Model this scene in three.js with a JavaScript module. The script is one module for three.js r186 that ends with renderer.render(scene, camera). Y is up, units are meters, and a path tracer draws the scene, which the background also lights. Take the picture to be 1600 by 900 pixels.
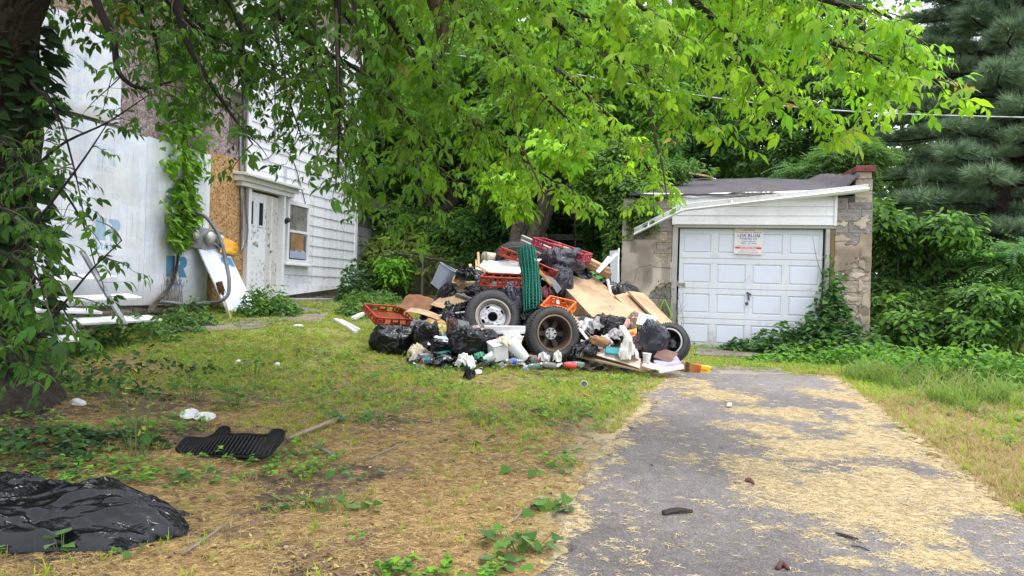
import * as THREE from 'three';
import { mergeGeometries, toCreasedNormals, mergeVertices } from 'three/addons/utils/BufferGeometryUtils.js';
import { FontLoader } from 'three/addons/loaders/FontLoader.js';
import { TextGeometry } from 'three/addons/geometries/TextGeometry.js';

// ---------------------------------------------------------------- camera, sky, sun, exposure
const scene = new THREE.Scene();
const rad = (d) => d * Math.PI / 180;
const camera = new THREE.PerspectiveCamera(42.57, 16 / 9, 0.05, 500);
camera.position.set(0, 1.35, 0);
camera.rotation.order = 'YXZ';
camera.rotation.set(rad(0.25), 0, rad(1.7));
const renderer = new THREE.WebGLRenderer({ antialias: true });
renderer.setSize(1024, 576);
renderer.toneMapping = THREE.LinearToneMapping;
renderer.toneMappingExposure = 1.22;
renderer.shadowMap.enabled = true;
{ // bright, even overcast: a little brighter round the veiled sun and towards the zenith
  const W = 256, Hh = 128, d = new Float32Array(W * Hh * 4), sd = new THREE.Vector3(0.16, 0.93, 0.27).normalize();
  for (let r = 0; r < Hh; r++) for (let c = 0; c < W; c++) {
    const up = ((r + 0.5) / Hh - 0.5) * Math.PI, ro = ((c + 0.5) / W - 0.5) * 2 * Math.PI;
    const y = Math.sin(up), x = Math.cos(ro) * Math.cos(up), z = Math.sin(ro) * Math.cos(up);
    const cs = Math.max(0, x * sd.x + y * sd.y + z * sd.z);
    const L = (y < 0 ? 0.35 : 1.75 + 0.55 * y + 1.1 * Math.pow(cs, 6));
    const i = (r * W + c) * 4;
    d[i] = L * 0.95; d[i + 1] = L * 0.99; d[i + 2] = L * 1.1; d[i + 3] = 1;
  }
  const t = new THREE.DataTexture(d, W, Hh, THREE.RGBAFormat, THREE.FloatType);
  t.mapping = THREE.EquirectangularReflectionMapping; t.magFilter = THREE.LinearFilter; t.needsUpdate = true;
  scene.background = t; scene.environment = t;
}
const sun = new THREE.DirectionalLight(new THREE.Color(1.0, 0.965, 0.9), 1.5);
sun.position.set(4.8, 28, 0); sun.target.position.set(0, 0, -8);
sun.castShadow = true; sun.shadow.radius = 22; sun.shadow.mapSize.set(2048, 2048);
Object.assign(sun.shadow.camera, { left: -20, right: 20, top: 20, bottom: -20, near: 1, far: 80 });
sun.name = 'sun'; scene.add(sun, sun.target);

// ---------------------------------------------------------------- helpers
const V3 = (x, y, z) => new THREE.Vector3(x, y, z);
const mulberry = (a) => () => { a |= 0; a = a + 0x6D2B79F5 | 0; let t = Math.imul(a ^ a >>> 15, 1 | a); t = t + Math.imul(t ^ t >>> 7, 61 | t) ^ t; return ((t ^ t >>> 14) >>> 0) / 4294967296; };
let rnd = mulberry(7);
const R = (a, b) => a + (b - a) * rnd();
const clamp = (x, a = 0, b = 1) => Math.min(b, Math.max(a, x));
const sst = (a, b, x) => { const t = clamp((x - a) / (b - a)); return t * t * (3 - 2 * t); };
const lerp = (a, b, t) => a + (b - a) * t;
const mixc = (a, b, t) => [lerp(a[0], b[0], t), lerp(a[1], b[1], t), lerp(a[2], b[2], t)];
const h3 = (x, y, z) => { let h = Math.imul(x, 374761393) ^ Math.imul(y, 668265263) ^ Math.imul(z, 2147483647 ^ 0x5bd1e995); h = Math.imul(h ^ h >>> 13, 1274126177); return ((h ^ h >>> 16) >>> 0) / 4294967296; };
function n3(x, y, z) {
  const X = Math.floor(x), Y = Math.floor(y), Z = Math.floor(z), f = (t) => t * t * (3 - 2 * t), u = f(x - X), v = f(y - Y), w = f(z - Z);
  return lerp(lerp(lerp(h3(X, Y, Z), h3(X + 1, Y, Z), u), lerp(h3(X, Y + 1, Z), h3(X + 1, Y + 1, Z), u), v),
    lerp(lerp(h3(X, Y, Z + 1), h3(X + 1, Y, Z + 1), u), lerp(h3(X, Y + 1, Z + 1), h3(X + 1, Y + 1, Z + 1), u), v), w);
}
function n2(x, y) {
  const X = Math.floor(x), Y = Math.floor(y), f = (t) => t * t * (3 - 2 * t), u = f(x - X), v = f(y - Y);
  return lerp(lerp(h3(X, Y, 5), h3(X + 1, Y, 5), u), lerp(h3(X, Y + 1, 5), h3(X + 1, Y + 1, 5), u), v);
}
const fb2 = (x, y, o = 4) => { let s = 0, a = 0.5, t = 0; for (let i = 0; i < o; i++) { s += a * n2(x, y); t += a; a *= 0.5; x = x * 2.03 + 17.1; y = y * 2.03 + 9.7; } return s / t; };
const fb3 = (x, y, z, o = 3) => { let s = 0, a = 0.5, t = 0; for (let i = 0; i < o; i++) { s += a * n3(x, y, z); t += a; a *= 0.5; x = x * 2.03 + 7; y = y * 2.03 + 3; z = z * 2.03 + 11; } return s / t; };

const F = 1155;                                   // focal length in photograph pixels
function P(px, py, d) { return V3((px - 800) / F * d, -(py - 450) / F * d, -d).applyQuaternion(camera.quaternion).add(camera.position); }
const trunkAt = V3(-3.95, 0, -5.5);
function H(x, z) {                                // height of the ground
  const t = -z;
  let h = 0.036 * clamp(t, -6, 14) + 0.5 * sst(7, 14, t) * sst(1, -3, x);
  const dx = x - trunkAt.x, dz = z - trunkAt.z;
  h += 0.3 * Math.exp(-(dx * dx + dz * dz) / 1.0);
  const off = sst(0.0, 0.5, xL(t) - x) + sst(0.0, 0.6, x - xR(t));
  h += off * (fb2(x * 0.9 + 40, z * 0.9, 3) - 0.5) * 0.14 + off * (fb2(x * 4 + 9, z * 4, 2) - 0.5) * 0.03;
  return h;
}
function xL(t) { return t < 5.74 ? lerp(0.12, 0.79, (t - 3.09) / 2.65) : lerp(0.79, 1.65, (t - 5.74) / 2.56); }
function xR(t) { return 2.98 + (t - 4.3) * 0.243; }
function G(px, py) { for (let d = 2; d < 60; d += 0.02) { const p = P(px, py, d); if (p.y <= H(p.x, p.z)) { p.d = d; p.y = H(p.x, p.z); return p; } } const p = P(px, py, 30); p.d = 30; return p; }

const used = {};
const numbered = (n) => { const k = (used[n] = (used[n] ?? -1) + 1); return k ? n + '_' + String(k).padStart(3, '0') : n; };
function tag(o, label, category, group, kind) {
  o.userData.label = label; o.userData.category = category;
  if (group) o.userData.group = group; if (kind) o.userData.kind = kind;
  return o;
}
function thing(name, label, category, pos, group) {
  const g = new THREE.Group(); g.name = numbered(name); if (pos) g.position.copy(pos); scene.add(g);
  return tag(g, label, category, group);
}
function part(parent, name, geom, mat, pos, rot) {
  const m = new THREE.Mesh(geom, mat); m.name = name; m.castShadow = m.receiveShadow = true;
  if (pos) m.position.set(...(pos.isVector3 ? pos.toArray() : pos)); if (rot) m.rotation.set(...rot);
  (parent || scene).add(m); return m;
}
function solo(name, label, category, geom, mat, pos, group) { const m = part(scene, numbered(name), geom, mat, pos); return tag(m, label, category, group); }
function struct(name, geom, mat) { const m = part(scene, name, geom, mat); m.userData.kind = 'structure'; return m; }
const Tm = (g, px = 0, py = 0, pz = 0, rx = 0, ry = 0, rz = 0, s = 1) => g.applyMatrix4(new THREE.Matrix4().compose(V3(px, py, pz), new THREE.Quaternion().setFromEuler(new THREE.Euler(rx, ry, rz)), Array.isArray(s) ? V3(...s) : V3(s, s, s)));
function merge(list) {
  const ni = list.map((g) => { const k = g.index ? g.toNonIndexed() : g; for (const a of Object.keys(k.attributes)) if (!['position', 'normal', 'uv', 'color'].includes(a)) k.deleteAttribute(a); return k; });
  const keep = ['position', 'normal', 'uv', 'color'].filter((a) => ni.every((g) => g.attributes[a]));
  for (const g of ni) for (const a of Object.keys(g.attributes)) if (!keep.includes(a)) g.deleteAttribute(a);
  return mergeGeometries(ni);
}
function geo(pos, idx, uv, col) {
  const g = new THREE.BufferGeometry(); g.setAttribute('position', new THREE.Float32BufferAttribute(pos, 3));
  if (uv) g.setAttribute('uv', new THREE.Float32BufferAttribute(uv, 2)); if (col) g.setAttribute('color', new THREE.Float32BufferAttribute(col, 3));
  if (idx) g.setIndex(idx); g.computeVertexNormals(); return g;
}
// a box with chamfered edges, 44 triangles, uv in metres
function cbox(w, h, d, c = 0.004) {
  const x = w / 2, y = h / 2, z = d / 2; c = Math.min(c, x * 0.8, y * 0.8, z * 0.8);
  const v = [], uv = [];
  const quad = (a, b, e, f) => { for (const p of [a, b, e, a, e, f]) { v.push(...p); } };
  const S = [-1, 1];
  for (const s of S) {
    const o = (a, b, e, f) => (s > 0 ? quad(a, b, e, f) : quad(f, e, b, a));
    o([s * x, -y + c, z - c], [s * x, -y + c, -z + c], [s * x, y - c, -z + c], [s * x, y - c, z - c]);
    o([-x + c, s * y, z - c], [x - c, s * y, z - c], [x - c, s * y, -z + c], [-x + c, s * y, -z + c]);
    o([-x + c, -y + c, s * z], [x - c, -y + c, s * z], [x - c, y - c, s * z], [-x + c, y - c, s * z]);
  }
  for (const a of S) for (const b of S) {
    const f = a * b;
    const o = (p, q, r, t) => (f > 0 ? quad(p, q, r, t) : quad(t, r, q, p));
    o([a * x, -y + c, b * (z - c)], [a * x, y - c, b * (z - c)], [a * (x - c), y - c, b * z], [a * (x - c), -y + c, b * z]);
    o([a * (x - c), b * y, z - c], [a * x, b * (y - c), z - c], [a * x, b * (y - c), -z + c], [a * (x - c), b * y, -z + c]);
    o([-x + c, a * (y - c), b * z], [x - c, a * (y - c), b * z], [x - c, a * y, b * (z - c)], [-x + c, a * y, b * (z - c)]);
    for (const e of S) {
      const A = [a * x, b * (y - c), e * (z - c)], B = [a * (x - c), b * y, e * (z - c)], C = [a * (x - c), b * (y - c), e * z];
      if (a * b * e > 0) v.push(...A, ...B, ...C); else v.push(...A, ...C, ...B);
    }
  }
  const g = new THREE.BufferGeometry(); g.setAttribute('position', new THREE.Float32BufferAttribute(v, 3)); g.computeVertexNormals();
  boxuv(g); return g;
}
function boxuv(g, s = 1) {
  const p = g.attributes.position, n = g.attributes.normal, uv = [];
  for (let i = 0; i < p.count; i++) {
    const ax = Math.abs(n.getX(i)), ay = Math.abs(n.getY(i)), az = Math.abs(n.getZ(i)), x = p.getX(i), y = p.getY(i), z = p.getZ(i);
    if (ay > ax && ay > az) uv.push(x * s, -z * s); else if (ax > az) uv.push(-z * s * Math.sign(n.getX(i) || 1), y * s); else uv.push(x * s * Math.sign(n.getZ(i) || 1), y * s);
  }
  g.setAttribute('uv', new THREE.Float32BufferAttribute(uv, 2)); return g;
}
// a tube through points with a radius per point; rough = relief
function limb(pts, radii, seg = 8, rough = 0, caps = true, sub = 4) {
  const cv = new THREE.CatmullRomCurve3(pts), n = Math.max(2, (pts.length - 1) * sub), pos = [], idx = [], uv = [];
  const fr = cv.computeFrenetFrames(n, false); let len = 0, last = null;
  for (let i = 0; i <= n; i++) {
    const c = cv.getPoint(i / n), f = i / n * (radii.length - 1), k = Math.min(radii.length - 2, Math.floor(f)), r0 = radii.length > 1 ? lerp(radii[k], radii[k + 1], f - k) : radii[0];
    if (last) len += c.distanceTo(last); last = c;
    for (let j = 0; j <= seg; j++) {
      const a = j / seg * Math.PI * 2, ja = (j % seg) / seg * Math.PI * 2;
      const dx = fr.normals[i].clone().multiplyScalar(Math.cos(ja)).addScaledVector(fr.binormals[i], Math.sin(ja));
      const r = r0 * (1 + rough * (fb3(Math.cos(ja) * 3 + c.x * 4, c.y * 2.2, Math.sin(ja) * 3 + c.z * 4, 3) - 0.5) * 2);
      pos.push(c.x + dx.x * r, c.y + dx.y * r, c.z + dx.z * r); uv.push(a / (Math.PI * 2) * Math.max(1, Math.round(radii[0] * 4)), len);
      void dx;
    }
  }
  const w = seg + 1;
  for (let i = 0; i < n; i++) for (let j = 0; j < seg; j++) { const a = i * w + j; idx.push(a, a + 1, a + w, a + 1, a + w + 1, a + w); }
  if (caps) for (const e of [0, n]) { const c = cv.getPoint(e / n), k = pos.length / 3; pos.push(c.x, c.y, c.z); uv.push(0, 0); for (let j = 0; j < seg; j++) { const a = e * w + j; e ? idx.push(a, a + 1, k) : idx.push(a + 1, a, k); } }
  return geo(pos, idx, uv);
}
const rod = (a, b, r, seg = 6, r2) => limb([a, a.clone().lerp(b, 0.5), b], [r, r2 ?? r], seg, 0, true, 1);
// a closed sheet of given thickness: f(u,v) -> Vector3, u,v in 0..1
function sheet(nu, nv, f, th = 0.004, uvs = [1, 1]) {
  const pos = [], uv = [], idx = [], P0 = [];
  for (let j = 0; j <= nv; j++) for (let i = 0; i <= nu; i++) P0.push(f(i / nu, j / nv));
  const top = geo(P0.flatMap((p) => p.toArray()), (() => { const q = []; for (let j = 0; j < nv; j++) for (let i = 0; i < nu; i++) { const a = j * (nu + 1) + i; q.push(a, a + 1, a + nu + 2, a, a + nu + 2, a + nu + 1); } return q; })());
  const N = top.attributes.normal, w = nu + 1, M = P0.length;
  for (let s = 0; s < 2; s++) for (let k = 0; k < M; k++) { const p = P0[k], q = s ? -th : 0; pos.push(p.x + N.getX(k) * q, p.y + N.getY(k) * q, p.z + N.getZ(k) * q); uv.push((k % w) / nu * uvs[0], Math.floor(k / w) / nv * uvs[1]); }
  for (let j = 0; j < nv; j++) for (let i = 0; i < nu; i++) { const a = j * w + i, b = a + M; idx.push(a, a + 1, a + w + 1, a, a + w + 1, a + w, b, b + w + 1, b + 1, b, b + w, b + w + 1); }
  const edge = (a, b) => { const k = pos.length / 3; for (const q of [a, b, b + M, a + M]) { pos.push(pos[q * 3], pos[q * 3 + 1], pos[q * 3 + 2]); uv.push(uv[q * 2], uv[q * 2 + 1]); } idx.push(k, k + 3, k + 2, k, k + 2, k + 1); };
  for (let i = 0; i < nu; i++) { edge(i, i + 1); edge(nv * w + i + 1, nv * w + i); }
  for (let j = 0; j < nv; j++) { edge((j + 1) * w, j * w); edge(j * w + nu, (j + 1) * w + nu); }
  return geo(pos, idx, uv);
}
// orientation: x axis along A->B, y towards C, z out
function frame3(A, B, C) { const x = B.clone().sub(A).normalize(), t = C.clone().sub(A), z = x.clone().cross(t).normalize(), y = z.clone().cross(x); return new THREE.Quaternion().setFromRotationMatrix(new THREE.Matrix4().makeBasis(x, y, z)); }

// ---------------------------------------------------------------- textures and materials
function tex(n, f, srgb = true, m = n) {
  const d = new Uint8Array(n * m * 4), e = (v) => { v = clamp(v); return Math.round(255 * (srgb ? (v <= 0.0031308 ? 12.92 * v : 1.055 * Math.pow(v, 1 / 2.4) - 0.055) : v)); };
  for (let y = 0; y < m; y++) for (let x = 0; x < n; x++) { const c = f((x + 0.5) / n, (y + 0.5) / m), i = (y * n + x) * 4; if (c.length) { d[i] = e(c[0]); d[i + 1] = e(c[1]); d[i + 2] = e(c[2]); } else d[i] = d[i + 1] = d[i + 2] = e(c); d[i + 3] = 255; }
  const t = new THREE.DataTexture(d, n, m, THREE.RGBAFormat); t.wrapS = t.wrapT = THREE.RepeatWrapping; t.magFilter = THREE.LinearFilter; if (srgb) t.colorSpace = THREE.SRGBColorSpace; t.needsUpdate = true; return t;
}
const rep = (t, a, b = a) => { const k = t.clone(); k.repeat.set(a, b); k.needsUpdate = true; return k; };
// noise that repeats over 0..1
const pn = (u, v, f, s = 0) => { const x = u * f, y = v * f, X = Math.floor(x), Y = Math.floor(y), k = (t) => t * t * (3 - 2 * t), a = k(x - X), b = k(y - Y), w = (i, j) => h3(((X + i) % f + f) % f, ((Y + j) % f + f) % f, s); return lerp(lerp(w(0, 0), w(1, 0), a), lerp(w(0, 1), w(1, 1), a), b); };
const pf = (u, v, f, o = 4, s = 0) => { let r = 0, a = 0.5, t = 0; for (let i = 0; i < o; i++) { r += a * pn(u, v, f, s + i); t += a; a *= 0.5; f *= 2; } return r / t; };
function canvasTex(w, h, draw) { const c = document.createElement('canvas'); c.width = w; c.height = h; draw(c.getContext('2d'), w, h); const t = new THREE.CanvasTexture(c); t.colorSpace = THREE.SRGBColorSpace; t.wrapS = t.wrapT = THREE.ClampToEdgeWrapping; t.anisotropy = 8; return t; }
const lin = (r, g, b) => new THREE.Color().setRGB(r, g, b);
const std = (c, rough = 0.8, o = {}) => new THREE.MeshStandardMaterial({ color: Array.isArray(c) ? lin(...c) : c, roughness: rough, side: THREE.DoubleSide, ...o });
const phy = (c, rough = 0.8, o = {}) => new THREE.MeshPhysicalMaterial({ color: Array.isArray(c) ? lin(...c) : c, roughness: rough, side: THREE.DoubleSide, ...o });
const leafMat = (t = 0.45, coat = 0.25) => phy([1, 1, 1], 1, { transmission: Math.min(0.65, t + 0.1), thickness: 0, clearcoat: coat * 0.35, clearcoatRoughness: 0.5, specularIntensity: 0.4 });

const tMottle = tex(256, (u, v) => clamp(0.46 + 0.6 * pf(u, v, 6, 5, 3) - 0.25 * sst(0.6, 0.75, pf(u, v, 10, 4, 8))), true);
const tBump = tex(256, (u, v) => pf(u, v, 16, 4, 9), false);
const tFine = tex(256, (u, v) => pf(u, v, 64, 2, 21), false);
const tWood = tex(256, (u, v) => { const g = pf(u * 1, v, 4, 3, 31), l = pn(u, v, 8, 33), st = 0.5 + 0.5 * Math.sin((v * 14 + g * 2.2) * 6.28), s2 = pn((u * 4) % 1, v, 64, 35); return mixc([0.52, 0.34, 0.17], [0.68, 0.48, 0.27], 0.35 * st + 0.35 * s2 + 0.3 * l); });
const tCard = tex(256, (u, v) => { const k = pf(u, v, 4, 4, 41), f = pn(u, v, 128, 44); const st = sst(0.6, 0.72, pf(u, v, 5, 4, 47)), wr = Math.pow(1 - Math.abs(2 * pn(u, v, 6, 49) - 1), 12); return mixc(mixc([0.36, 0.235, 0.125], [0.55, 0.39, 0.235], k * 0.85 + f * 0.2), [0.24, 0.155, 0.085], clamp(st * 0.45 + wr * 0.3)); });
const tWhite = tex(256, (u, v) => { const k = pf(u, v, 4, 5, 51), s = sst(0.62, 0.75, pf(u, v, 16, 3, 57)); return mixc(mixc([0.66, 0.66, 0.67], [0.78, 0.78, 0.79], k), [0.52, 0.50, 0.46], s * 0.22); });
const osbT = (pal, bg) => (() => { // strands laid at random angles
  return canvasTex(1024, 1024, (g, w) => {
    const q = mulberry(11); g.fillStyle = bg; g.fillRect(0, 0, w, w);
    for (let i = 0; i < 5200; i++) { const l = 30 + q() * 90, b = 5 + q() * 17, t = q(); g.save(); g.translate(q() * w, q() * w); g.rotate(q() * 3.14); const c = pal[t < 0.36 ? 0 : t < 0.7 ? 1 : t < 0.88 ? 2 : 3]; const j = (q() - 0.5) * 30; g.fillStyle = `rgba(${c[0] + j},${c[1] + j},${c[2] + j},0.85)`; g.beginPath(); g.moveTo(-l / 2, -b / 2); g.lineTo(l / 2, -b / 2 + q() * 2); g.lineTo(l / 2 - 3, b / 2); g.lineTo(-l / 2 + 3, b / 2); g.fill(); g.restore(); }
  });
})();
const tOSB = osbT([[222, 184, 126], [196, 150, 92], [164, 116, 64], [116, 78, 42]], '#a98a5c'), tOSBg = osbT([[176, 164, 160], [146, 132, 130], [118, 102, 100], [84, 70, 70]], '#7d716f'); tOSB.wrapS = tOSB.wrapT = tOSBg.wrapS = tOSBg.wrapT = THREE.RepeatWrapping;
const tBark = tex(512, (u, v) => { const r = pf(u, v, 6, 3, 61), x = u + r * 0.12, rid = Math.abs(pn(x % 1, (v * 0.25) % 1, 24, 63) - 0.5) * 2, f = pf(u, v, 32, 3, 65); return clamp(0.15 + 0.6 * rid + 0.35 * f); }, false);
const bark = (c1, c2) => std(c1, 0.95, { bumpMap: tBark, bumpScale: 0.07, map: tex(128, (u, v) => { const q = pf(u, v, 8, 4, 71); return mixc(c2, [1, 1, 1], q); }) });
const tCrease = tex(512, (u, v) => { const w = pf(u, v, 3, 3, 201), a = 1 - Math.abs(2 * pn((u + w * 0.35 + 1) % 1, (v + w * 0.2 + 1) % 1, 7, 203) - 1), b = 1 - Math.abs(2 * pn((u + w * 0.5 + 1) % 1, v, 14, 205) - 1), c = 1 - Math.abs(2 * pn(u, (v + w * 0.4 + 1) % 1, 28, 207) - 1); return clamp(0.5 * Math.pow(a, 4) + 0.32 * Math.pow(b, 4) + 0.18 * Math.pow(c, 4)); }, false);
const M = {
  bag: phy([0.006, 0.006, 0.007], 0.2, { specularIntensity: 0.75, bumpMap: tCrease, bumpScale: 0.014 }),
  bagGrey: phy([0.022, 0.023, 0.034], 0.24, { specularIntensity: 1.0, bumpMap: tCrease, bumpScale: 0.014 }),
  rubber: std([0.062, 0.060, 0.062], 0.75, { bumpMap: tFine, bumpScale: 0.002, map: rep(tMottle, 2) }),
  steelWhite: std([0.72, 0.72, 0.74], 0.4, { map: tMottle }), rust: std([0.085, 0.055, 0.042], 0.7, { metalness: 0.3, bumpMap: tBump, bumpScale: 0.004 }),
  rustRim: std([0.30, 0.21, 0.13], 0.55, { metalness: 0.4, map: tMottle }), alloy: std([0.42, 0.41, 0.40], 0.45, { metalness: 0.6 }), hole: std([0.008, 0.008, 0.008], 0.9),
  orange: phy([0.62, 0.065, 0.018], 0.45, { clearcoat: 0.15, map: tMottle }), red: phy([0.66, 0.055, 0.10], 0.45, { clearcoat: 0.15, map: tMottle }),
  green: phy([0.012, 0.19, 0.135], 0.42, {}), greenWood: std([0.045, 0.25, 0.05], 0.8, { map: tMottle, bumpMap: tBump, bumpScale: 0.003 }),
  card: std([1, 1, 1], 0.9, { map: tCard, bumpMap: tBump, bumpScale: 0.002 }), cardDark: std([0.72, 0.6, 0.5], 0.9, { map: tCard }), cardBrown: std([0.5, 0.34, 0.28], 0.9, { map: tCard }),
  wood: std([1, 1, 1], 0.8, { map: rep(tWood, 2) }), woodPale: std([1.15, 1.15, 1.1], 0.8, { map: rep(tWood, 3) }), woodGrey: std([0.6, 0.62, 0.66], 0.9, { map: rep(tWood, 2) }),
  white: std([1, 1, 1], 0.55, { map: tWhite }), whiteClean: std([0.78, 0.78, 0.78], 0.5), cream: std([0.62, 0.55, 0.42], 0.85, { map: tMottle }),
  black: std([0.015, 0.015, 0.016], 0.6), grey: std([0.16, 0.16, 0.17], 0.6, { map: tMottle }), metal: std([0.45, 0.46, 0.48], 0.45, { metalness: 0.6, map: tMottle }),
  galv: std([0.40, 0.41, 0.42], 0.5, { metalness: 0.4, map: tMottle }), osb: std([1, 1, 1], 0.85, { map: tOSB, bumpMap: tBump, bumpScale: 0.004 }), osbGrey: std([0.85, 0.8, 0.82], 0.9, { map: tOSBg, bumpMap: tBump, bumpScale: 0.004 }),
  glassDark: phy([0.03, 0.035, 0.04], 0.08, { clearcoat: 1 }), concrete: std([0.36, 0.34, 0.31], 0.92, { map: tMottle, bumpMap: tBump, bumpScale: 0.006 }),
  paper: std([0.66, 0.65, 0.63], 0.85), foam: std([0.68, 0.68, 0.68], 0.7, { bumpMap: tFine, bumpScale: 0.001 }),
  bark: bark([0.15, 0.125, 0.10], [0.5, 0.45, 0.4]), barkDark: bark([0.045, 0.034, 0.025], [0.5, 0.48, 0.45]), twig: std([0.085, 0.065, 0.045], 0.9), twigGrey: std([0.34, 0.30, 0.25], 0.9, { map: tMottle, bumpMap: tBump, bumpScale: 0.003 }),
};
// ---------------------------------------------------------------- the ground
const lawnGreen = (x, t) => { // how grassy and how green the lawn is
  const n = fb2(x * 1.3 + 3, t * 1.3, 4), far = sst(5.4, 9.0, t + (n - 0.5) * 5.0 + 0.25 * x);
  const right = x > xR(t) ? sst(0.5, 1.7, x - xR(t) + sst(7.4, 9, t) * 2 + (n - 0.5) * 1.2) : 0;
  return x > xR(t) ? right : clamp(far * 0.95);
};
function groundColor(x, z) {
  const t = -z, a = fb2(x * 6, z * 6, 4), b = fb2(x * 1.7 + 9, z * 1.7, 4), f = n2(x * 45, z * 45), f2 = n2(x * 90 + 5, z * 90);
  let c = mixc([0.040, 0.027, 0.018], [0.19, 0.125, 0.066], clamp((a - 0.5) * 1.9 + 0.5) * 0.75 + f * 0.45 - 0.12);
  c = mixc(c, [0.40, 0.275, 0.115], sst(0.46, 0.6, b) * 0.85 * (0.35 + 0.65 * f2));
  const g = lawnGreen(x, t);
  c = mixc(c, mixc([0.08, 0.13, 0.012], [0.26, 0.28, 0.045], f), g * sst(0.36, 0.58, fb2(x * 3 + 20, z * 3, 3) + g * 0.25));
  if (x > xR(t)) c = mixc(c, mixc([0.26, 0.21, 0.10], [0.42, 0.34, 0.18], f), (1 - g) * 0.8);
  const dd = xL(t) - x; if (dd > -0.1 && dd < 0.6) c = mixc([0.36, 0.29, 0.16], c, sst(0, 0.35 + 0.3 * b, dd));
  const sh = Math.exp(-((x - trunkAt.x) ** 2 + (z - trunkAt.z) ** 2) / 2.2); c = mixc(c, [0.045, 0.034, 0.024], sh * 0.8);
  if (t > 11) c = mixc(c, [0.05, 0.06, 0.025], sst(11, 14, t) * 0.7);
  return c;
}
{
  const pos = [], idx = [], uv = [], nx = 300, nz = 300;
  const wx = (k) => { const s = k / nx * 2 - 1; return 16 * s * 0.55 + Math.sign(s) * Math.pow(Math.abs(s), 5) * 150; };
  const wz = (k) => { const s = k / nz; return 6 - 24 * s - Math.pow(s, 6) * 230; };
  for (let j = 0; j <= nz; j++) for (let i = 0; i <= nx; i++) { const x = wx(i), z = wz(j); pos.push(x, H(x, z) - (inDrive(x, -z) ? 0.02 : 0), z); uv.push((x + 9) / 18, (z + 16) / 18); }
  for (let j = 0; j < nz; j++) for (let i = 0; i < nx; i++) { const a = j * (nx + 1) + i, b = a + nx + 1; idx.push(a, a + 1, b + 1, a, b + 1, b); }
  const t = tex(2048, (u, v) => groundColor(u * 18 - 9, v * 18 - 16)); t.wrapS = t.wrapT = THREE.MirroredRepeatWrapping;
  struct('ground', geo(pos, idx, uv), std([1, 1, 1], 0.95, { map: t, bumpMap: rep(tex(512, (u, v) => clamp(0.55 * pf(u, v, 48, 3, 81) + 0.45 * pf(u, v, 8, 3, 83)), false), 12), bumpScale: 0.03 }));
}
function inDrive(x, t) { return t < 9.6 && x > xL(t) + 0.05 && x < xR(t) - 0.05; }
// ---------------------------------------------------------------- driveway with drifts of straw-coloured chaff
const blobs = [[1280, 700, 120, 30], [1370, 690, 100, 36], [1310, 775, 180, 62], [1420, 760, 110, 60], [1180, 735, 85, 18], [1170, 668, 75, 10], [1130, 620, 95, 12], [1240, 650, 65, 14], [1310, 620, 65, 12], [1015, 632, 45, 12], [1005, 661, 42, 5], [1075, 722, 40, 11], [1440, 880, 85, 20], [1330, 884, 60, 10], [1480, 700, 60, 30], [1180, 645, 50, 8], [1060, 600, 60, 9], [1350, 655, 60, 20], [1190, 830, 16, 6], [1100, 790, 14, 5], [1520, 790, 60, 30], [1420, 640, 40, 16]].map(([x, y, a, b]) => {
  const c = G(x, y), n = G(x, Math.min(y + b, 899)), f = G(x, y - b); return { x: c.x, z: c.z, rx: a * c.d / F, rz: Math.max(0.05, Math.abs(n.z - f.z) / 2) };
});
const strawMask = (x, z) => {
  const t = -z; let m = 0; const n = fb2(x * 3.2, z * 3.2, 4) - 0.5, n1 = fb2(x * 11, z * 11, 3) - 0.5;
  for (const b of blobs) { const q = Math.hypot((x - b.x) / b.rx, (z - b.z) / b.rz); m = Math.max(m, 1 - sst(0.55, 1.05, q + n * 1.25 + n1 * 0.5)); }
  m *= 0.35 + 0.65 * sst(0.35, 1.0, (x - xL(t)) / (xR(t) - xL(t)) * 1.9 + n * 0.6 + sst(6.5, 8.5, t) * 0.5);
  m = Math.max(m, sst(0.2, 0.0, x - xL(t) + 0.05 + n * 0.5 + n1 * 0.25) * 0.8, sst(0.3, 0.06, xR(t) - x + n * 0.6));
  m = Math.max(m, 0.12 * sst(0.1, 0.28, n + n1 * 0.6));
  return m;
};
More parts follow.
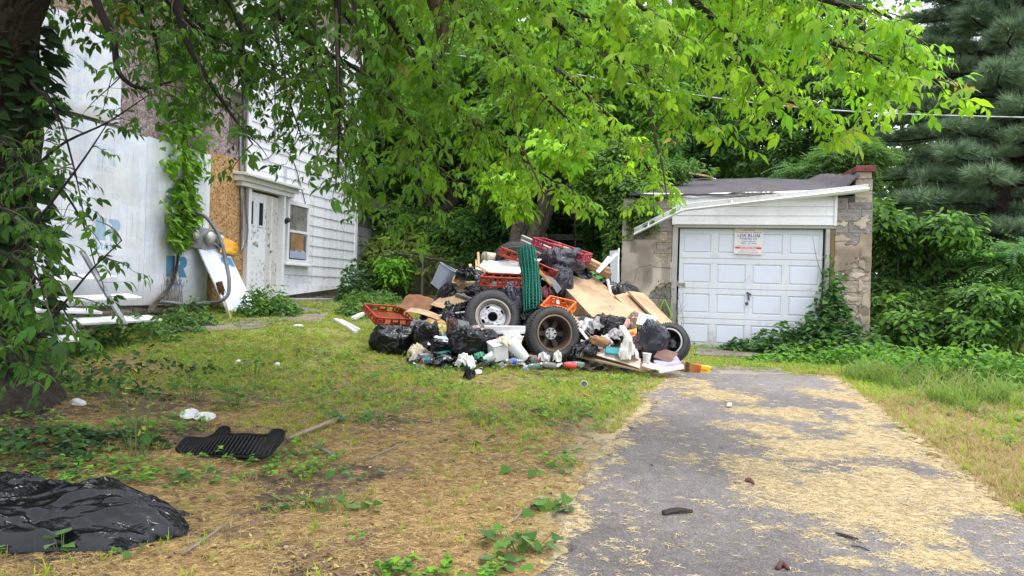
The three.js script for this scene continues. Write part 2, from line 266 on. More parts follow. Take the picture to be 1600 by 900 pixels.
{
  const t0 = -2.5, t1 = 9.75, nz = 420, nx = 88, pos = [], uv = [], col = [], idx = [], ps = [];
  for (let j = 0; j <= nz; j++) for (let i = 0; i <= nx; i++) {
    const t = lerp(t0, t1, j / nz), a = xL(t) + (fb2(t * 2.3, 3, 4) - 0.5) * 0.42 + (n2(t * 14, 8) - 0.5) * 0.09, b = xR(t) + (fb2(t * 1.7, 13, 4) - 0.5) * 0.4 + (n2(t * 14, 18) - 0.5) * 0.08, x = lerp(a, b, i / nx), z = -t + (j === nz ? (fb2(x * 2, 77, 3) - 0.5) * 0.5 : 0), m = strawMask(x, z);
    const edge = Math.min(i, nx - i) === 0 || j === nz, k = fb2(x * 0.9, z * 0.9 + 5, 3);
    pos.push(x, H(x, z) + (edge ? -0.03 : 0.012 + (n2(x * 9, z * 9) - 0.5) * 0.004), z); uv.push(x, -z);
    const c = mixc(mixc([0.150, 0.136, 0.130], [0.25, 0.228, 0.215], sst(0.3, 0.7, k) * 0.6 + 0.4 * sst(4, 9, t)), [0.50, 0.40, 0.23], m * m * 0.75); col.push(...c);
  }
  for (let j = 0; j < nz; j++) for (let i = 0; i < nx; i++) { const a = j * (nx + 1) + i, b = a + nx + 1; idx.push(a, a + 1, b + 1, a, b + 1, b); }
  const agg = tex(512, (u, v) => { const p = pn(u, v, 128, 91), q = pn(u, v, 256, 93), r = pf(u, v, 16, 3, 95); return 0.5 + 0.34 * sst(0.3, 0.95, p) + 0.28 * (q - 0.5) + 0.3 * (r - 0.5); }, true);
  const ab = tex(512, (u, v) => 0.6 * pn(u, v, 128, 91) + 0.4 * pn(u, v, 256, 93), false);
  struct('driveway', geo(pos, idx, uv, col), std([1.27, 1.23, 1.19], 0.9, { vertexColors: true, map: rep(agg, 1.1), bumpMap: rep(ab, 1.1), bumpScale: 0.008 }));
  void ps;
}
// the concrete apron in front of the garage and the walk by the house: separate broken slabs
function slab(name, pts, h, mat) { // polygon of [x,z], top follows the ground
  const sh = new THREE.Shape(); const q = [];
  for (let i = 0; i < pts.length; i++) { const a = pts[i], b = pts[(i + 1) % pts.length]; for (let k = 0; k < 8; k++) { const x = lerp(a[0], b[0], k / 8), z = lerp(a[1], b[1], k / 8); q.push(new THREE.Vector2(x + (n2(x * 7, z * 7) - 0.5) * 0.08, -(z + (n2(x * 7 + 9, z * 7) - 0.5) * 0.08))); } }
  sh.setFromPoints(q);
  const g = new THREE.ExtrudeGeometry(sh, { depth: 0.1, bevelEnabled: true, bevelSize: 0.008, bevelThickness: 0.008, bevelSegments: 1 }); g.rotateX(-Math.PI / 2);
  const p = g.attributes.position; for (let i = 0; i < p.count; i++) p.setY(i, p.getY(i) + H(p.getX(i), p.getZ(i)) - 0.1 + h); g.computeVertexNormals();
  const m = part(scene, numbered(name), g, mat); m.userData.kind = 'structure'; return m;
}
const walkM = std([0.27, 0.225, 0.19], 0.95, { map: rep(tMottle, 0.7), bumpMap: tBump, bumpScale: 0.012 });
const quadG = (a) => a.map(([x, y]) => { const p = G(x, y); return [p.x, p.z]; });
slab('walkway', quadG([[380, 517], [505, 503], [512, 490], [440, 494], [372, 503]]), 0.012, walkM);
slab('walkway', quadG([[432, 492], [548, 480], [545, 472], [452, 480]]), 0.01, walkM);
slab('walkway', quadG([[240, 524], [376, 515], [368, 502], [250, 512]]), 0.008, walkM);
slab('garage_apron', quadG([[1085, 557], [1180, 560], [1185, 549], [1090, 546]]), 0.03, std([0.22, 0.175, 0.15], 0.95, { map: tMottle, bumpMap: tBump, bumpScale: 0.01 }));
slab('garage_apron', quadG([[1100, 585], [1230, 588], [1220, 577], [1100, 574]]), 0.012, walkM);

// ---------------------------------------------------------------- scattered ground cover (uncountable: stuff)
function scatter(name, label, category, geom, mat, n, sampler) {
  const mats = [], cols = [], m4 = new THREE.Matrix4(), q = new THREE.Quaternion(), e = new THREE.Euler();
  for (let i = 0; i < n; i++) { const s = sampler(); if (!s) continue; e.set(s.rx || 0, s.ry ?? R(0, 6.28), s.rz || 0, 'YXZ'); q.setFromEuler(e); m4.compose(V3(s.x, s.y ?? H(s.x, s.z) + (s.up || 0), s.z), q, V3(s.s * (s.sx || 1), s.s * (s.sy || 1), s.s)); mats.push(m4.clone()); cols.push(s.c); }
  const im = new THREE.InstancedMesh(geom, mat, mats.length); mats.forEach((m, i) => { im.setMatrixAt(i, m); im.setColorAt(i, lin(...cols[i])); });
  im.name = numbered(name); im.castShadow = im.receiveShadow = true; scene.add(im); tag(im, label, category, null, 'stuff'); return im;
}
const spot = (t0, t1, w = 0.86, pw = 1.7) => { const t = lerp(t0, t1, Math.pow(rnd(), pw)), x = R(-w * t - 0.6, w * t + 0.6); return [x, t]; };
const blade = (w, h, bend, yaw, lean) => { const p = [], ix = []; const n = 3; for (let i = 0; i <= n; i++) { const u = i / n, ww = w * (1 - u * u * 0.95); const y = h * u, o = bend * u * u; for (const s of [-1, 1]) { const lx = s * ww / 2, lz = o + lean * u; p.push(Math.cos(yaw) * lx + Math.sin(yaw) * lz, y * (1 - 0.25 * u * Math.abs(bend / h)), -Math.sin(yaw) * lx + Math.cos(yaw) * lz); } } for (let i = 0; i < n; i++) { const a = i * 2; ix.push(a, a + 1, a + 3, a, a + 3, a + 2); } return geo(p, ix).toNonIndexed(); };
rnd = mulberry(101);
const tuftGeo = merge(Array.from({ length: 9 }, (_, i) => Tm(blade(0.006, R(0.035, 0.075), R(0.01, 0.05), R(0, 6.28), R(0, 0.02)), R(-0.035, 0.035), 0, R(-0.035, 0.035))));
const tallGeo = merge(Array.from({ length: 14 }, (_, i) => Tm(blade(0.011, R(0.18, 0.36), R(0.08, 0.3), R(0, 6.28), R(0, 0.06)), R(-0.06, 0.06), 0, R(-0.06, 0.06))));
const strawGeo = merge(Array.from({ length: 7 }, () => Tm(cheapStick(R(0.02, 0.055), R(0.0009, 0.0018)), R(-0.035, 0.035), R(0.001, 0.008), R(-0.035, 0.035), R(-0.2, 0.2), R(0, 6.28), R(-0.2, 0.2))));
function cheapStick(l, r) { const g = new THREE.CylinderGeometry(r, r * 0.7, l, 3, 1, true); g.rotateZ(Math.PI / 2); return g; }
// leaf: folded along its midrib and curved
function leafG(L, W, fold = 0.25, curl = 0.25, prof = [[0, 0.05], [0.16, 0.62], [0.4, 1], [0.65, 0.78], [0.86, 0.32], [1, 0.0]]) {
  const p = [], ix = []; prof.forEach(([u, w]) => { const x = L * u, y = -curl * L * u * u; p.push(x, y, 0, x, y + fold * W * w / 2, W * w / 2, x, y + fold * W * w / 2, -W * w / 2); });
  for (let i = 0; i < prof.length - 1; i++) { const a = i * 3, b = a + 3; ix.push(a, a + 1, b + 1, a, b + 1, b, a, b, b + 2, a, b + 2, a + 2); } return geo(p, ix);
}
const heartG = (L, W) => leafG(L, W, 0.15, 0.2, [[0.0, 0.12], [0.03, 0.62], [0.14, 0.98], [0.36, 0.92], [0.64, 0.55], [0.86, 0.2], [1, 0]]);
const litterGeo = Tm(leafG(0.045, 0.022, 0.5, 0.3), -0.022, 0.006, 0);
const cloverGeo = merge(Array.from({ length: 5 }, (_, i) => { const g = heartG(0.032, 0.03); Tm(g, 0.006, 0, 0, 0, 0, R(-0.2, 0.4)); return Tm(g, R(-0.03, 0.03), R(0.015, 0.045), R(-0.03, 0.03), 0, i * 1.26 + R(0, 0.6), 0); }));
const nearPile = (x, z) => Math.hypot((x - 0.3) / 2.2, (z + 10.6) / 1.2) < 1;
scatter('grass', 'short patchy yellow-green lawn grass between the shaded corner, the rubbish heap and the house', 'grass', tuftGeo, leafMat(0.35, 0.1), 110000, () => {
  const [x, t] = spot(2.4, 17, 0.8, 1.3); if (inDrive(x, t) || (x > xL(t) && x < xR(t) && t < 9.9)) return null; const g = lawnGreen(x, t), n = fb2(x * 2.1 + 50, t * 2.1, 3);
  if (rnd() > (x > xR(t) ? 0.65 : 0.03 + 1.15 * g * sst(0.33, 0.56, n + 0.08)) || nearPile(x, -t)) return null;
  const dry = x > xR(t) ? (rnd() < 0.8 - 0.6 * g) : rnd() < 0.46 - 0.2 * g; const c = dry ? mixc([0.36, 0.27, 0.10], [0.52, 0.40, 0.19], rnd()) : mixc([0.20, 0.34, 0.02], [0.48, 0.58, 0.05], rnd() * 0.7 + 0.3 * n);
  return { x, z: -t, s: R(0.6, 1.25) * (x > xR(t) ? 1.25 : 0.85), c };
});
scatter('chaff_litter', 'dry tan straw and chaff lying in drifts over the asphalt and lawn', 'straw', strawGeo, std([1, 1, 1], 0.85), 130000, () => {
  const [x, t] = spot(2.3, 10.5, 0.8, 1.5), on = x > xL(t) && x < xR(t) && t < 9.7; const m = on ? strawMask(x, -t) : x > xR(t) ? 0.6 : 0.22 + 0.78 * sst(0.42, 0.62, fb2(x * 1.7 + 9, -t * 1.7, 4)) * (1 - 0.6 * lawnGreen(x, t));
  if (rnd() > (on ? m * 0.95 + 0.02 : m)) return null;
  const c = on || x > xR(t) ? mixc([0.46, 0.35, 0.18], [0.88, 0.71, 0.42], rnd()) : mixc([0.20, 0.11, 0.04], [0.66, 0.47, 0.19], rnd());
  return { x, z: -t, s: R(0.6, 1.2) * (0.55 + t * 0.07), c, up: on ? 0.013 : 0.002, sy: 0.7 };
});
scatter('leaf_litter', 'small brown and yellow fallen leaves scattered over the shaded soil', 'leaf litter', litterGeo, std([1, 1, 1], 0.8), 9000, () => {
  const [x, t] = spot(2.3, 10, 0.8, 1.4); const on = x > xL(t) - 0.1 && x < xR(t) + 0.1; if (on && rnd() > 0.02) return null; if (!on && rnd() > 0.75 - 0.6 * lawnGreen(x, t)) return null;
  const k = rnd(); return { x, z: -t, s: R(0.4, 1.0), rx: R(-0.5, 0.5), rz: R(-0.4, 0.4), up: on ? 0.016 : 0.004, c: k < 0.78 ? mixc([0.10, 0.062, 0.035], [0.26, 0.17, 0.09], rnd()) : k < 0.93 ? mixc([0.34, 0.24, 0.11], [0.45, 0.34, 0.18], rnd()) : mixc([0.42, 0.34, 0.05], [0.30, 0.34, 0.06], rnd()) };
});
scatter('ground_cover', 'small round-leaved green weeds creeping through the lawn and bare soil', 'weeds', cloverGeo, leafMat(0.35, 0.15), 26000, () => {
  const [x, t] = spot(2.4, 14, 0.8, 1.3); if (x > xL(t) - 0.15 && x < xR(t) + 0.2 && t < 9.9) return null; const n = fb2(x * 1.6 + 80, t * 1.6, 4);
  const left = sst(-1.5, -3.2, x + 0.12 * t); if (rnd() > sst(0.52, 0.68, n + 0.1 * lawnGreen(x, t) + 0.12 * left) * 0.95 || nearPile(x, -t)) return null;
  return { x, z: -t, s: R(0.6, 1.3), c: mixc([0.07, 0.22, 0.01], [0.26, 0.50, 0.022], rnd()), sy: R(0.7, 1.6) };
});
// ---------------------------------------------------------------- leaves helper (instanced inside a thing)
function leaves(parent, name, geom, mat, list, loose = 0) { // list of {m, c}; the first `loose` are meshes of their own
  const many = list.slice(loose), im = new THREE.InstancedMesh(geom, mat, many.length);
  many.forEach((l, i) => { im.setMatrixAt(i, l.m); im.setColorAt(i, lin(...l.c)); });
  im.name = name; im.castShadow = im.receiveShadow = true; im.userData.kind = 'stuff'; parent.add(im);
  if (loose) {
    const mats = new Map();
    for (const l of list.slice(0, loose)) { const k = l.c.map((v) => Math.round(v * 40)).join(); if (!mats.has(k)) { const q = mat.clone(); q.color = lin(...l.c); mats.set(k, q); } const s = part(parent, 'leaf', geom, mats.get(k)); s.applyMatrix4(l.m); }
  }
  return im;
}
const MX = (p, e, s) => new THREE.Matrix4().compose(p, new THREE.Quaternion().setFromEuler(new THREE.Euler(e[0], e[1], e[2], 'YXZ')), Array.isArray(s) ? V3(...s) : V3(s, s, s));

// ---------------------------------------------------------------- the house, its long side running away from the camera
const house = thing('house', 'dilapidated two-storey white house partly sheathed in pale foam boards and bare strand board', 'house', V3(-8.23 + 0.242 * 8, 0, -8));
house.rotation.y = rad(76);
house.updateMatrixWorld(true);
const hInv = house.matrixWorld.clone().invert(), camL = camera.position.clone();
function onPlane(inv, px, py, off = 0) { const a = camL.clone().applyMatrix4(inv), b = P(px, py, 10).applyMatrix4(inv), k = (off - a.z) / (b.z - a.z); return a.lerp(b, k); }
const hp = (px, py, off = 0) => onPlane(hInv, px, py, off);
{
  const sCorner = hp(552, 440).x, sSid = hp(383, 440).x, sDoor0 = hp(386, 440).x, sDoor1 = hp(433, 440).x;
  part(house, 'wall', Tm(cbox(sCorner + 4, 7.2, 6), (sCorner - 4) / 2 - 0.02, 4.4, -3.03), std([0.22, 0.17, 0.13], 0.9, { map: tMottle }));
  // rubble stone footing, stone by stone
  const sg = [0, 1, 2].map((k) => { const g = cbox(0.34, 0.11, 0.16, 0.025); const p = g.attributes.position; for (let i = 0; i < p.count; i++) p.setXYZ(i, p.getX(i) + (n3(p.getX(i) * 9, k, 3) - 0.5) * 0.03, p.getY(i) + (n3(p.getX(i) * 7, k, 9) - 0.5) * 0.03, p.getZ(i)); g.computeVertexNormals(); return g; });
  const sm = [[0.2, 0.17, 0.13], [0.15, 0.14, 0.1], [0.26, 0.23, 0.18]].map((c) => std(c, 0.95, { map: tMottle, bumpMap: tBump, bumpScale: 0.01 }));
  rnd = mulberry(301);
  for (let r = 0; r < 4; r++) for (let s = -1.5; s < sCorner - 0.2; s += 0.36) { const yb = lerp(0.9, 1.14, clamp((s - 2) / 7)) - 0.06 - r * 0.12; part(house, 'stone', sg[(rnd() * 3) | 0], sm[(rnd() * 3) | 0], [s + (r % 2) * 0.17 + R(-0.02, 0.02), yb, -0.07 + R(-0.015, 0.015)], [0, 0, R(-0.03, 0.03)]); }
  part(house, 'footing', Tm(cbox(sCorner + 4, 1.6, 0.1), (sCorner - 4) / 2 - 0.03, 0.25, -0.14), M.cardBrown);
  // printed foam boards
  const rmax = (g, x, y, w, fade, sub = true) => { // block R emblem with the word beneath
    g.save(); g.translate(x, y); g.globalAlpha = fade; g.fillStyle = '#3f779c'; g.fillRect(0, 0, w * 0.42, w * 0.8);
    g.beginPath(); g.moveTo(w * 0.52, 0); g.lineTo(w * 0.8, 0); g.bezierCurveTo(w * 1.05, 0, w * 1.05, w * 0.42, w * 0.82, w * 0.44); g.lineTo(w, w * 0.8); g.lineTo(w * 0.62, w * 0.8); g.lineTo(w * 0.5, w * 0.5); g.lineTo(w * 0.5, w * 0.36); g.bezierCurveTo(w * 0.7, w * 0.36, w * 0.7, w * 0.14, w * 0.5, w * 0.14); g.fill();
    g.fillStyle = '#2a6f9e'; g.font = `bold ${w * 0.36}px sans-serif`; g.fillText('MAX', 0, w * 1.14, w); g.fillStyle = '#3d8f5a'; g.fillRect(w * 0.98, w * 0.9, w * 0.05, w * 0.1);
    if (sub) { g.fillStyle = '#7b8b9c'; g.font = `${w * 0.15}px sans-serif`; g.fillText('R-MATTE PLUS-3', 0, w * 1.4, w * 1.15); } g.restore();
  };
  const foamTex = (marks, seed) => canvasTex(512, 1024, (g, w, h) => {
    const q = mulberry(seed); g.fillStyle = '#dfe3ee'; g.fillRect(0, 0, w, h);
    for (let i = 0; i < 260; i++) { g.globalAlpha = 0.03 + q() * 0.09; g.fillStyle = q() < 0.35 ? '#aab0c2' : q() < 0.5 ? '#b8b0a2' : '#f2f3f8'; g.beginPath(); g.ellipse(q() * w, q() * h, 10 + q() * 90, 10 + q() * 160, 0, 0, 7); g.fill(); }
    for (let i = 0; i < 26; i++) { g.globalAlpha = 0.25; g.fillStyle = '#5c5a58'; g.fillRect(q() * w, q() * h, 1 + q() * 3, 2 + q() * 16); }
    for (let i = 0; i < 7; i++) for (let k = 0; k < 24; k++) { g.globalAlpha = 0.5; g.fillStyle = '#6e6a66'; g.fillRect((i + 0.5) * w / 7 + (q() - 0.5) * 5, k * h / 24 + q() * 14, 3, 3); }
    for (let i = 0; i < 40; i++) { g.globalAlpha = 0.05 + q() * 0.1; g.fillStyle = '#6b665c'; const x = q() * w, y = q() * h * 0.7; g.fillRect(x, y, 2 + q() * 5, 60 + q() * 260); }
    for (let i = 0; i < 16; i++) { g.globalAlpha = 0.35; g.fillStyle = '#8fa6c6'; const x = q() * w, y = q() * h; for (let k = 0; k < 4; k++) g.fillRect(x, y + k * 9, 26 + q() * 30, 4); }
    for (let i = 0; i < 8; i++) { g.globalAlpha = 0.5; g.strokeStyle = '#777'; g.lineWidth = 1; g.beginPath(); let x = q() * w, y = q() * h; g.moveTo(x, y); for (let k = 0; k < 3; k++) { x += (q() - 0.5) * 40; y += q() * 50; g.lineTo(x, y); } g.stroke(); }
    g.globalAlpha = 0.28; const gr = g.createLinearGradient(0, h * 0.85, 0, h); gr.addColorStop(0, 'rgba(90,80,60,0)'); gr.addColorStop(1, 'rgba(90,80,60,1)'); g.fillStyle = gr; g.fillRect(0, h * 0.85, w, h * 0.15);
    for (const m of marks) rmax(g, m[0] * w, m[1] * h, m[2] * w, m[3]); g.globalAlpha = 1;
  });
  const board = (s0, y0, s1, y1, marks, seed, tilt = 0, name = 'foam_board', proud = 0.012) => {
    const g = cbox(s1 - s0 - 0.006, y1 - y0 - 0.006, 0.025, 0.002), p = g.attributes.position, uv = g.attributes.uv; for (let i = 0; i < p.count; i++) uv.setXY(i, (p.getX(i) + (s1 - s0) / 2) / (s1 - s0), (p.getY(i) + (y1 - y0) / 2) / (y1 - y0));
    const m = part(house, name, g, std([1, 1, 1], 0.5, { map: foamTex(marks, seed), bumpMap: tBump, bumpScale: 0.002 }), [(s0 + s1) / 2, (y0 + y1) / 2, proud], [0, 0, tilt]); return m;
  };
  const seam = hp(222, 440).x, e1 = hp(322, 440).x, yb = hp(240, 477).y, yt1 = hp(322, 240).y, s00 = hp(60, 440).x;
  const rel = (px, py, s0, y0, s1, y1) => { const q = hp(px, py); return [(q.x - s0) / (s1 - s0), 1 - (q.y - y0) / (y1 - y0)]; };
  const mk = (px, py, wpx, f, s0, y0, s1, y1) => { const a = rel(px, py, s0, y0, s1, y1), b = rel(px + wpx, py, s0, y0, s1, y1); return [a[0], a[1], b[0] - a[0], f]; };
  board(seam, yb, e1, yt1, [mk(258, 399, 33, 0.85, seam, yb, e1, yt1), mk(261, 293, 31, 0.65, seam, yb, e1, yt1)], 21);
  board(seam - 1.5, yb, seam, yt1 - 0.02, [mk(147, 338, 40, 0.4, seam - 1.5, yb, seam, yt1), mk(150, 224, 32, 0.14, seam - 1.5, yb, seam, yt1)], 22);
  board(seam - 3.0, yb, seam - 1.5, yt1 + 0.01, [[0.5, 0.25, 0.3, 0.55], [0.45, 0.8, 0.3, 0.9]], 23);
  board(seam - 4.5, yb, seam - 3.0, yt1, [[0.4, 0.3, 0.3, 0.5]], 24);
  const u1 = hp(187, 150).x, ut = hp(187, 58).y;
  board(u1 - 1.15, yt1 + 0.03, u1, ut, [[0.12, 0.38, 0.34, 0.16], [0.1, 0.72, 0.34, 0.1]], 25, 0, 'foam_board', 0.014);
  board(u1 - 2.5, yt1 + 0.03, u1 - 1.16, ut + 0.08, [[0.4, 0.3, 0.3, 0.35]], 26);
  board(u1 - 3.9, yt1 + 0.03, u1 - 2.51, ut + 0.1, [[0.4, 0.3, 0.3, 0.35]], 27);
  const osb = (s0, y0, s1, y1, m, z = 0.002) => part(house, 'strand_board', cbox(s1 - s0 - 0.005, y1 - y0 - 0.005, 0.014, 0.001), m, [(s0 + s1) / 2, (y0 + y1) / 2, z]);
  const sE = hp(383, 300).x, mid = hp(290, 150).x, ym = hp(322, 225).y;
  osb(u1 - 0.4, yt1 - 0.3, mid, 5.6, M.osbGrey); osb(mid, yt1 - 0.3, sE, 5.6, M.osbGrey, 0.001); osb(u1 - 3, ut, u1 + 0.2, 6.9, std([0.9, 0.8, 0.6], 0.9, { map: tOSBg })); osb(mid - 0.6, 5.6, sE, 7.6, M.osbGrey, 0.003);
  osb(e1 - 0.12, yb - 0.02, sE, ym - 0.1, std([0.7, 0.7, 0.75], 0.85, { map: tOSB, bumpMap: tBump, bumpScale: 0.004 }), 0.004);
  // aluminium lap siding, board by board
  const wtex = tex(256, (u, v) => { const k = pf(u, v, 4, 4, 111), d = sst(0.6, 0.78, pf(u, v, 16, 3, 117)), s = sst(0.62, 0.8, pn(u, 0, 32, 119)); return mixc(mixc([0.64, 0.64, 0.67], [0.78, 0.78, 0.81], k), [0.34, 0.33, 0.31], d * 0.45 + s * 0.12); });
  const sidM = std([1, 1, 1], 0.55, { map: rep(wtex, 0.7) }), sidOld = std([0.62, 0.62, 0.62], 0.7, { map: rep(wtex, 1.1) });
  const sB = hp(441, 440).x, rev = 0.215, base = 1.13;
  const lap = (parent, s0, s1, y, m, bent = 0, z0 = 0.028) => { const L = s1 - s0, g = cbox(L, rev + 0.02, 0.012, 0.003); if (bent) { const p = g.attributes.position; for (let i = 0; i < p.count; i++) { const q = sst(L / 2 - 0.75, L / 2, p.getX(i)); p.setZ(i, p.getZ(i) + q * 0.16); p.setY(i, p.getY(i) + (p.getY(i) < 0 ? q * 0.2 : 0)); } } return part(parent, 'siding_board', g, m, [(s0 + s1) / 2, y + rev / 2, z0], [-0.075, 0, (n2(y * 9, s0) - 0.5) * 0.004]); };
  const lintel = hp(410, 288).y;
  for (let k = 0; k < 26; k++) { const y = base + k * rev; const st = y > lintel - 0.02 ? sE + 0.06 : sB; lap(house, st, sCorner - 0.06 - (k === 0 ? 0.5 : 0), y, sidM, k === 0); }
  for (let k = 0; k < 12; k++) lap(house, hp(435, 440).x + 0.0, sB - 0.01, base + k * rev, sidOld, 0, 0.035);
  part(house, 'corner_board', cbox(0.13, 6.2, 0.05), M.white, [sCorner - 0.03, 4.2, 0.035]);
  part(house, 'corner_board', cbox(0.1, 3.6, 0.05), M.white, [sE + 0.02, lintel + 1.85, 0.03]);
  // doorway: frame, hood, weathered side panel, peeling door with two small panes
  const peel = tex(256, (u, v) => { const q = pf(u, v, 16, 4, 131) * 0.7 + pn(u, v, 64, 137) * 0.3, s = sst(0.635, 0.675, q + 0.12 * (0.5 - v)); return mixc(mixc([0.66, 0.66, 0.68], [0.74, 0.74, 0.76], pn(u, v, 8, 139)), [0.22, 0.19, 0.17], s); });
  const dBot = hp(400, 468).y, dTop = hp(400, 300).y, dS = hp(389, 400, -0.35).x;
  const door = part(house, 'door', cbox(0.86, dTop - dBot, 0.045), std([1, 1, 1], 0.6, { map: peel, bumpMap: tBump, bumpScale: 0.003 }), [hp(401, 400, -0.02).x - 0.02, (dTop + dBot) / 2 - 0.02, -0.015 + 0.03]);
  for (const [px, s] of [[387, -0.3], [401.5, 0.02]]) { part(door, 'pane', cbox(0.13, 0.42, 0.02), M.glassDark, [s, dTop - dBot > 0 ? 0.62 : 0, 0.022]); part(door, 'pane_frame', merge([Tm(cbox(0.2, 0.03, 0.02), s, 0.85, 0.028), Tm(cbox(0.2, 0.03, 0.02), s, 0.39, 0.028), Tm(cbox(0.03, 0.43, 0.02), s - 0.085, 0.62, 0.028), Tm(cbox(0.03, 0.43, 0.02), s + 0.085, 0.62, 0.028)]), M.white); }
  part(door, 'handle', Tm(new THREE.SphereGeometry(0.03, 10, 8), 0.37, -0.05, 0.05), M.metal);
  const peelG = std([0.8, 0.77, 0.7], 0.8, { map: peel });
  part(house, 'side_panel', cbox(0.52, dTop - dBot, 0.03), peelG, [hp(423, 400).x, (dTop + dBot) / 2 - 0.02, 0.012], [0, 0.12, 0]);
  part(house, 'door_frame', merge([Tm(cbox(0.07, dTop - dBot + 0.1, 0.14), hp(434, 400).x, (dTop + dBot) / 2, 0.06), Tm(cbox(0.09, dTop - dBot + 0.1, 0.10), sE + 0.03, (dTop + dBot) / 2, 0.05), Tm(cbox(1.75, 0.12, 0.16), hp(411, 300).x, dTop + 0.09, 0.07)]), M.white);
  part(house, 'door_hood', merge([Tm(cbox(1.95, 0.05, 0.34), hp(412, 290).x, dTop + 0.24, 0.15, 0.1), Tm(cbox(1.9, 0.1, 0.2), hp(412, 290).x, dTop + 0.165, 0.10)]), M.white);
  part(house, 'door_lamp', merge([Tm(new THREE.CylinderGeometry(0.05, 0.06, 0.12, 12), 0, 0, 0.09, Math.PI / 2 - 0.4), Tm(cbox(0.1, 0.1, 0.05), 0, 0, 0.025)]), M.black, hp(441, 345, 0.05));
  // windows
  const win = (x, y, w, h, broken, z = 0.04) => {
    const f = part(house, 'window', merge([Tm(cbox(w, 0.07, 0.09), 0, h / 2 - 0.035), Tm(cbox(w, 0.07, 0.11), 0, -h / 2 + 0.035, 0.01), Tm(cbox(0.07, h - 0.14, 0.09), -w / 2 + 0.035), Tm(cbox(0.07, h - 0.14, 0.09), w / 2 - 0.035), Tm(cbox(w - 0.14, 0.05, 0.07), 0, 0.02, 0), Tm(cbox(w - 0.02, h - 0.02, 0.02), 0, 0, -0.035)]), M.white, [x, y, z]);
    part(f, 'pane', cbox(w - 0.14, h / 2 - 0.1, 0.012), broken ? std([0.28, 0.27, 0.24], 0.35, { map: tMottle }) : M.glassDark, [0, h / 4 - 0.01, 0.008]);
    part(f, 'pane', cbox(w - 0.14, h / 2 - 0.1, 0.012), broken ? phy([0.10, 0.10, 0.11], 0.15, { clearcoat: 1 }) : M.glassDark, [0, -h / 4 + 0.01, 0.006]);
    if (broken) { part(f, 'cardboard_patch', Tm(cbox(0.5, 0.46, 0.01), -0.02, -h / 4 + 0.05, 0.018), M.cardDark); part(f, 'plastic_scrap', Tm(sheet(8, 4, (u, v) => V3((u - 0.5) * 0.62, -h / 2 + 0.1 + v * (0.12 + 0.08 * n2(u * 5, 2)), 0.03 + 0.015 * n2(u * 9, v * 5)), 0.003), 0, 0, 0), std([0.35, 0.42, 0.55], 0.4)); }
    part(f, 'sill', Tm(cbox(w + 0.14, 0.05, 0.14, 0.008), 0, -h / 2 - 0.026, 0.02), M.white);
    return f;
  };
  const wa = hp(447.5, 313, 0.05), wb = hp(479, 413, 0.05); win((wa.x + wb.x) / 2, (wa.y + wb.y) / 2, wb.x - wa.x, wa.y - wb.y, true, 0.06);
  const ua = hp(366, 95), ub = hp(402, 153); const uw = win((ua.x + ub.x) / 2, ub.y + 0.75, ub.x - ua.x, 1.5, false, 0.05);
  part(uw, 'glazing_bar', merge([Tm(cbox(0.025, 1.3, 0.02), 0, 0, 0.03), Tm(cbox(ub.x - ua.x - 0.14, 0.025, 0.02), 0, 0.35, 0.03), Tm(cbox(ub.x - ua.x - 0.14, 0.025, 0.02), 0, -0.35, 0.03)]), M.white);
  osb(ua.x - 0.1, ub.y - 1.0, ub.x, ub.y - 0.08, std([0.4, 0.36, 0.34], 0.9, { map: tOSBg }), 0.012);
  win(hp(520, 150).x, ub.y + 0.75, 0.9, 1.5, false, 0.05);
  // meters, conduits
  const mb = part(house, 'meter_box', cbox(0.95, 0.36, 0.15, 0.012), M.galv, hp(315, 373, 0.09).add(V3(0, 0, 0.0)), [0, 0, -0.05]);
  for (const [x, r] of [[-0.3, 0.095], [0.06, 0.125], [0.34, 0.105]]) { const m = part(mb, 'meter', Tm(new THREE.CylinderGeometry(r, r, 0.06, 20), x, 0.03, 0.1, Math.PI / 2), M.metal); part(m, 'dial', Tm(new THREE.SphereGeometry(r * 0.78, 16, 8, 0, 6.29, 0, 1.57), x, 0.03, 0.13, Math.PI / 2, 0, 0, [1, 0.6, 1]), phy([0.62, 0.60, 0.5], 0.15, { clearcoat: 1, map: tMottle })); }
  part(house, 'weatherhead', merge([Tm(new THREE.SphereGeometry(0.1, 10, 8), 0, 0, 0, 0, 0, 0, [1.3, 0.8, 1]), Tm(new THREE.CylinderGeometry(0.05, 0.05, 0.25, 10), 0, -0.12, 0)]), M.black, hp(299, 333, 0.14));
  const cb = (a, r, name, m) => part(house, name, limb(a.map(([x, y, o]) => hp(x, y, o)), [r], 7, 0, true, 6), m);
  cb([[302, 331, 0.16], [316, 335, 0.28], [332, 351, 0.42], [346, 378, 0.6], [352, 405, 0.75], [358, 440, 0.95], [355, 462, 0.98], [343, 471, 0.9], [320, 474, 0.6], [285, 475, 0.3], [255, 472, 0.14], [240, 475, 0.14], [233, 487, 0.16]], 0.03, 'cable', M.grey);
  cb([[375, 180, 0.04], [376, 260, 0.04], [378, 330, 0.05], [378, 392, 0.05]], 0.022, 'conduit', M.galv); cb([[381, 120, 0.05], [382, 240, 0.05], [385, 330, 0.1], [387, 360, 0.14], [383, 385, 0.2], [370, 390, 0.24], [352, 387, 0.24], [338, 380, 0.2]], 0.017, 'conduit', M.grey); cb([[379, 230, 0.05], [379, 300, 0.06], [380, 380, 0.16], [372, 398, 0.22], [355, 396, 0.25], [335, 380, 0.2]], 0.014, 'conduit', M.galv);
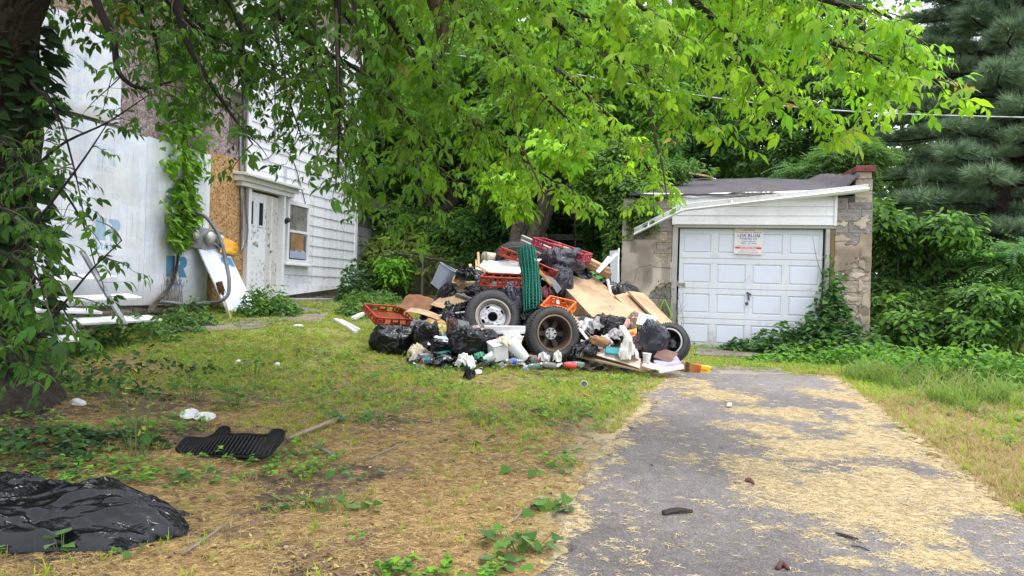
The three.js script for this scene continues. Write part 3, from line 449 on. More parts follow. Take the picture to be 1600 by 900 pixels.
  cb([[428, 95, 0.05], [430, 170, 0.05], [428, 235, 0.06], [422, 245, 0.06], [410, 250, 0.06]], 0.012, 'cable', M.grey); cb([[400, 215, 0.05], [430, 225, 0.05], [455, 245, 0.05], [470, 290, 0.05], [480, 330, 0.06]], 0.008, 'cable', M.black);
  part(house, 'step', Tm(cbox(1.9, 0.16, 0.34, 0.02), hp(455, 466).x + 0.2, 1.0, 0.2), M.concrete);
  // the lean-to past the corner, its eaves and post
  const lean = thing('lean_to', 'low grey-sided lean-to with a dark sloping eave past the corner of the white house', 'lean-to'); lean.position.copy(house.position); lean.rotation.copy(house.rotation);
  const a0 = sCorner + 0.06, a1 = hp(603, 440, -0.25).x; part(lean, 'wall', Tm(cbox(a1 - a0, 2.5, 0.1), (a0 + a1) / 2, 2.15, -0.32), std([0.12, 0.11, 0.1], 0.9));
  for (let k = 0; k < 7; k++) { const q = lap(lean, a0, a1 - 0.08, 1.2 + k * 0.24, std([0.36 + (k % 3) * 0.05, 0.36 + (k % 3) * 0.05, 0.37 + (k % 3) * 0.05], 0.8, { map: rep(wtex, 0.9) }), 0, -0.24); void q; }
  part(lean, 'post', cbox(0.09, 2.4, 0.09), M.galv, [a1, 2.15, -0.22]);
  const ey = hp(560, 303, 0.0).y - 0.1; part(lean, 'roof', Tm(cbox(4.2, 0.07, 2.4), a0 + 2.05, ey + 0.42, -1.1, 0.38), std([0.06, 0.05, 0.05], 0.9, { map: tMottle })); part(lean, 'eave_board', Tm(cbox(4.2, 0.2, 0.05), a0 + 2.05, ey - 0.08, 0.06), std([0.1, 0.085, 0.075], 0.9));
}
const woodAt = (name, label, cat, a, b, w, h, mat, up = V3(0, 1, 0), group) => { // a bar from a to b
  const L = a.distanceTo(b), x = b.clone().sub(a).normalize(), z = x.clone().cross(up).normalize(), y = z.clone().cross(x); const m = solo(name, label, cat, cbox(L, h, w, Math.min(w, h) * 0.12), mat, a.clone().lerp(b, 0.5), group);
  m.quaternion.setFromRotationMatrix(new THREE.Matrix4().makeBasis(x, y, z)); return m;
};
{ // things leaning on or lying beside the house
  const A = hp(345, 497, 0.75), B = hp(390, 493, 0.8), C = hp(322, 386, 0.12), q = new THREE.Group();
  const w = A.distanceTo(B), Lh = A.distanceTo(C); const mat = std([1, 1, 1], 0.55, { map: canvasTex(256, 512, (g, W, Hh) => { g.fillStyle = '#dde1ee'; g.fillRect(0, 0, W, Hh); const s = mulberry(5); for (let i = 0; i < 70; i++) { g.globalAlpha = 0.06; g.fillStyle = '#8890a8'; g.beginPath(); g.ellipse(s() * W, s() * Hh, 30, 60, 0, 0, 7); g.fill(); } g.globalAlpha = 0.85; g.save(); g.translate(W * 0.98, Hh * 0.3); g.rotate(Math.PI); g.fillStyle = '#3e86b5'; g.fillRect(0, 0, 36, 66); g.beginPath(); g.ellipse(62, 40, 44, 30, 0, 0, 7); g.fill(); g.fillStyle = '#dde1ee'; g.beginPath(); g.ellipse(58, 40, 18, 14, 0, 0, 7); g.fill(); g.restore(); g.save(); g.translate(W * 0.98, Hh * 0.9); g.rotate(Math.PI); g.fillStyle = '#3e86b5'; g.font = 'bold 46px sans-serif'; g.fillText('MAX', 0, 0); g.restore(); g.fillStyle = '#4d5870'; g.font = '16px sans-serif'; g.fillText('R-MATTE PLUS-3', 20, Hh * 0.08); }) });
  const lb = cbox(w, Lh, 0.03, 0.003), pp = lb.attributes.position, uu = lb.attributes.uv; for (let i = 0; i < pp.count; i++) uu.setXY(i, pp.getX(i) / w + 0.5, pp.getY(i) / Lh + 0.5);
  const sh = solo('foam_sheet', 'pale foam sheet with upside-down blue lettering leaning beside the peeling door', 'insulation board', lb, mat); sh.applyQuaternion(frame3(A, B, C)); sh.position.copy(A.clone().lerp(B, 0.5).add(C.clone().sub(A).multiplyScalar(0.5))); sh.applyMatrix4(house.matrixWorld.clone());
  void q;
  const hw = (x, y, o) => hp(x, y, o).applyMatrix4(house.matrixWorld);
  const yel = solo('plastic_sheet', 'bent yellow-orange plastic sheet stuck behind the electric meter box', 'plastic sheet', sheet(10, 8, (u, v) => V3((u - 0.5) * 0.42, (v - 0.5) * 0.27 * (1 - 0.5 * u), 0.12 * Math.sin(u * 3) + 0.03 * n2(u * 6, v * 5)), 0.004), std([0.75, 0.36, 0.03], 0.5), hw(357, 389, 0.28)); yel.rotation.set(0.2, rad(76), -0.5);
  const tk = thing('garden_torch', 'bamboo garden torch with woven head leaning on the foam sheet', 'garden torch', hw(362, 503, 0.95)); const top = hw(345, 450, 0.75).sub(tk.position);
  part(tk, 'pole', rod(V3(0, 0, 0), top, 0.014, 8), M.wood); const hd = part(tk, 'head', merge([new THREE.LatheGeometry([[0.015, -0.12], [0.04, -0.05], [0.055, 0.08], [0.045, 0.1]].map((p) => new THREE.Vector2(...p)), 14), ...Array.from({ length: 9 }, (_, i) => Tm(cbox(0.012, 0.2, 0.006), Math.cos(i * 0.7) * 0.047, 0, Math.sin(i * 0.7) * 0.047, 0, -i * 0.7, 0))]), std([0.16, 0.10, 0.06], 0.9, { map: tWood }), top); hd.quaternion.setFromUnitVectors(V3(0, 1, 0), top.clone().normalize());
  const pk = [['white painted plank lying lowest in front of the footing', 62, 505, 242, 497, 0.9, 0.24], ['white painted plank jutting out just above the footing', 55, 470, 212, 463, 0.55, 0.22], ['white painted plank uppermost against the foam boards', 40, 440, 173, 431, 0.35, 0.2], ['short white painted plank half hidden by hanging leaves', 20, 535, 118, 528, 1.25, 0.2], ['white painted plank low at the foot of the dark trunk', 0, 482, 150, 486, 0.75, 0.2]];
  for (const [l, x0, y0, x1, y1, o, w2] of pk) woodAt('white_plank', l, 'plank', hw(x0, y0, o), hw(x1, y1, o * 0.9), w2, 0.03, M.white, V3(0.2, 1, 0.1), 'white planks stacked along the house');
  woodAt('metal_rail', 'galvanised metal rail slanting across the white planks below the first board seam', 'metal rail', hw(128, 392, 0.55), hw(196, 508, 1.25), 0.07, 0.035, M.galv); woodAt('metal_rail', 'galvanised metal rail slanting to the ground at the left of the planks', 'metal rail', hw(76, 470, 0.8), hw(122, 522, 1.4), 0.07, 0.035, M.galv);
  woodAt('white_pipe', 'longer of two white plastic pipes lying on the grass left of the heap', 'pipe', G(524, 503).add(V3(0, 0.03, 0)), G(556, 523).add(V3(0, 0.03, 0)), 0.055, 0.055, M.whiteClean); woodAt('white_pipe', 'shorter white plastic pipe lying beside the longer one on the grass', 'pipe', G(532, 504).add(V3(0, 0.03, 0)), G(560, 519).add(V3(0, 0.03, 0)), 0.05, 0.05, M.whiteClean); woodAt('white_pipe', 'white plastic pipe end poking out of the weeds below the orange tray', 'pipe', G(551, 502).add(V3(0, 0.04, 0)), G(570, 495).add(V3(0, 0.06, 0)), 0.07, 0.06, M.whiteClean);
}
// ---------------------------------------------------------------- the garage
const garage = thing('garage', 'small concrete block garage with flaking render and a white panelled door', 'garage', V3(1.96, 0.44, -13.32)); garage.rotation.y = rad(-14); garage.updateMatrixWorld(true);
const gInv = garage.matrixWorld.clone().invert(); const gp = (px, py, o = 0) => onPlane(gInv, px, py, o);
{
  rnd = mulberry(401);
  const Wd = 4.14, D0 = 0.98, D1 = 3.42, dep = 5.4;
  part(garage, 'wall', merge([Tm(cbox(0.2, 2.7, dep), 0.12, 1.3, -dep / 2 - 0.12), Tm(cbox(0.2, 2.9, dep), Wd - 0.12, 1.4, -dep / 2 - 0.12), Tm(cbox(Wd - 0.46, 3.3, 0.2), Wd / 2, 1.6, -dep), Tm(cbox(Wd - 0.46, 0.1, dep - 0.4), Wd / 2, -0.06, -dep / 2 - 0.1)]), std([0.3, 0.27, 0.23], 0.95, { map: tMottle }));
  // blocks, one by one, with recessed joints
  const blockT = tex(256, (u, v) => { const k = pf(u, v, 8, 4, 151), p = sst(0.62, 0.8, pn(u, v, 64, 153)); return mixc(mixc([0.55, 0.52, 0.5], [0.95, 0.92, 0.9], k), [0.3, 0.28, 0.28], p * 0.6); });
  const bm = [[0.34, 0.295, 0.24], [0.25, 0.235, 0.225], [0.37, 0.32, 0.255], [0.31, 0.27, 0.23], [0.20, 0.19, 0.19]].map((c) => std(c.map((v) => v * 1.25), 0.95, { map: blockT, bumpMap: tBump, bumpScale: 0.012 }));
  const bl = {}; const blk = (w) => (bl[w.toFixed(2)] ??= cbox(w - 0.01, 0.192, 0.2, 0.008));
  const pier = (x0, x1, y1) => { let r = 0; for (let y = -0.15; y < y1 - 0.05; y += 0.2, r++) { let x = x0; let w = r % 2 ? 0.2 : 0.4; while (x < x1 - 0.02) { const ww = Math.min(w, x1 - x); if (ww > 0.05) part(garage, 'block', blk(ww), bm[rnd() < 0.3 ? 1 : rnd() < 0.2 ? 4 : rnd() < 0.4 ? 2 : rnd() < 0.6 ? 3 : 0], [x + ww / 2, y + 0.1, -0.1 + R(-0.004, 0.002)]); x += ww; w = 0.4; } } part(garage, 'mortar', Tm(cbox(x1 - x0 - 0.004, y1 + 0.1, 0.17), (x0 + x1) / 2, y1 / 2 - 0.05, -0.103), std([0.42, 0.36, 0.28], 0.95)); };
  pier(0, D0 - 0.1, 2.62); pier(D1 + 0.14, Wd, 2.55); for (let k = 0; k < 3; k++) part(garage, 'block', blk(k === 2 ? 0.24 : 0.28), bm[k === 1 ? 3 : 0], [Wd - 0.15, 2.66 + k * 0.2 - 0.0, -0.1]);
  // render (stucco) left in ragged sheets over the blocks
  const stucco = (x0, x1, y0, y1, f, m, th) => {
    const c = 0.016, nx = Math.round((x1 - x0) / c), ny = Math.round((y1 - y0) / c), pos = [], idx = [], on = (i, j) => i >= 0 && j >= 0 && i < nx && j < ny && f(x0 + (i + 0.5) * c, y0 + (j + 0.5) * c) > 0, id = new Map();
    const vt = (i, j, k) => { const q = i + ',' + j + ',' + k; if (!id.has(q)) { id.set(q, pos.length / 3); const x = x0 + i * c, y = y0 + j * c; pos.push(x + (n2(x * 40, y * 40) - 0.5) * 0.012, y + (n2(x * 40 + 9, y * 40) - 0.5) * 0.012, k ? 0.002 : th + (fb2(x * 7, y * 7, 3) - 0.5) * 0.006); } return id.get(q); };
    for (let j = 0; j < ny; j++) for (let i = 0; i < nx; i++) if (on(i, j)) {
      const q = (a, b, e, d) => idx.push(a, b, e, a, e, d); q(vt(i, j, 0), vt(i + 1, j, 0), vt(i + 1, j + 1, 0), vt(i, j + 1, 0));
      if (!on(i - 1, j)) q(vt(i, j, 1), vt(i, j, 0), vt(i, j + 1, 0), vt(i, j + 1, 1)); if (!on(i + 1, j)) q(vt(i + 1, j, 0), vt(i + 1, j, 1), vt(i + 1, j + 1, 1), vt(i + 1, j + 1, 0));
      if (!on(i, j - 1)) q(vt(i, j, 1), vt(i + 1, j, 1), vt(i + 1, j, 0), vt(i, j, 0)); if (!on(i, j + 1)) q(vt(i, j + 1, 0), vt(i + 1, j + 1, 0), vt(i + 1, j + 1, 1), vt(i, j + 1, 1));
    }
    const g = geo(pos, idx); const uv = []; for (let i = 0; i < pos.length / 3; i++) uv.push(pos[i * 3] * 0.6, pos[i * 3 + 1] * 0.6); g.setAttribute('uv', new THREE.Float32BufferAttribute(uv, 2)); part(garage, 'render_coat', g, m);
  };
  const plT = tex(256, (u, v) => { const k = pf(u, v, 4, 5, 161), s = sst(0.55, 0.8, pn(u, v * 0.25 % 1, 16, 163)); const cr = sst(0.94, 0.985, 1 - Math.abs(2 * pf(u, v, 4, 3, 165) - 1)); return mixc(mixc([0.36, 0.30, 0.24], [0.70, 0.61, 0.51], sst(0.25, 0.75, k)), [0.20, 0.165, 0.135], clamp(s * 0.6 + cr * 0.7)); });
  const plD = std([0.58, 0.53, 0.48], 0.95, { map: plT, bumpMap: tBump, bumpScale: 0.008 }), plM = std([0.78, 0.765, 0.75], 0.95, { map: plT, bumpMap: tBump, bumpScale: 0.006 }), plY = std([0.58, 0.50, 0.39], 0.95, { map: tMottle, bumpMap: tBump, bumpScale: 0.004 });
  stucco(0.0, 0.88, -0.1, 2.62, (x, y) => { const n = (fb2(x * 3.4 + 3, y * 3.4, 4) - 0.5); return 0.55 - Math.max(0, (x - 0.38) * 1.7) * (y > 1.0 && y < 2.0 ? 0.8 : 1.1) + n * 1.3 - (y > 1.9 ? sst(0.1, 0.25, x) * 0.75 : 0) - (y < 0.95 ? sst(0.95, 0.6, y) * sst(0.05, 0.4, x) * 0.6 : 0) + (y > 1.15 && y < 1.5 ? 0.35 : 0); }, plM, 0.014);
  stucco(0.4, 0.86, 0.2, 0.62, (x, y) => 0.14 - Math.hypot((x - 0.62), (y - 0.5) * 1.6) + (fb2(x * 12, y * 12, 3) - 0.5) * 0.25, plY, 0.012);
  const rb = [[3.72, 0.72, 0.22, 0.07], [3.85, 0.95, 0.2, 0.05], [3.66, 1.35, 0.16, 0.035], [3.92, 1.36, 0.16, 0.06], [4.02, 0.74, 0.13, 0.11], [3.75, 0.45, 0.14, 0.09], [3.98, 1.62, 0.12, 0.04], [3.7, 2.2, 0.12, 0.06], [4.0, 2.25, 0.14, 0.12]];
  stucco(D1 + 0.14, Wd, -0.1, 2.6, (x, y) => Math.max(...rb.map(([a, b, r, h]) => 0.55 - Math.hypot((x - a) / r, (y - b) / h) * 0.5)) - 0.2 + (fb2(x * 14, y * 14, 3) - 0.5) * 0.9, plY, 0.010);
  stucco(D1 + 0.14, Wd, -0.1, 2.6, (x, y) => fb2(x * 3.1 + 70, y * 2.3, 4) - 0.5 + (x > 3.95 ? 0.1 : -0.02) + (y < 0.45 ? 0.12 : 0), plD, 0.010);
  // door: four sections of four raised panels
  const dw = D1 - D0 - 0.06, dx = (D0 + D1) / 2, dtx = tex(256, (u, v) => { const k = pf(u, v, 4, 4, 171), d = sst(0.66, 0.8, pf(u, v, 16, 3, 175)); return mixc(mixc([0.58, 0.615, 0.69], [0.66, 0.69, 0.765], k), [0.46, 0.45, 0.42], d * 0.35); }), dm = std([1, 1, 1], 0.42, { map: rep(dtx, 0.8) });
  const dirt = tex(256, (u, v) => { const k = pf(u, v, 4, 4, 171), g = sst(0.2, 0.0, v + (pf(u, v, 8, 4, 177) - 0.5) * 0.16), st = sst(0.62, 0.85, pn(u, v * 0.12 % 1, 48, 179)) * sst(1, 0.4, v), d = sst(0.68, 0.8, pf(u, v, 16, 3, 175)); return mixc(mixc([0.61, 0.63, 0.665], [0.68, 0.70, 0.73], k), [0.34, 0.32, 0.28], clamp(g * 0.65 + st * 0.14 + d * 0.3)); }), dd = std([1, 1, 1], 0.42, { map: rep(dirt, 0.4, 0.46) });
  const door = part(garage, 'garage_door', boxuv(Tm(cbox(dw, 2.12, 0.03), 0, 1.06, 0)), dd, [dx, 0.0, -0.115]);
  const pw = 0.49, ph = 0.34, pitch = dw / 4;
  for (let r = 0; r < 4; r++) {
    const y = 0.265 + r * 0.53, fr = [Tm(cbox(dw, 0.09, 0.014, 0.003), 0, y + 0.215, 0.022), Tm(cbox(dw, 0.09, 0.014, 0.003), 0, y - 0.215, 0.022)];
    for (let c = 0; c <= 4; c++) { const w = c === 0 || c === 4 ? 0.06 : 0.11; fr.push(Tm(cbox(w, ph, 0.014, 0.003), (c - 2) * pitch + (c === 0 ? 0.03 : c === 4 ? -0.03 : 0), y, 0.0215)); }
    part(door, 'door_section', boxuv(merge(fr)), dd); for (let c = 0; c < 4; c++) part(door, 'panel', cbox(pitch - 0.15, ph - 0.04, 0.024, 0.011), dm, [(c - 1.5) * pitch, y, 0.014]);
  }
  part(door, 'handle', merge([Tm(cbox(0.025, 0.14, 0.03, 0.006), 0.0, 0.95, 0.05, 0, 0, 0.2), Tm(new THREE.SphereGeometry(0.03, 10, 8), -0.02, 0.82, 0.035), Tm(cbox(0.09, 0.03, 0.02), 0.01, 0.99, 0.045, 0, 0, -0.5)]), std([0.10, 0.10, 0.10], 0.5, { metalness: 0.5 }));
  part(door, 'latch', merge([Tm(cbox(0.2, 0.035, 0.02), -dw / 2 + 0.02, 1.13, 0.05), Tm(cbox(0.05, 0.09, 0.03), -dw / 2 - 0.02, 1.13, 0.06), Tm(cbox(0.04, 0.07, 0.03), -dw / 2 + 0.1, 1.12, 0.06)]), std([0.35, 0.31, 0.26], 0.6, { metalness: 0.5 }));
  const oldW = std([0.55, 0.52, 0.48], 0.9, { map: rep(tWhite, 3), bumpMap: tBump, bumpScale: 0.004 });
  part(garage, 'jamb', Tm(cbox(0.095, 2.2, 0.16, 0.006), D0 - 0.05, 1.05, -0.07), oldW); part(garage, 'jamb', Tm(cbox(0.07, 2.2, 0.16, 0.006), D1 + 0.035, 1.05, -0.075), oldW); part(garage, 'jamb', Tm(cbox(0.065, 2.25, 0.12, 0.006), D1 + 0.105, 1.05, -0.05), std([0.3, 0.28, 0.23], 0.95, { map: tWood }));
  part(garage, 'lintel', Tm(cbox(D1 - D0 + 0.24, 0.06, 0.16, 0.005), dx + 0.03, 2.155, -0.06), oldW);
  const hs = gp(1053, 330).x, he = gp(1305, 330).x; for (let k = 0; k < 3; k++) part(garage, 'siding_board', Tm(cbox(he - hs, 0.165, 0.014, 0.003), 0, 0, 0), M.white, [(hs + he) / 2, 2.26 + k * 0.158, 0.03], [-0.06, 0, 0]);
  part(garage, 'corner_trim', merge([Tm(cbox(0.05, 0.5, 0.05), he, 2.42, 0.03), Tm(cbox(0.05, 0.5, 0.05), hs, 2.42, 0.03)]), M.white);
  part(garage, 'header', Tm(cbox(he - hs, 0.55, 0.14), (hs + he) / 2, 2.45, -0.06), M.woodGrey);
  part(garage, 'fascia', limb([V3(0.3, 2.70, 0.06), V3(1.0, 2.69, 0.07), V3(1.25, 2.655, 0.08), V3(1.35, 2.68, 0.07), V3(2.6, 2.72, 0.06), V3(3.4, 2.74, 0.05)], [0.03], 6, 0.3), M.white);
  part(garage, 'rafter_end', Tm(cbox(0.5, 0.1, 0.1), 3.65, 2.62, -0.05), std([0.06, 0.05, 0.045], 0.9));
  // felt roof: worn, ridged, turned up against the right-hand parapet
  const rT = tex(256, (u, v) => { const k = pf(u, v, 4, 5, 181), s = pn(u, v, 128, 183); return mixc([0.04, 0.036, 0.038], [0.10, 0.09, 0.095], k * 0.7 + s * 0.4); });
  part(garage, 'roof', sheet(90, 60, (u, v) => { const x = lerp(0.12, 3.9, u), up = sst(3.55, 3.9, x); return V3(x, 2.74 + 0.02 * u + v * 1.02 + up * (0.27 - v * 0.2) + (fb2(x * 3, v * 9, 3) - 0.5) * 0.05 + 0.012 * Math.sin(v * 40 + n2(x * 2, v * 3) * 5) + (v < 0.02 ? -0.04 : 0), 0.12 - v * 5.2); }, 0.03, [4, 5]), std([1, 1, 1], 0.95, { map: rT, bumpMap: tBump, bumpScale: 0.012 }));
  const brickM = [[0.24, 0.06, 0.05], [0.19, 0.055, 0.05], [0.28, 0.085, 0.06]].map((c) => std(c, 0.9, { map: tMottle, bumpMap: tBump, bumpScale: 0.006 })), bg = cbox(0.3, 0.1, 0.2, 0.008);
  for (let k = 0; k < 24; k++) part(garage, 'brick', bg, brickM[k % 3], [Wd - 0.13 + R(-0.008, 0.008), 3.13 + k * 0.003 + (k ? k * 0.045 * 0.21 : 0), -0.06 - k * 0.215]);
  part(garage, 'parapet', Tm(cbox(0.24, 0.7, 5), Wd - 0.13, 2.75, -2.7), bm[0]);
  // sagging gutter
  const prof = [[0, 0.11], [0, 0], [0.085, 0], [0.115, 0.04], [0.115, 0.085], [0.1, 0.09], [0.1, 0.08], [0.11, 0.08], [0.105, 0.045], [0.08, 0.006], [0.006, 0.006], [0.006, 0.11]];
  const gpts = [gp(991, 362, 0.2), gp(1060, 328, 0.2), gp(1070, 324.5, 0.2), gp(1180, 314, 0.17), gp(1280, 305, 0.15), gp(1356, 297.5, 0.13)].map((p) => p), roll = [1.05, 1.0, 0.98, 0.8, 0.62, 0.5], pos = [], idx = [], np = prof.length;
  const sub = []; for (let i = 0; i < gpts.length - 1; i++) for (let k = 0; k < 6; k++) sub.push([gpts[i].clone().lerp(gpts[i + 1], k / 6), lerp(roll[i], roll[i + 1], k / 6)]); sub.push([gpts[5], roll[5]]);
  sub.forEach(([c, r]) => prof.forEach(([a, b]) => { const z = a * Math.cos(r) + b * Math.sin(r), y = b * Math.cos(r) - a * Math.sin(r); pos.push(c.x, c.y + y, c.z + z); }));
  for (let i = 0; i < sub.length - 1; i++) for (let j = 0; j < np; j++) { const a = i * np + j, b = i * np + (j + 1) % np; idx.push(a, b, b + np, a, b + np, a + np); }
  const gut = solo('rain_gutter', 'bent white rain gutter hanging aslant across the garage front', 'gutter', toCreasedNormals(geo(pos, idx), 0.6), std([0.72, 0.72, 0.70], 0.45)); gut.position.copy(garage.position); gut.rotation.copy(garage.rotation);
  part(gut, 'debris', Tm(merge(Array.from({ length: 40 }, () => Tm(cheapStick(R(0.1, 0.4), 0.004), R(-0.4, 0.4), R(-0.02, 0.05), R(-0.03, 0.03), R(-0.4, 0.4), R(-0.5, 0.5), R(-0.6, 0.6)))), 2.2, 2.68, 0.24, 0, 0, 0.1), M.twigGrey);
  for (const k of [2, 9, 16, 23, 28]) { const [c, r] = sub[k]; part(gut, 'hanger', Tm(cbox(0.02, 0.008, 0.12), 0, 0, 0.055), M.white, [c.x, c.y + 0.085 * Math.cos(r), c.z + 0.08 * Math.sin(r)], [r, 0, 0]); }
  const sw = gp(1192, 375).x - gp(1147, 375).x, sg = new THREE.PlaneGeometry(sw, 0.475), sgn = thing('towing_sign', 'white towing notice with red and blue print at the top of the garage door', 'sign', gp(1169.5, 376, -0.07).applyMatrix4(garage.matrixWorld)); sgn.rotation.y = rad(-14);
  part(sgn, 'plate', cbox(sw, 0.475, 0.006, 0.002), M.whiteClean, [0, 0, 0.004], [0, 0, -0.02]);
  part(sgn, 'print', sg, std([1, 1, 1], 0.5, { map: canvasTex(512, 512, (g, w, h) => {
    g.fillStyle = '#d9d6d3'; g.fillRect(0, 0, w, h); g.textAlign = 'center'; const t = (s, y, z, c, b = 'bold ') => { g.fillStyle = c; g.font = `${b}${z}px sans-serif`; g.fillText(s, w / 2, y, w * 0.92); };
    t('UNAUTHORIZED PARKING', 36, 34, '#a3352c'); t('PROHIBITED', 76, 34, '#a3352c'); t('VEHICLES WILL BE TOWED BY', 116, 34, '#a3352c'); t('LEW BLUM', 190, 82, '#1f3a7c'); t('TOWING CO.', 240, 54, '#1f3a7c'); t('1136 N. 48th ST.', 284, 36, '#1f3a7c'); t('PHILA., PA 19104', 322, 36, '#1f3a7c'); t('Charge $170 + $25.00 Day Storage', 364, 26, '#b03040', '');
    g.fillStyle = '#c23a46'; g.fillRect(20, 376, w - 40, 36); t('FREE TOWING SIGNS', 405, 30, '#f0e8e8'); t('Call 215-222-5628', 450, 34, '#3a3f90', ''); t('LewBlumTowing.com', 488, 34, '#c23050'); }) }), [0, 0, 0.0085], [0, 0, -0.02]);
  woodAt('roof_plank', 'loose tan plank lying on the back edge of the garage roof', 'plank', gp(1070, 270, -4.6).applyMatrix4(garage.matrixWorld), gp(1112, 277, -4.4).applyMatrix4(garage.matrixWorld), 0.3, 0.04, M.wood);
}
// ---------------------------------------------------------------- the rubbish heap
function bagGeo(sx, sy, sz, seed, o = {}) {
  const sq = mulberry(seed * 991 + 5), segs = []; if ((o.tie ?? 1) > 0) for (let i = 0; i < 46; i++) { const a = sq() * 6.283, e = i < 22 ? 0.9 - sq() * 0.5 : sq() * 1.6 - 0.8, ce = Math.sqrt(Math.max(0, 1 - e * e)), A = [Math.cos(a) * ce, e, Math.sin(a) * ce], T = i < 22 ? [A[0] * 0.9, -1, A[2] * 0.9] : [sq() - 0.5, sq() - 0.5, sq() - 0.5], tl = Math.hypot(...T), d = T.map((v) => v / tl); segs.push({ a: A, d, k: A[0] * d[0] + A[1] * d[1] + A[2] * d[2], l: 0.4 + sq() * 0.9, w: 0.10 + sq() * 0.22, h: (sq() < 0.25 ? -1 : 1) * (0.03 + sq() * 0.08) }); }
  const nu = o.nu || 110, nv = o.nv || 70, pos = [], idx = [], uv = [], tie = o.tie ?? 1, rg = (x) => 1 - Math.abs(2 * x - 1);
  for (let j = 0; j <= nv; j++) for (let i = 0; i < nu; i++) {
    const th = j / nv * Math.PI, ph = i / nu * Math.PI * 2, cx = Math.cos(ph), cz = Math.sin(ph), st = Math.sin(th), ct = Math.cos(th);
    let x = st * cx, y = ct, z = st * cz; const pw = 0.78; const se = (v) => Math.sign(v) * Math.pow(Math.abs(v), pw); x = se(x); y = se(y); z = se(z);
    const lump = fb3(x * 1.1 + seed * 7.3, y * 1.1, z * 1.1 + seed, 2) - 0.5;
    const fold = rg(fb3(cx * 2.6 + seed * 3, ct * 0.7 + seed, cz * 2.6, 3)), near = Math.pow((1 + ct) / 2, 1.5);
    const crin = rg(fb3(x * 4 + seed * 5 + lump * 2, y * 3, z * 4, 3)), fine = rg(n3(x * 9 + seed, y * 6 + lump * 5, z * 9));
    let tent = 0; const cr = o.cr ?? (tie ? 0.08 : 1.25); for (const e of segs) { let t = (x * e.d[0] + y * e.d[1] + z * e.d[2] - e.k) / e.l; t = clamp(t); const qx = x - e.a[0] - e.d[0] * e.l * t, qy = y - e.a[1] - e.d[1] * e.l * t, qz = z - e.a[2] - e.d[2] * e.l * t, dd = Math.sqrt(qx * qx + qy * qy + qz * qz) / (e.w * (1 - 0.7 * t)); if (dd < 1) tent += e.h * (1 - dd) * (1 - t * 0.6); }
    let r = 1 + tent + lump * (tie ? 0.5 : 0.95) + (Math.pow(fold, 3) - 0.3) * (0.02 + 0.22 * near * tie) + (Math.pow(crin, 3) - 0.25) * 0.16 * cr + (Math.pow(fine, 3) - 0.3) * 0.045 * cr;
    r *= 1 - 0.55 * tie * sst(0.78, 1.0, ct) + 0.0;
    let yy = y * r * sy * (1 + tie * 0.45 * sst(0.93, 1, ct)); if (yy < -0.62 * sy) yy = -0.62 * sy + (yy + 0.62 * sy) * 0.2;
    pos.push(x * r * sx, yy + 0.66 * sy, z * r * sz); uv.push(i / nu * 4 * sx, j / nv * 3 * sy);
  }
  for (let j = 0; j < nv; j++) for (let i = 0; i < nu; i++) { const a = j * nu + i, b = j * nu + (i + 1) % nu; idx.push(a, b, b + nu, a, b + nu, a + nu); }
  return geo(pos, idx, uv);
}
function bag(label, px, py, d, w, h, dp, seed, mat = M.bag, rot = [0, 0, 0], o = {}) { // px,py = middle of its foot
  const p = P(px, py, d); if (o.ground) { p.y = H(p.x, p.z) - 0.02; }
  const m = solo('rubbish_bag', label, 'rubbish bag', bagGeo(w / 2 / 1.08, h / 1.55, dp / 2 / 1.08, seed, o), mat, p, 'plastic rubbish bags in the heap'); m.rotation.set(...rot); return m;
}
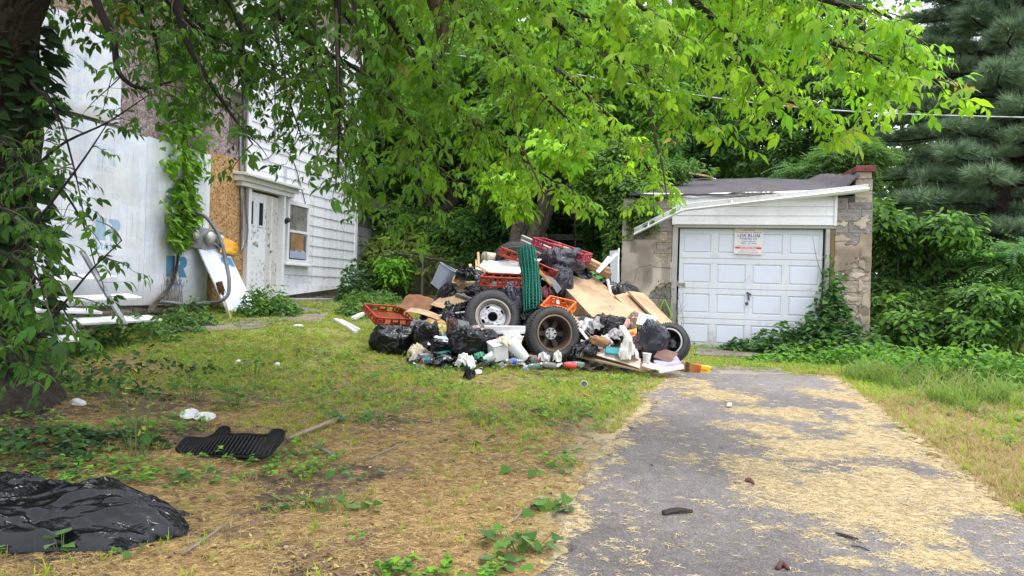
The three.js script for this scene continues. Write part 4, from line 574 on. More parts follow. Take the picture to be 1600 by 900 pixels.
function wheel(name, label, pos, axis, Rr, W, kind, group, spin = 0) { // axis points out of the visible face
  const t = thing(name, label, 'tyre', pos, group), q = (a) => a.map((p) => new THREE.Vector2(p[0], p[1]));
  t.quaternion.setFromUnitVectors(V3(0, 0, 1), axis.clone().normalize()); t.rotateZ(spin);
  const ri = Rr * (kind === 'truck' ? 0.6 : kind === 'bare' ? 0.62 : 0.66), h = W / 2, up = (g) => g.rotateX(Math.PI / 2), pr = [[ri, -h * 0.72], [ri + 0.012, -h * 0.86], [lerp(ri, Rr, 0.35), -h * 1.02], [lerp(ri, Rr, 0.62), -h], [lerp(ri, Rr, 0.86), -h * 0.86], [Rr * 0.985, -h * 0.72]];
  for (let k = 0; k < 4; k++) { const y = lerp(-h * 0.66, h * 0.66, (k + 0.5) / 4), g = h * 0.12; pr.push([Rr, y - g * 0.9], [Rr, y + g * 0.45], [Rr - 0.009, y + g * 0.6], [Rr - 0.009, y + g * 1.1]); }
  pr.push([Rr * 0.985, h * 0.72], [lerp(ri, Rr, 0.86), h * 0.86], [lerp(ri, Rr, 0.62), h], [lerp(ri, Rr, 0.35), h * 1.02], [ri + 0.012, h * 0.86], [ri, h * 0.72], [ri + 0.02, h * 0.3], [ri + 0.02, -h * 0.3], [ri, -h * 0.72]);
  const tyre = part(t, 'tyre', toCreasedNormals(up(new THREE.LatheGeometry(q(pr), 56)), 0.7), M.rubber);
  const nubs = []; for (let i = 0; i < 56; i++) for (const s of [-1, 1]) nubs.push(Tm(cbox(0.018, 0.02, h * 0.3, 0.003), 0, 0, 0, 0, 0, 0)); nubs.forEach((g, i) => { const a = i / 112 * 6.283; g.rotateZ(a); g.translate(-Math.sin(a) * (Rr - 0.006), Math.cos(a) * (Rr - 0.006), (i % 2 ? 1 : -1) * h * 0.72); }); part(t, 'tread_block', merge(nubs), M.rubber).userData.kind = 'stuff';
  void tyre;
  if (kind === 'truck') {
    part(t, 'rim', toCreasedNormals(up(new THREE.LatheGeometry(q([[ri, h * 0.7], [ri + 0.012, h * 0.92], [ri - 0.008, h * 0.95], [ri - 0.03, h * 0.7], [ri - 0.045, h * 0.2], [ri - 0.04, -h * 0.8], [ri, -h * 0.8]]), 48)), 0.7), std([0.46, 0.40, 0.34], 0.5, { map: tMottle }));
    const sh = new THREE.Shape(); sh.absarc(0, 0, ri - 0.05, 0, Math.PI * 2); const hl = (r, x, y, s = 1) => { const p = new THREE.Path(); p.absellipse(x, y, r, r * s, 0, Math.PI * 2, true); sh.holes.push(p); };
    hl(0.068, 0, 0); for (let i = 0; i < 4; i++) { const a = i * 1.5708 + 0.2; const p = new THREE.Path(); p.absellipse(Math.cos(a) * 0.145, Math.sin(a) * 0.145, 0.018, 0.032, 0, Math.PI * 2, true, a); sh.holes.push(p); } for (let i = 0; i < 10; i++) { const a = i * 0.6283; hl(0.0085, Math.cos(a) * 0.1, Math.sin(a) * 0.1); }
    const g = new THREE.ExtrudeGeometry(sh, { depth: 0.01, bevelEnabled: false, curveSegments: 32 }), p = g.attributes.position; for (let i = 0; i < p.count; i++) { const r = Math.hypot(p.getX(i), p.getY(i)); p.setZ(i, p.getZ(i) + h * 0.62 - 0.05 * sst(0.125, 0.2, r)); } g.computeVertexNormals(); part(t, 'disc', g, M.steelWhite);
    part(t, 'hub_ring', up(new THREE.LatheGeometry(q([[0.068, h * 0.62], [0.068, h * 0.2], [0.072, h * 0.2], [0.076, h * 0.7], [0.068, h * 0.7]]), 32)), M.steelWhite);
    part(t, 'axle_opening', Tm(new THREE.CylinderGeometry(ri - 0.05, ri - 0.05, 0.01, 32), 0, 0, -h * 0.5, Math.PI / 2), M.hole);
  } else if (kind === 'bare') {
    part(t, 'inner_liner', up(new THREE.LatheGeometry(q([[ri + 0.015, -h * 0.7], [Rr - 0.03, -h * 0.5], [Rr - 0.025, h * 0.5], [ri + 0.015, h * 0.7]]), 40)), M.black);
  } else {
    const dk = kind === 'rusty' ? M.rust : M.black, lip = kind === 'rusty' ? M.rustRim : M.alloy;
    part(t, 'rim', toCreasedNormals(up(new THREE.LatheGeometry(q([[ri, h * 0.72], [ri + 0.012, h * 0.93], [ri - 0.006, h * 0.97], [ri - 0.014, h * 0.8]]), 48)), 0.7), lip);
    part(t, 'barrel', up(new THREE.LatheGeometry(q([[ri - 0.012, h * 0.82], [ri - 0.03, h * 0.5], [ri - 0.045, -h * 0.2], [ri - 0.04, -h * 0.8]]), 48)), dk);
    const z = -h * 0.62, sp = 6; for (let i = 0; i < sp; i++) { const a = i / sp * 6.283; const s = cbox(ri - 0.06, 0.05, 0.03, 0.008), pp = s.attributes.position; for (let k = 0; k < pp.count; k++) pp.setY(k, pp.getY(k) * (1 + 0.9 * sst(0, 0.12, pp.getX(k)))); s.computeVertexNormals(); s.translate((ri - 0.0) / 2, 0, z); s.rotateZ(a); part(t, 'spoke', s, dk); }
    part(t, 'hub', merge([Tm(new THREE.CylinderGeometry(0.075, 0.085, 0.05, 24), 0, 0, z + 0.03, Math.PI / 2), Tm(new THREE.CylinderGeometry(0.032, 0.032, 0.09, 16), 0, 0, z + 0.03, Math.PI / 2)]), kind === 'rusty' ? M.alloy : M.grey); const ln = []; for (let i = 0; i < 6; i++) ln.push(Tm(new THREE.CylinderGeometry(0.011, 0.011, 0.03, 8), Math.cos(i * 1.047) * 0.055, Math.sin(i * 1.047) * 0.055, z + 0.055, Math.PI / 2)); part(t, 'bolt_hole', merge(ln), M.hole);
    part(t, 'barrel_back', Tm(new THREE.CylinderGeometry(ri - 0.04, ri - 0.04, 0.008, 32), 0, 0, -h * 0.82, Math.PI / 2), M.hole);
    if (kind === 'dark') { rnd = mulberry(77); part(t, 'brake_part', merge([Tm(bagGeo(0.07, 0.1, 0.06, 3, { nu: 24, nv: 16, tie: 0 }), -0.05, 0.0, 0.0), Tm(bagGeo(0.05, 0.07, 0.05, 5, { nu: 24, nv: 16, tie: 0 }), 0.05, -0.08, 0.02), limb([V3(-0.2, 0.1, 0.1), V3(-0.08, 0.06, 0.06), V3(0.02, 0, 0.03)], [0.03, 0.02], 8, 0.3)]), M.black); }
  }
  return t;
}
const font = await new FontLoader().loadAsync('fonts/droid/droid_sans_bold.typeface.json');
// stackable bread tray: lattice floor and four walls with cut-outs
function tray(label, mat, L = 0.66, W = 0.52, Ht = 0.15, group = 'plastic bread trays in the heap') {
  const t = thing('bread_tray', label, 'plastic tray', null, group), fl = [], b = 0.007;
  for (let i = 1; i < 18; i++) fl.push(Tm(cbox(b, b, W - 0.02, 0.001), -L / 2 + i * L / 18, 0.01, 0)); for (let i = 1; i < 14; i++) fl.push(Tm(cbox(L - 0.02, b, b, 0.001), 0, 0.011, -W / 2 + i * W / 14));
  part(t, 'floor_lattice', merge(fl), mat);
  const wall = (len) => { const g = [Tm(cbox(len, 0.028, 0.022, 0.005), 0, Ht - 0.014, 0), Tm(cbox(len, 0.03, 0.016, 0.004), 0, 0.015, 0)]; const n = 5; for (let i = 0; i <= n; i++) g.push(Tm(cbox(0.028, Ht - 0.056, 0.012, 0.003), -len / 2 + 0.014 + i * (len - 0.028) / n, Ht / 2, 0));
    const w = (len - 0.028) / n, cell = (i) => -len / 2 + 0.014 + (i + 0.5) * w; for (const i of [0, 4]) { for (const s of [-1, 1]) g.push(Tm(cbox(w * 1.15, 0.016, 0.01, 0.002), cell(i), Ht / 2, 0, 0, 0, s * Math.atan2(Ht - 0.056, w))); g.push(Tm(cbox(w * 0.36, w * 0.36, 0.011, 0.002), cell(i), Ht / 2, 0, 0, 0, 0.785)); } g.push(Tm(cbox(w, 0.02, 0.012, 0.002), cell(2), Ht / 2 - 0.012, 0), Tm(cbox(w, 0.03, 0.012, 0.002), cell(2), Ht * 0.27, 0)); return merge(g); };
  const A = wall(L), B = wall(W); part(t, 'side_wall', A, mat, [0, 0, W / 2 - 0.011]); part(t, 'side_wall', A, mat, [0, 0, -W / 2 + 0.011]); part(t, 'end_wall', B, mat, [L / 2 - 0.011, 0, 0], [0, Math.PI / 2, 0]); part(t, 'end_wall', B, mat, [-L / 2 + 0.011, 0, 0], [0, Math.PI / 2, 0]); return t;
}
const set = (o, p, e, order = 'YXZ') => { o.position.copy(p); o.rotation.order = order; o.rotation.set(rad(e[0]), rad(e[1]), rad(e[2])); return o; };
// board through three points A (corner) B (end of long side) C (end of short side), thickness th, hanging below the face
function plate(name, label, cat, A, B, C, th, mat, o = {}) {
  const u = B.clone().sub(A), v = C.clone().sub(A); let n = u.clone().cross(v).normalize(); const s = o.flip ? -1 : 1; n.multiplyScalar(s); const b = o.bend || 0, w = o.wob ?? 0.006, sd = o.seed || 1;
  const g = o.rigid ? null : sheet(o.nu || 12, o.nv || 8, (a, c) => A.clone().addScaledVector(u, a + (o.rag ? (n2(c * 9, sd) - 0.5) * 0.05 : 0)).addScaledVector(v, c + (o.rag ? (n2(a * 9, sd + 4) - 0.5) * 0.05 : 0)).addScaledVector(n, b * Math.sin(a * Math.PI) + (fb2(a * 3 + sd, c * 3, 3) - 0.5) * w * 2), th * s, [u.length() * 0.8, v.length() * 0.8]);
  if (g) { const m = A.clone(); g.translate(-m.x, -m.y, -m.z); return solo(name, label, cat, g, mat, m, o.group); }
}
rnd = mulberry(501);
{
  // inside of the heap: bags that carry the rest, seen only through the gaps
  for (const [x, y, d, w, h, dp, s, l] of [[760, 545, 11.0, 1.0, 0.7, 0.9, 31, 'behind the white-rimmed wheel'], [845, 545, 11.2, 1.1, 0.85, 0.9, 32, 'behind the rusty-rimmed wheel'], [930, 540, 11.0, 1.0, 0.62, 0.8, 33, 'under the lower end of the big carton'], [800, 470, 11.5, 1.0, 0.6, 0.9, 34, 'behind the front orange tray'], [870, 470, 11.8, 1.1, 0.62, 0.9, 35, 'under the upper end of the big carton'], [700, 530, 11.0, 0.8, 0.55, 0.8, 36, 'under the stiff tan cardboard sheet'], [960, 500, 11.7, 0.9, 0.6, 0.7, 37, 'behind the flattened cartons by the garage wall'], [890, 552, 10.4, 0.9, 0.5, 0.6, 38, 'above the long printed card'], [745, 545, 10.5, 0.7, 0.42, 0.6, 39, 'below the grooved white rail'], [815, 535, 10.6, 0.8, 0.5, 0.6, 40, 'between the two upright wheels']]) { const b = bag('black bag deep in the dark gap ' + l, x, y, d, w, h, dp, s, M.bag, [0, s, 0], { nu: 48, nv: 30 }); b.userData.group = 'buried bags'; }
  bag('large black bag lying alone at the far left foot of the heap', 627, 527, 10.0, 0.76, 0.38, 0.55, 1, M.bag, [0, 0.5, 0.05], { ground: true });
  bag('small knotted black bag beside the beige cloth at the foot', 667, 550, 9.75, 0.36, 0.36, 0.4, 2, M.bag, [0, 0, 0.1]);
  bag('wide black bag in front of the white-rimmed wheel', 733, 556, 9.45, 0.66, 0.36, 0.45, 3, M.bag, [0, 0.2, -0.12], {});
  bag('flattened black bag under the blue and white wrapper', 692, 552, 9.65, 0.42, 0.2, 0.4, 4, M.bag, [0, 0, 0]);
  bag('slumped black bag below the clear plastic bin', 682, 497, 10.9, 0.42, 0.52, 0.5, 5, M.bag, [0, 0, -0.55]);
  bag('black bag tucked behind the left edge of the white-rimmed wheel', 716, 512, 10.55, 0.55, 0.36, 0.4, 6, M.bag, [0, 0.6, 0]);
  bag('crumpled black bag hanging out under the front orange tray', 775, 474, 10.55, 0.75, 0.32, 0.5, 7, M.bagGrey, [0, 0, 0]);
  bag('shiny bag with fine creases between the white-rimmed wheel and the netting roll', 806, 492, 10.3, 0.34, 0.4, 0.4, 8, M.bagGrey, [0, 0, 0.2]);
  bag('rounded grey-black bag under the pink tray on the summit', 878, 423, 11.2, 0.70, 0.34, 0.6, 9, M.bagGrey, [0, 0.4, 0.05]);
  bag('drooping dark bag above the tall carton, below the summit bag', 868, 462, 11.0, 0.40, 0.44, 0.4, 10, M.bagGrey, [0, 0, -0.25]);
  bag('black bag open beneath the lower end of the big flat carton', 948, 535, 10.05, 0.50, 0.36, 0.4, 11, M.bag, [0, 0, -0.2]);
  bag('grey tied bag leaning against the right-hand dark wheel', 1006, 560, 9.6, 0.38, 0.46, 0.36, 12, M.bagGrey, [0.1, 0, -0.35]);
  bag('thin black bag above the white boxes, below the white bar', 772, 545, 9.8, 0.5, 0.24, 0.35, 13, M.bag, [0, 0, 0]);
  bag('small black scrap of bag on the grass at the left foot', 648, 557, 9.5, 0.22, 0.09, 0.16, 14, M.bag, [0, 0, 0], { ground: true, tie: 0 });
  // wheels
  const w1 = wheel('truck_wheel', 'truck wheel with white disc and round centre hole', P(769, 497, 10.15), V3(0.12, 0.30, 1), 0.385, 0.26, 'truck', 'wheels in the heap', 0.3);
  const letters = 'CONTINENTAL', rr = 0.31, lg = []; [...letters].forEach((c, i) => { const g = new TextGeometry(c, { font, size: 0.05, depth: 0.004, curveSegments: 2 }); g.computeBoundingBox(); g.translate(-(g.boundingBox.max.x + g.boundingBox.min.x) / 2, -0.025, 0); const a = rad(62 - i * 8.6) - 0.3; g.rotateZ(a - Math.PI / 2); g.translate(Math.cos(a) * rr, Math.sin(a) * rr, 0.1285); lg.push(g); }); part(w1, 'lettering', merge(lg), std([0.075, 0.075, 0.08], 0.6));
  wheel('car_wheel', 'car wheel with rusty brown deep rim standing in front', P(862, 521, 9.65), V3(0.32, 0.10, 1), 0.35, 0.25, 'rusty', 'wheels in the heap');
  wheel('car_wheel', 'car wheel with black spokes and bright rim lip near the garage door', P(1046, 536, 9.9), V3(-0.42, 0.30, 1), 0.265, 0.2, 'dark', 'wheels in the heap');
  wheel('old_tyre', 'loose grey tyre on top of the heap behind the netting roll', P(804, 411, 11.35), V3(0.05, -0.55, 0.8), 0.335, 0.21, 'bare', 'wheels in the heap');
  // trays
  set(tray('orange bread tray facing front below the white panel', M.orange, 0.62, 0.5), P(787, 446, 10.5), [8, -6, -1]);
  set(tray('orange bread tray lying in the grass at the left end of the heap', M.orange, 0.6, 0.5, 0.115), P(606, 498, 10.45), [21, 34, -3]);
  set(tray('orange-red bread tray behind the white panel beside the old tyre', M.orange, 0.5, 0.42, 0.13), P(806, 409, 11.1), [-5, -14, -18]);
  set(tray('orange bread tray tilted down to the right of the netting roll', M.orange, 0.6, 0.5), P(846, 422, 11.1), [10, -20, -22]);
  set(tray('pinkish red bread tray tilted on the very summit of the heap', M.red, 0.85, 0.5, 0.14), P(876, 397, 11.4), [4, -22, -17]);
  set(tray('small orange tray lying above the rusty-rimmed wheel', std([0.72, 0.16, 0.02], 0.5), 0.4, 0.34, 0.13), P(872, 487, 10.0), [25, -30, -12]);
  solo('plastic_drum', 'round red plastic container behind the small orange tray', 'container', bagGeo(0.14, 0.13, 0.14, 55, { nu: 32, nv: 20, tie: 0 }), M.red, P(850, 490, 10.3));
  // green netting
  const net = thing('netting_roll', 'roll of dark green plastic garden netting standing against the heap', 'netting', P(822, 388, 10.4)), q0 = V3(0, 0, 0), q1 = P(829, 430, 10.25).sub(net.position), q2 = P(833, 487, 10.0).sub(net.position);
  const cv = new THREE.CatmullRomCurve3([q0, q1, q2]); for (const [rad0, nl, tw, nm] of [[0.125, 16, 0.4, 'outer_layer'], [0.09, 10, -0.4, 'inner_layer']]) {
    const bars = [], fr = cv.computeFrenetFrames(32, false), at = (k, a) => { const c = cv.getPoint(Math.min(1, k / 32)), b = 1 + 0.1 * (n2(k * 0.3, Math.cos(a) + 3) - 0.5); return c.addScaledVector(fr.normals[Math.round(k)], Math.cos(a) * rad0 * b).addScaledVector(fr.binormals[Math.round(k)], Math.sin(a) * rad0 * 0.9 * b); };
    for (let i = 0; i < nl; i++) { const pts = []; for (let k = 0; k <= 32; k += 4) pts.push(at(k, i / nl * 6.283 + tw * k / 32)); bars.push(limb(pts, [0.0055], 4, 0, false, 2)); }
    for (let k = 0; k < 32.5; k += 4 / 3) { const pts = []; for (let i = 0; i <= 16; i++) pts.push(at(k, i / 16 * 6.283)); bars.push(limb(pts, [0.0075], 4, 0, false, 1)); } part(net, nm, merge(bars), M.green);
  }
  // cardboard
  const box = (label, A, B, C, th, mat = M.card, nm = 'carton', flaps = true) => { const u = B.clone().sub(A), v = C.clone().sub(A), L = u.length(), W = v.length(), q = frame3(A, B, C), n = V3(0, 0, 1).applyQuaternion(q); const t = thing(nm, label, 'carton', A.clone().addScaledVector(u, 0.5).addScaledVector(v, 0.5).addScaledVector(n, -th / 2), 'cardboard in the heap'); t.quaternion.copy(q); const g = new THREE.BoxGeometry(L, W, th, 20, 12, 4), p = g.attributes.position; for (let i = 0; i < p.count; i++) { const x = p.getX(i), y = p.getY(i), z = p.getZ(i); p.setXYZ(i, x + (n3(x * 5, y * 5, z * 9) - 0.5) * 0.02, y + (n3(x * 4 + 7, y * 5, z * 9) - 0.5) * 0.025, z + (fb3(x * 3, y * 3, z * 3 + 4) - 0.5) * 0.03); } g.computeVertexNormals(); const cg = toCreasedNormals(g, 0.8); boxuv(cg, 0.9); part(t, 'box_body', cg, mat);
    if (flaps) { part(t, 'flap', sheet(8, 6, (a, b) => V3(-L / 2 - 0.005 - 0.12 * b * 0.8, (a - 0.5) * W * 0.95, th / 2 + 0.004 + 0.06 * Math.sin(b * 2.4 + a * 2)), 0.004, [0.5, 0.2]), mat); part(t, 'packing_tape', Tm(cbox(0.004, W * 0.98, th * 0.0 + 0.05), L / 2 + 0.012, 0, 0), std([0.45, 0.33, 0.2], 0.3)); } return t; };
  box('big flat tan carton sloping down from the summit towards the right', P(868, 431, 11.2), P(938, 505, 10.1), P(914, 419, 11.8), 0.25);
  box('flattened tan carton leaning on the garage wall, left of the two', P(962, 463, 11.0), P(1012, 509, 10.6), P(985, 455, 11.3), 0.03, M.card, 'flat_carton', false);
  box('flattened tan carton leaning on the garage wall, right of the two', P(984, 457, 11.1), P(1036, 510, 10.6), P(1003, 456, 11.4), 0.03, M.card, 'flat_carton', false);
  plate('cardboard_sheet', 'stiff tan cardboard sheet sloping above the white-rimmed wheel', 'cardboard', P(672, 476, 10.6), P(726, 489, 10.3), P(724, 439, 11.0), 0.012, M.card, { group: 'cardboard in the heap', wob: 0.01 });
  plate('cardboard_sheet', 'tan cardboard sheet under the clear plastic bin and black pipes', 'cardboard', P(700, 478, 10.55), P(752, 478, 10.4), P(724, 439, 11.05), 0.01, M.card, { group: 'cardboard in the heap', seed: 4 });
  plate('brown_board', 'reddish brown crumpled board behind the black bag at the left', 'board', P(619, 480, 10.7), P(668, 488, 10.5), P(640, 459, 11.0), 0.012, M.cardBrown, { wob: 0.04, seed: 7, nu: 20, nv: 12 });
  plate('cardboard_strip', 'bent tan cardboard strip between the left black bag and the dark middle', 'cardboard', P(633, 487, 10.25), P(684, 500, 10.0), P(641, 481, 10.4), 0.008, M.card, { bend: 0.03, seed: 3, group: 'cardboard in the heap' });
  plate('cardboard_scrap', 'creased orange-tan cardboard flap hanging above the yellow cloth', 'cardboard', P(664, 500, 10.05), P(688, 516, 9.85), P(680, 492, 10.1), 0.006, std([1, 0.82, 0.6], 0.9, { map: tCard }), { seed: 5, wob: 0.02, group: 'cardboard in the heap' });
  plate('cardboard_strip', 'torn tan cardboard strip with white face left of the big carton', 'cardboard', P(855, 463, 10.5), P(903, 514, 9.9), P(864, 459, 10.6), 0.006, M.card, { seed: 6, rag: 1, wob: 0.012, group: 'cardboard in the heap' });
  plate('white_strip', 'narrow white sheet strip beside the torn cardboard strip', 'sheet', P(850, 457, 10.45), P(892, 504, 9.95), P(857, 455, 10.52), 0.006, M.white, { seed: 9, wob: 0.01 });
  plate('printed_board', 'long tan and pink printed card lying at the foot below the big carton', 'cardboard', P(905, 545, 9.6), P(1000, 577, 9.2), P(908, 530, 9.8), 0.012, std([1, 1, 1], 0.7, { map: canvasTex(256, 128, (g, w, h) => { g.fillStyle = '#cbb7a5'; g.fillRect(0, 0, w, h); g.fillStyle = '#e3cfc8'; g.fillRect(0, 0, w * 0.4, h); g.fillStyle = '#b58d5c'; g.fillRect(w * 0.35, h * 0.1, w * 0.25, h * 0.7); g.fillStyle = '#d9b0ad'; g.fillRect(w * 0.62, 0, w * 0.2, h * 0.5); g.fillStyle = '#2d8a93'; g.fillRect(w * 0.84, h * 0.3, 40, h * 0.6); }) }), { seed: 12, wob: 0.03 });
  const kraft = solo('kraft_bag', 'crumpled brown paper bag on the printed card', 'paper bag', bagGeo(0.12, 0.07, 0.07, 66, { nu: 40, nv: 24, tie: 0 }), M.cardDark, P(933, 540, 9.55)); kraft.rotation.z = -0.25;
  plate('grey_plank', 'flat grey card edge sticking out low beneath the printed card', 'board', P(900, 556, 9.55), P(1010, 580, 9.15), P(915, 552, 9.75), 0.02, M.woodGrey, { seed: 14 });
  // boards and sheets
  plate('white_sheet', 'white angular panel lying behind the front orange tray', 'panel', P(748, 424, 10.9), P(810, 427, 10.7), P(786, 402, 11.3), 0.014, M.whiteClean, { seed: 2, wob: 0.004 }); plate('white_sheet', 'small white panel corner left of the large white panel', 'panel', P(744, 421, 10.95), P(762, 424, 10.85), P(757, 405, 11.2), 0.012, M.whiteClean, { seed: 3 });
  const tb = solo('carpet_tube', 'cream cone-shaped roll end left of the rear orange tray', 'roll', limb([P(756, 403, 11.2), P(775, 404, 11.3), P(800, 404, 11.5)], [0.095, 0.085, 0.04], 20, 0.02), M.cream); void tb;
  const stk = (l, x0, y0, d0, x1, y1, d1, w, h, m) => woodAt('wood_stick', l, 'wood', P(x0, y0, d0), P(x1, y1, d1), w, h, m, V3(0.1, 0.3, 1), 'lengths of wood in the heap');
  stk('upright pale wood lath tallest beside the white panel', 749, 424, 11, 747, 394, 11.1, 0.035, 0.02, M.wood); stk('upright short wood lath left of the tallest lath', 745, 424, 11, 745, 406, 11.1, 0.045, 0.02, M.woodPale); stk('tilted short pale lath at the left of the white panel', 739, 425, 10.9, 734, 413, 11, 0.04, 0.025, M.woodPale); stk('pale lath edge along the left rim of the white panel', 744, 414, 10.85, 765, 426, 10.7, 0.03, 0.03, M.wood); stk('thin pale lath lying level left of the front tray', 738, 426, 10.8, 755, 427, 10.7, 0.03, 0.025, M.wood);
  const bun = [[708, 443, 713, 424], [713, 444, 719, 425], [719, 444, 725, 424], [716, 446, 722, 431], [723, 441, 730, 428], [711, 437, 715, 422]]; bun.forEach((b, i) => { woodAt('kindling_stick', ['split pale stick leftmost in the bundle beside the clear bin', 'split pale stick second in the bundle beside the clear bin', 'split pale stick longest in the bundle beside the clear bin', 'short white-faced stick in front of the bundle beside the clear bin', 'split stick rightmost in the bundle beside the clear bin', 'rear split stick touching the clear plastic bin'][i], 'wood', P(b[0], b[1], 10.8), P(b[2], b[3], 10.95), 0.045, 0.03, i % 2 ? M.woodPale : M.wood, V3(0.2, 0.2, 1), 'split sticks bundled in the heap'); });
  woodAt('broom_handle', 'yellow wooden handle slanting beside the netting roll', 'handle', P(839, 420, 10.6), P(862, 446, 10.3), 0.045, 0.045, std([0.62, 0.36, 0.08], 0.6, { map: tMottle }), V3(0, 0, 1)); plate('plastic_sheet', 'dark bent plastic panel below the yellow handle', 'panel', P(845, 436, 10.6), P(871, 458, 10.35), P(852, 430, 10.8), 0.01, M.grey, { bend: 0.04 });
  woodAt('black_tube', 'dull black tube sticking out left over the tan sheet', 'tube', P(729, 450, 10.35), P(757, 438, 10.6), 0.05, 0.045, M.black); woodAt('black_tube', 'short black square bar above the white-rimmed wheel', 'tube', P(713, 461, 10.3), P(738, 469, 10.15), 0.06, 0.06, M.grey); woodAt('split_wood', 'yellow split slat behind the short black bar', 'wood', P(733, 466, 10.35), P(746, 455, 10.45), 0.07, 0.03, std([0.6, 0.38, 0.1], 0.8, { map: tWood }));
  for (const [i, l] of ['grey vinyl siding strip uppermost behind the netting roll', 'grey vinyl siding strip second from the top of its stack', 'grey vinyl siding strip third from the top of its stack', 'grey vinyl siding strip lowest against the old tyre'].entries()) woodAt('siding_strip', l, 'siding', P(814 - i * 1, 374 + i * 7, 11.8 - i * 0.05), P(872 - i * 3, 400 + i * 6.5, 11.5 - i * 0.05), 0.05, 0.16, std([0.40, 0.385, 0.36], 0.6, { map: tWhite }), V3(0, 1, 0.4), 'grey siding strips on the heap');
  woodAt('cardboard_beam', 'long tan boxed cardboard beam reaching down right of the pink tray', 'cardboard', P(868, 383, 11.9), P(950, 424, 11.4), 0.16, 0.12, M.card); woodAt('cardboard_beam', 'second tan cardboard beam lying under the long boxed beam', 'cardboard', P(890, 398, 11.75), P(952, 431, 11.35), 0.14, 0.1, M.cardDark);
  const pal = thing('green_pallet', 'bright green painted slatted pallet behind the big carton', 'pallet', P(925, 440, 12.0)); pal.quaternion.copy(frame3(P(899, 430, 12.0), P(935, 452, 11.7), P(922, 415, 12.4))); for (let k = 0; k < 5; k++) part(pal, 'slat', cbox(0.09, 0.5, 0.02, 0.003), M.greenWood, [-0.32 + k * 0.16, -0.02, 0.03]); for (const y of [-0.22, 0, 0.22]) part(pal, 'bearer', cbox(0.74, 0.05, 0.07, 0.004), y < 0 ? M.wood : M.greenWood, [0, y, -0.02]);
  plate('slatted_pallet', 'second green slatted piece lying below the green pallet', 'pallet', P(922, 452, 11.8), P(948, 456, 11.7), P(930, 441, 12.0), 0.04, M.greenWood, {});
  woodAt('white_bar', 'upper white plastic bar leaning between pallet and garage', 'bar', P(933, 425, 11.3), P(952, 401, 11.5), 0.04, 0.03, M.whiteClean); woodAt('white_bar', 'lower white plastic bar leaning between pallet and garage', 'bar', P(934, 426, 11.25), P(964, 396, 11.5), 0.045, 0.03, M.whiteClean); woodAt('white_bar', 'white upright bar right of the green pallet', 'bar', P(955, 462, 11.2), P(949, 436, 11.25), 0.04, 0.03, M.whiteClean);
  plate('metal_sheet', 'thin grey curved sheet standing beside the garage corner', 'sheet', P(955, 460, 11.9), P(969, 456, 12.2), P(953, 392, 11.9), 0.01, std([0.35, 0.35, 0.37], 0.5), { bend: 0.05 }); woodAt('white_board', 'white edge of a board standing beside the grey sheet', 'board', P(964, 455, 12.0), P(967, 388, 12.1), 0.05, 0.02, M.whiteClean, V3(1, 0, 0)); for (let k = 0; k < 3; k++) woodAt('dark_lath', ['weathered lath nearest the garage corner', 'weathered lath middle of three behind the pallet', 'weathered lath leaning left of three behind the pallet'][k], 'wood', P(966 - k * 7, 470, 11.9), P(962 - k * 5, 432, 12.1), 0.07, 0.025, M.woodGrey, V3(1, 0, 0));
  const bin = thing('storage_bin', 'clear bluish plastic storage bin tilted at the upper left', 'storage bin', P(697, 436, 11.05)); bin.rotation.set(0.35, 0.5, -0.55); const bm2 = phy([0.42, 0.46, 0.56], 0.35, { transmission: 0.45, thickness: 0 }); part(bin, 'bin_body', sheet(24, 6, (u, v) => { const a = u * 6.2832, k = 0.85 + 0.15 * v, c = Math.cos(a), s = Math.sin(a), e = (x) => Math.sign(x) * Math.pow(Math.abs(x), 0.4); return V3(e(c) * 0.14 * k, -0.17 + v * 0.34, e(s) * 0.2 * k); }, 0.004), bm2); part(bin, 'rim', limb(Array.from({ length: 25 }, (_, i) => { const a = i / 24 * 6.2832, e = (x) => Math.sign(x) * Math.pow(Math.abs(x), 0.4); return V3(e(Math.cos(a)) * 0.145, 0.17, e(Math.sin(a)) * 0.205); }), [0.009], 5, 0, false, 1), bm2); part(bin, 'bin_floor', cbox(0.24, 0.006, 0.34), bm2, [0, -0.165, 0]);
  woodAt('white_bar', 'grooved white window rail lying across the white-rimmed wheel', 'bar', P(757, 513, 9.62), P(821, 514, 9.5), 0.06, 0.075, M.white); woodAt('white_bar', 'lower grooved white rail under the window rail', 'bar', P(775, 520, 9.58), P(820, 519, 9.48), 0.06, 0.04, M.white); woodAt('yellow_stick', 'short yellow stick upright beside the rusty-rimmed wheel', 'stick', P(813, 541, 9.45), P(813, 529, 9.45), 0.035, 0.03, std([0.8, 0.62, 0.06], 0.6)); woodAt('white_rod', 'thin white rod lying across the dark gap left of the wheel', 'rod', P(686, 493, 10.1), P(728, 487, 10.2), 0.02, 0.02, M.whiteClean); woodAt('dark_bar', 'dark strap-like bar crossing the gap left of the wheel', 'bar', P(696, 483, 10.2), P(716, 507, 10.0), 0.03, 0.02, M.black);
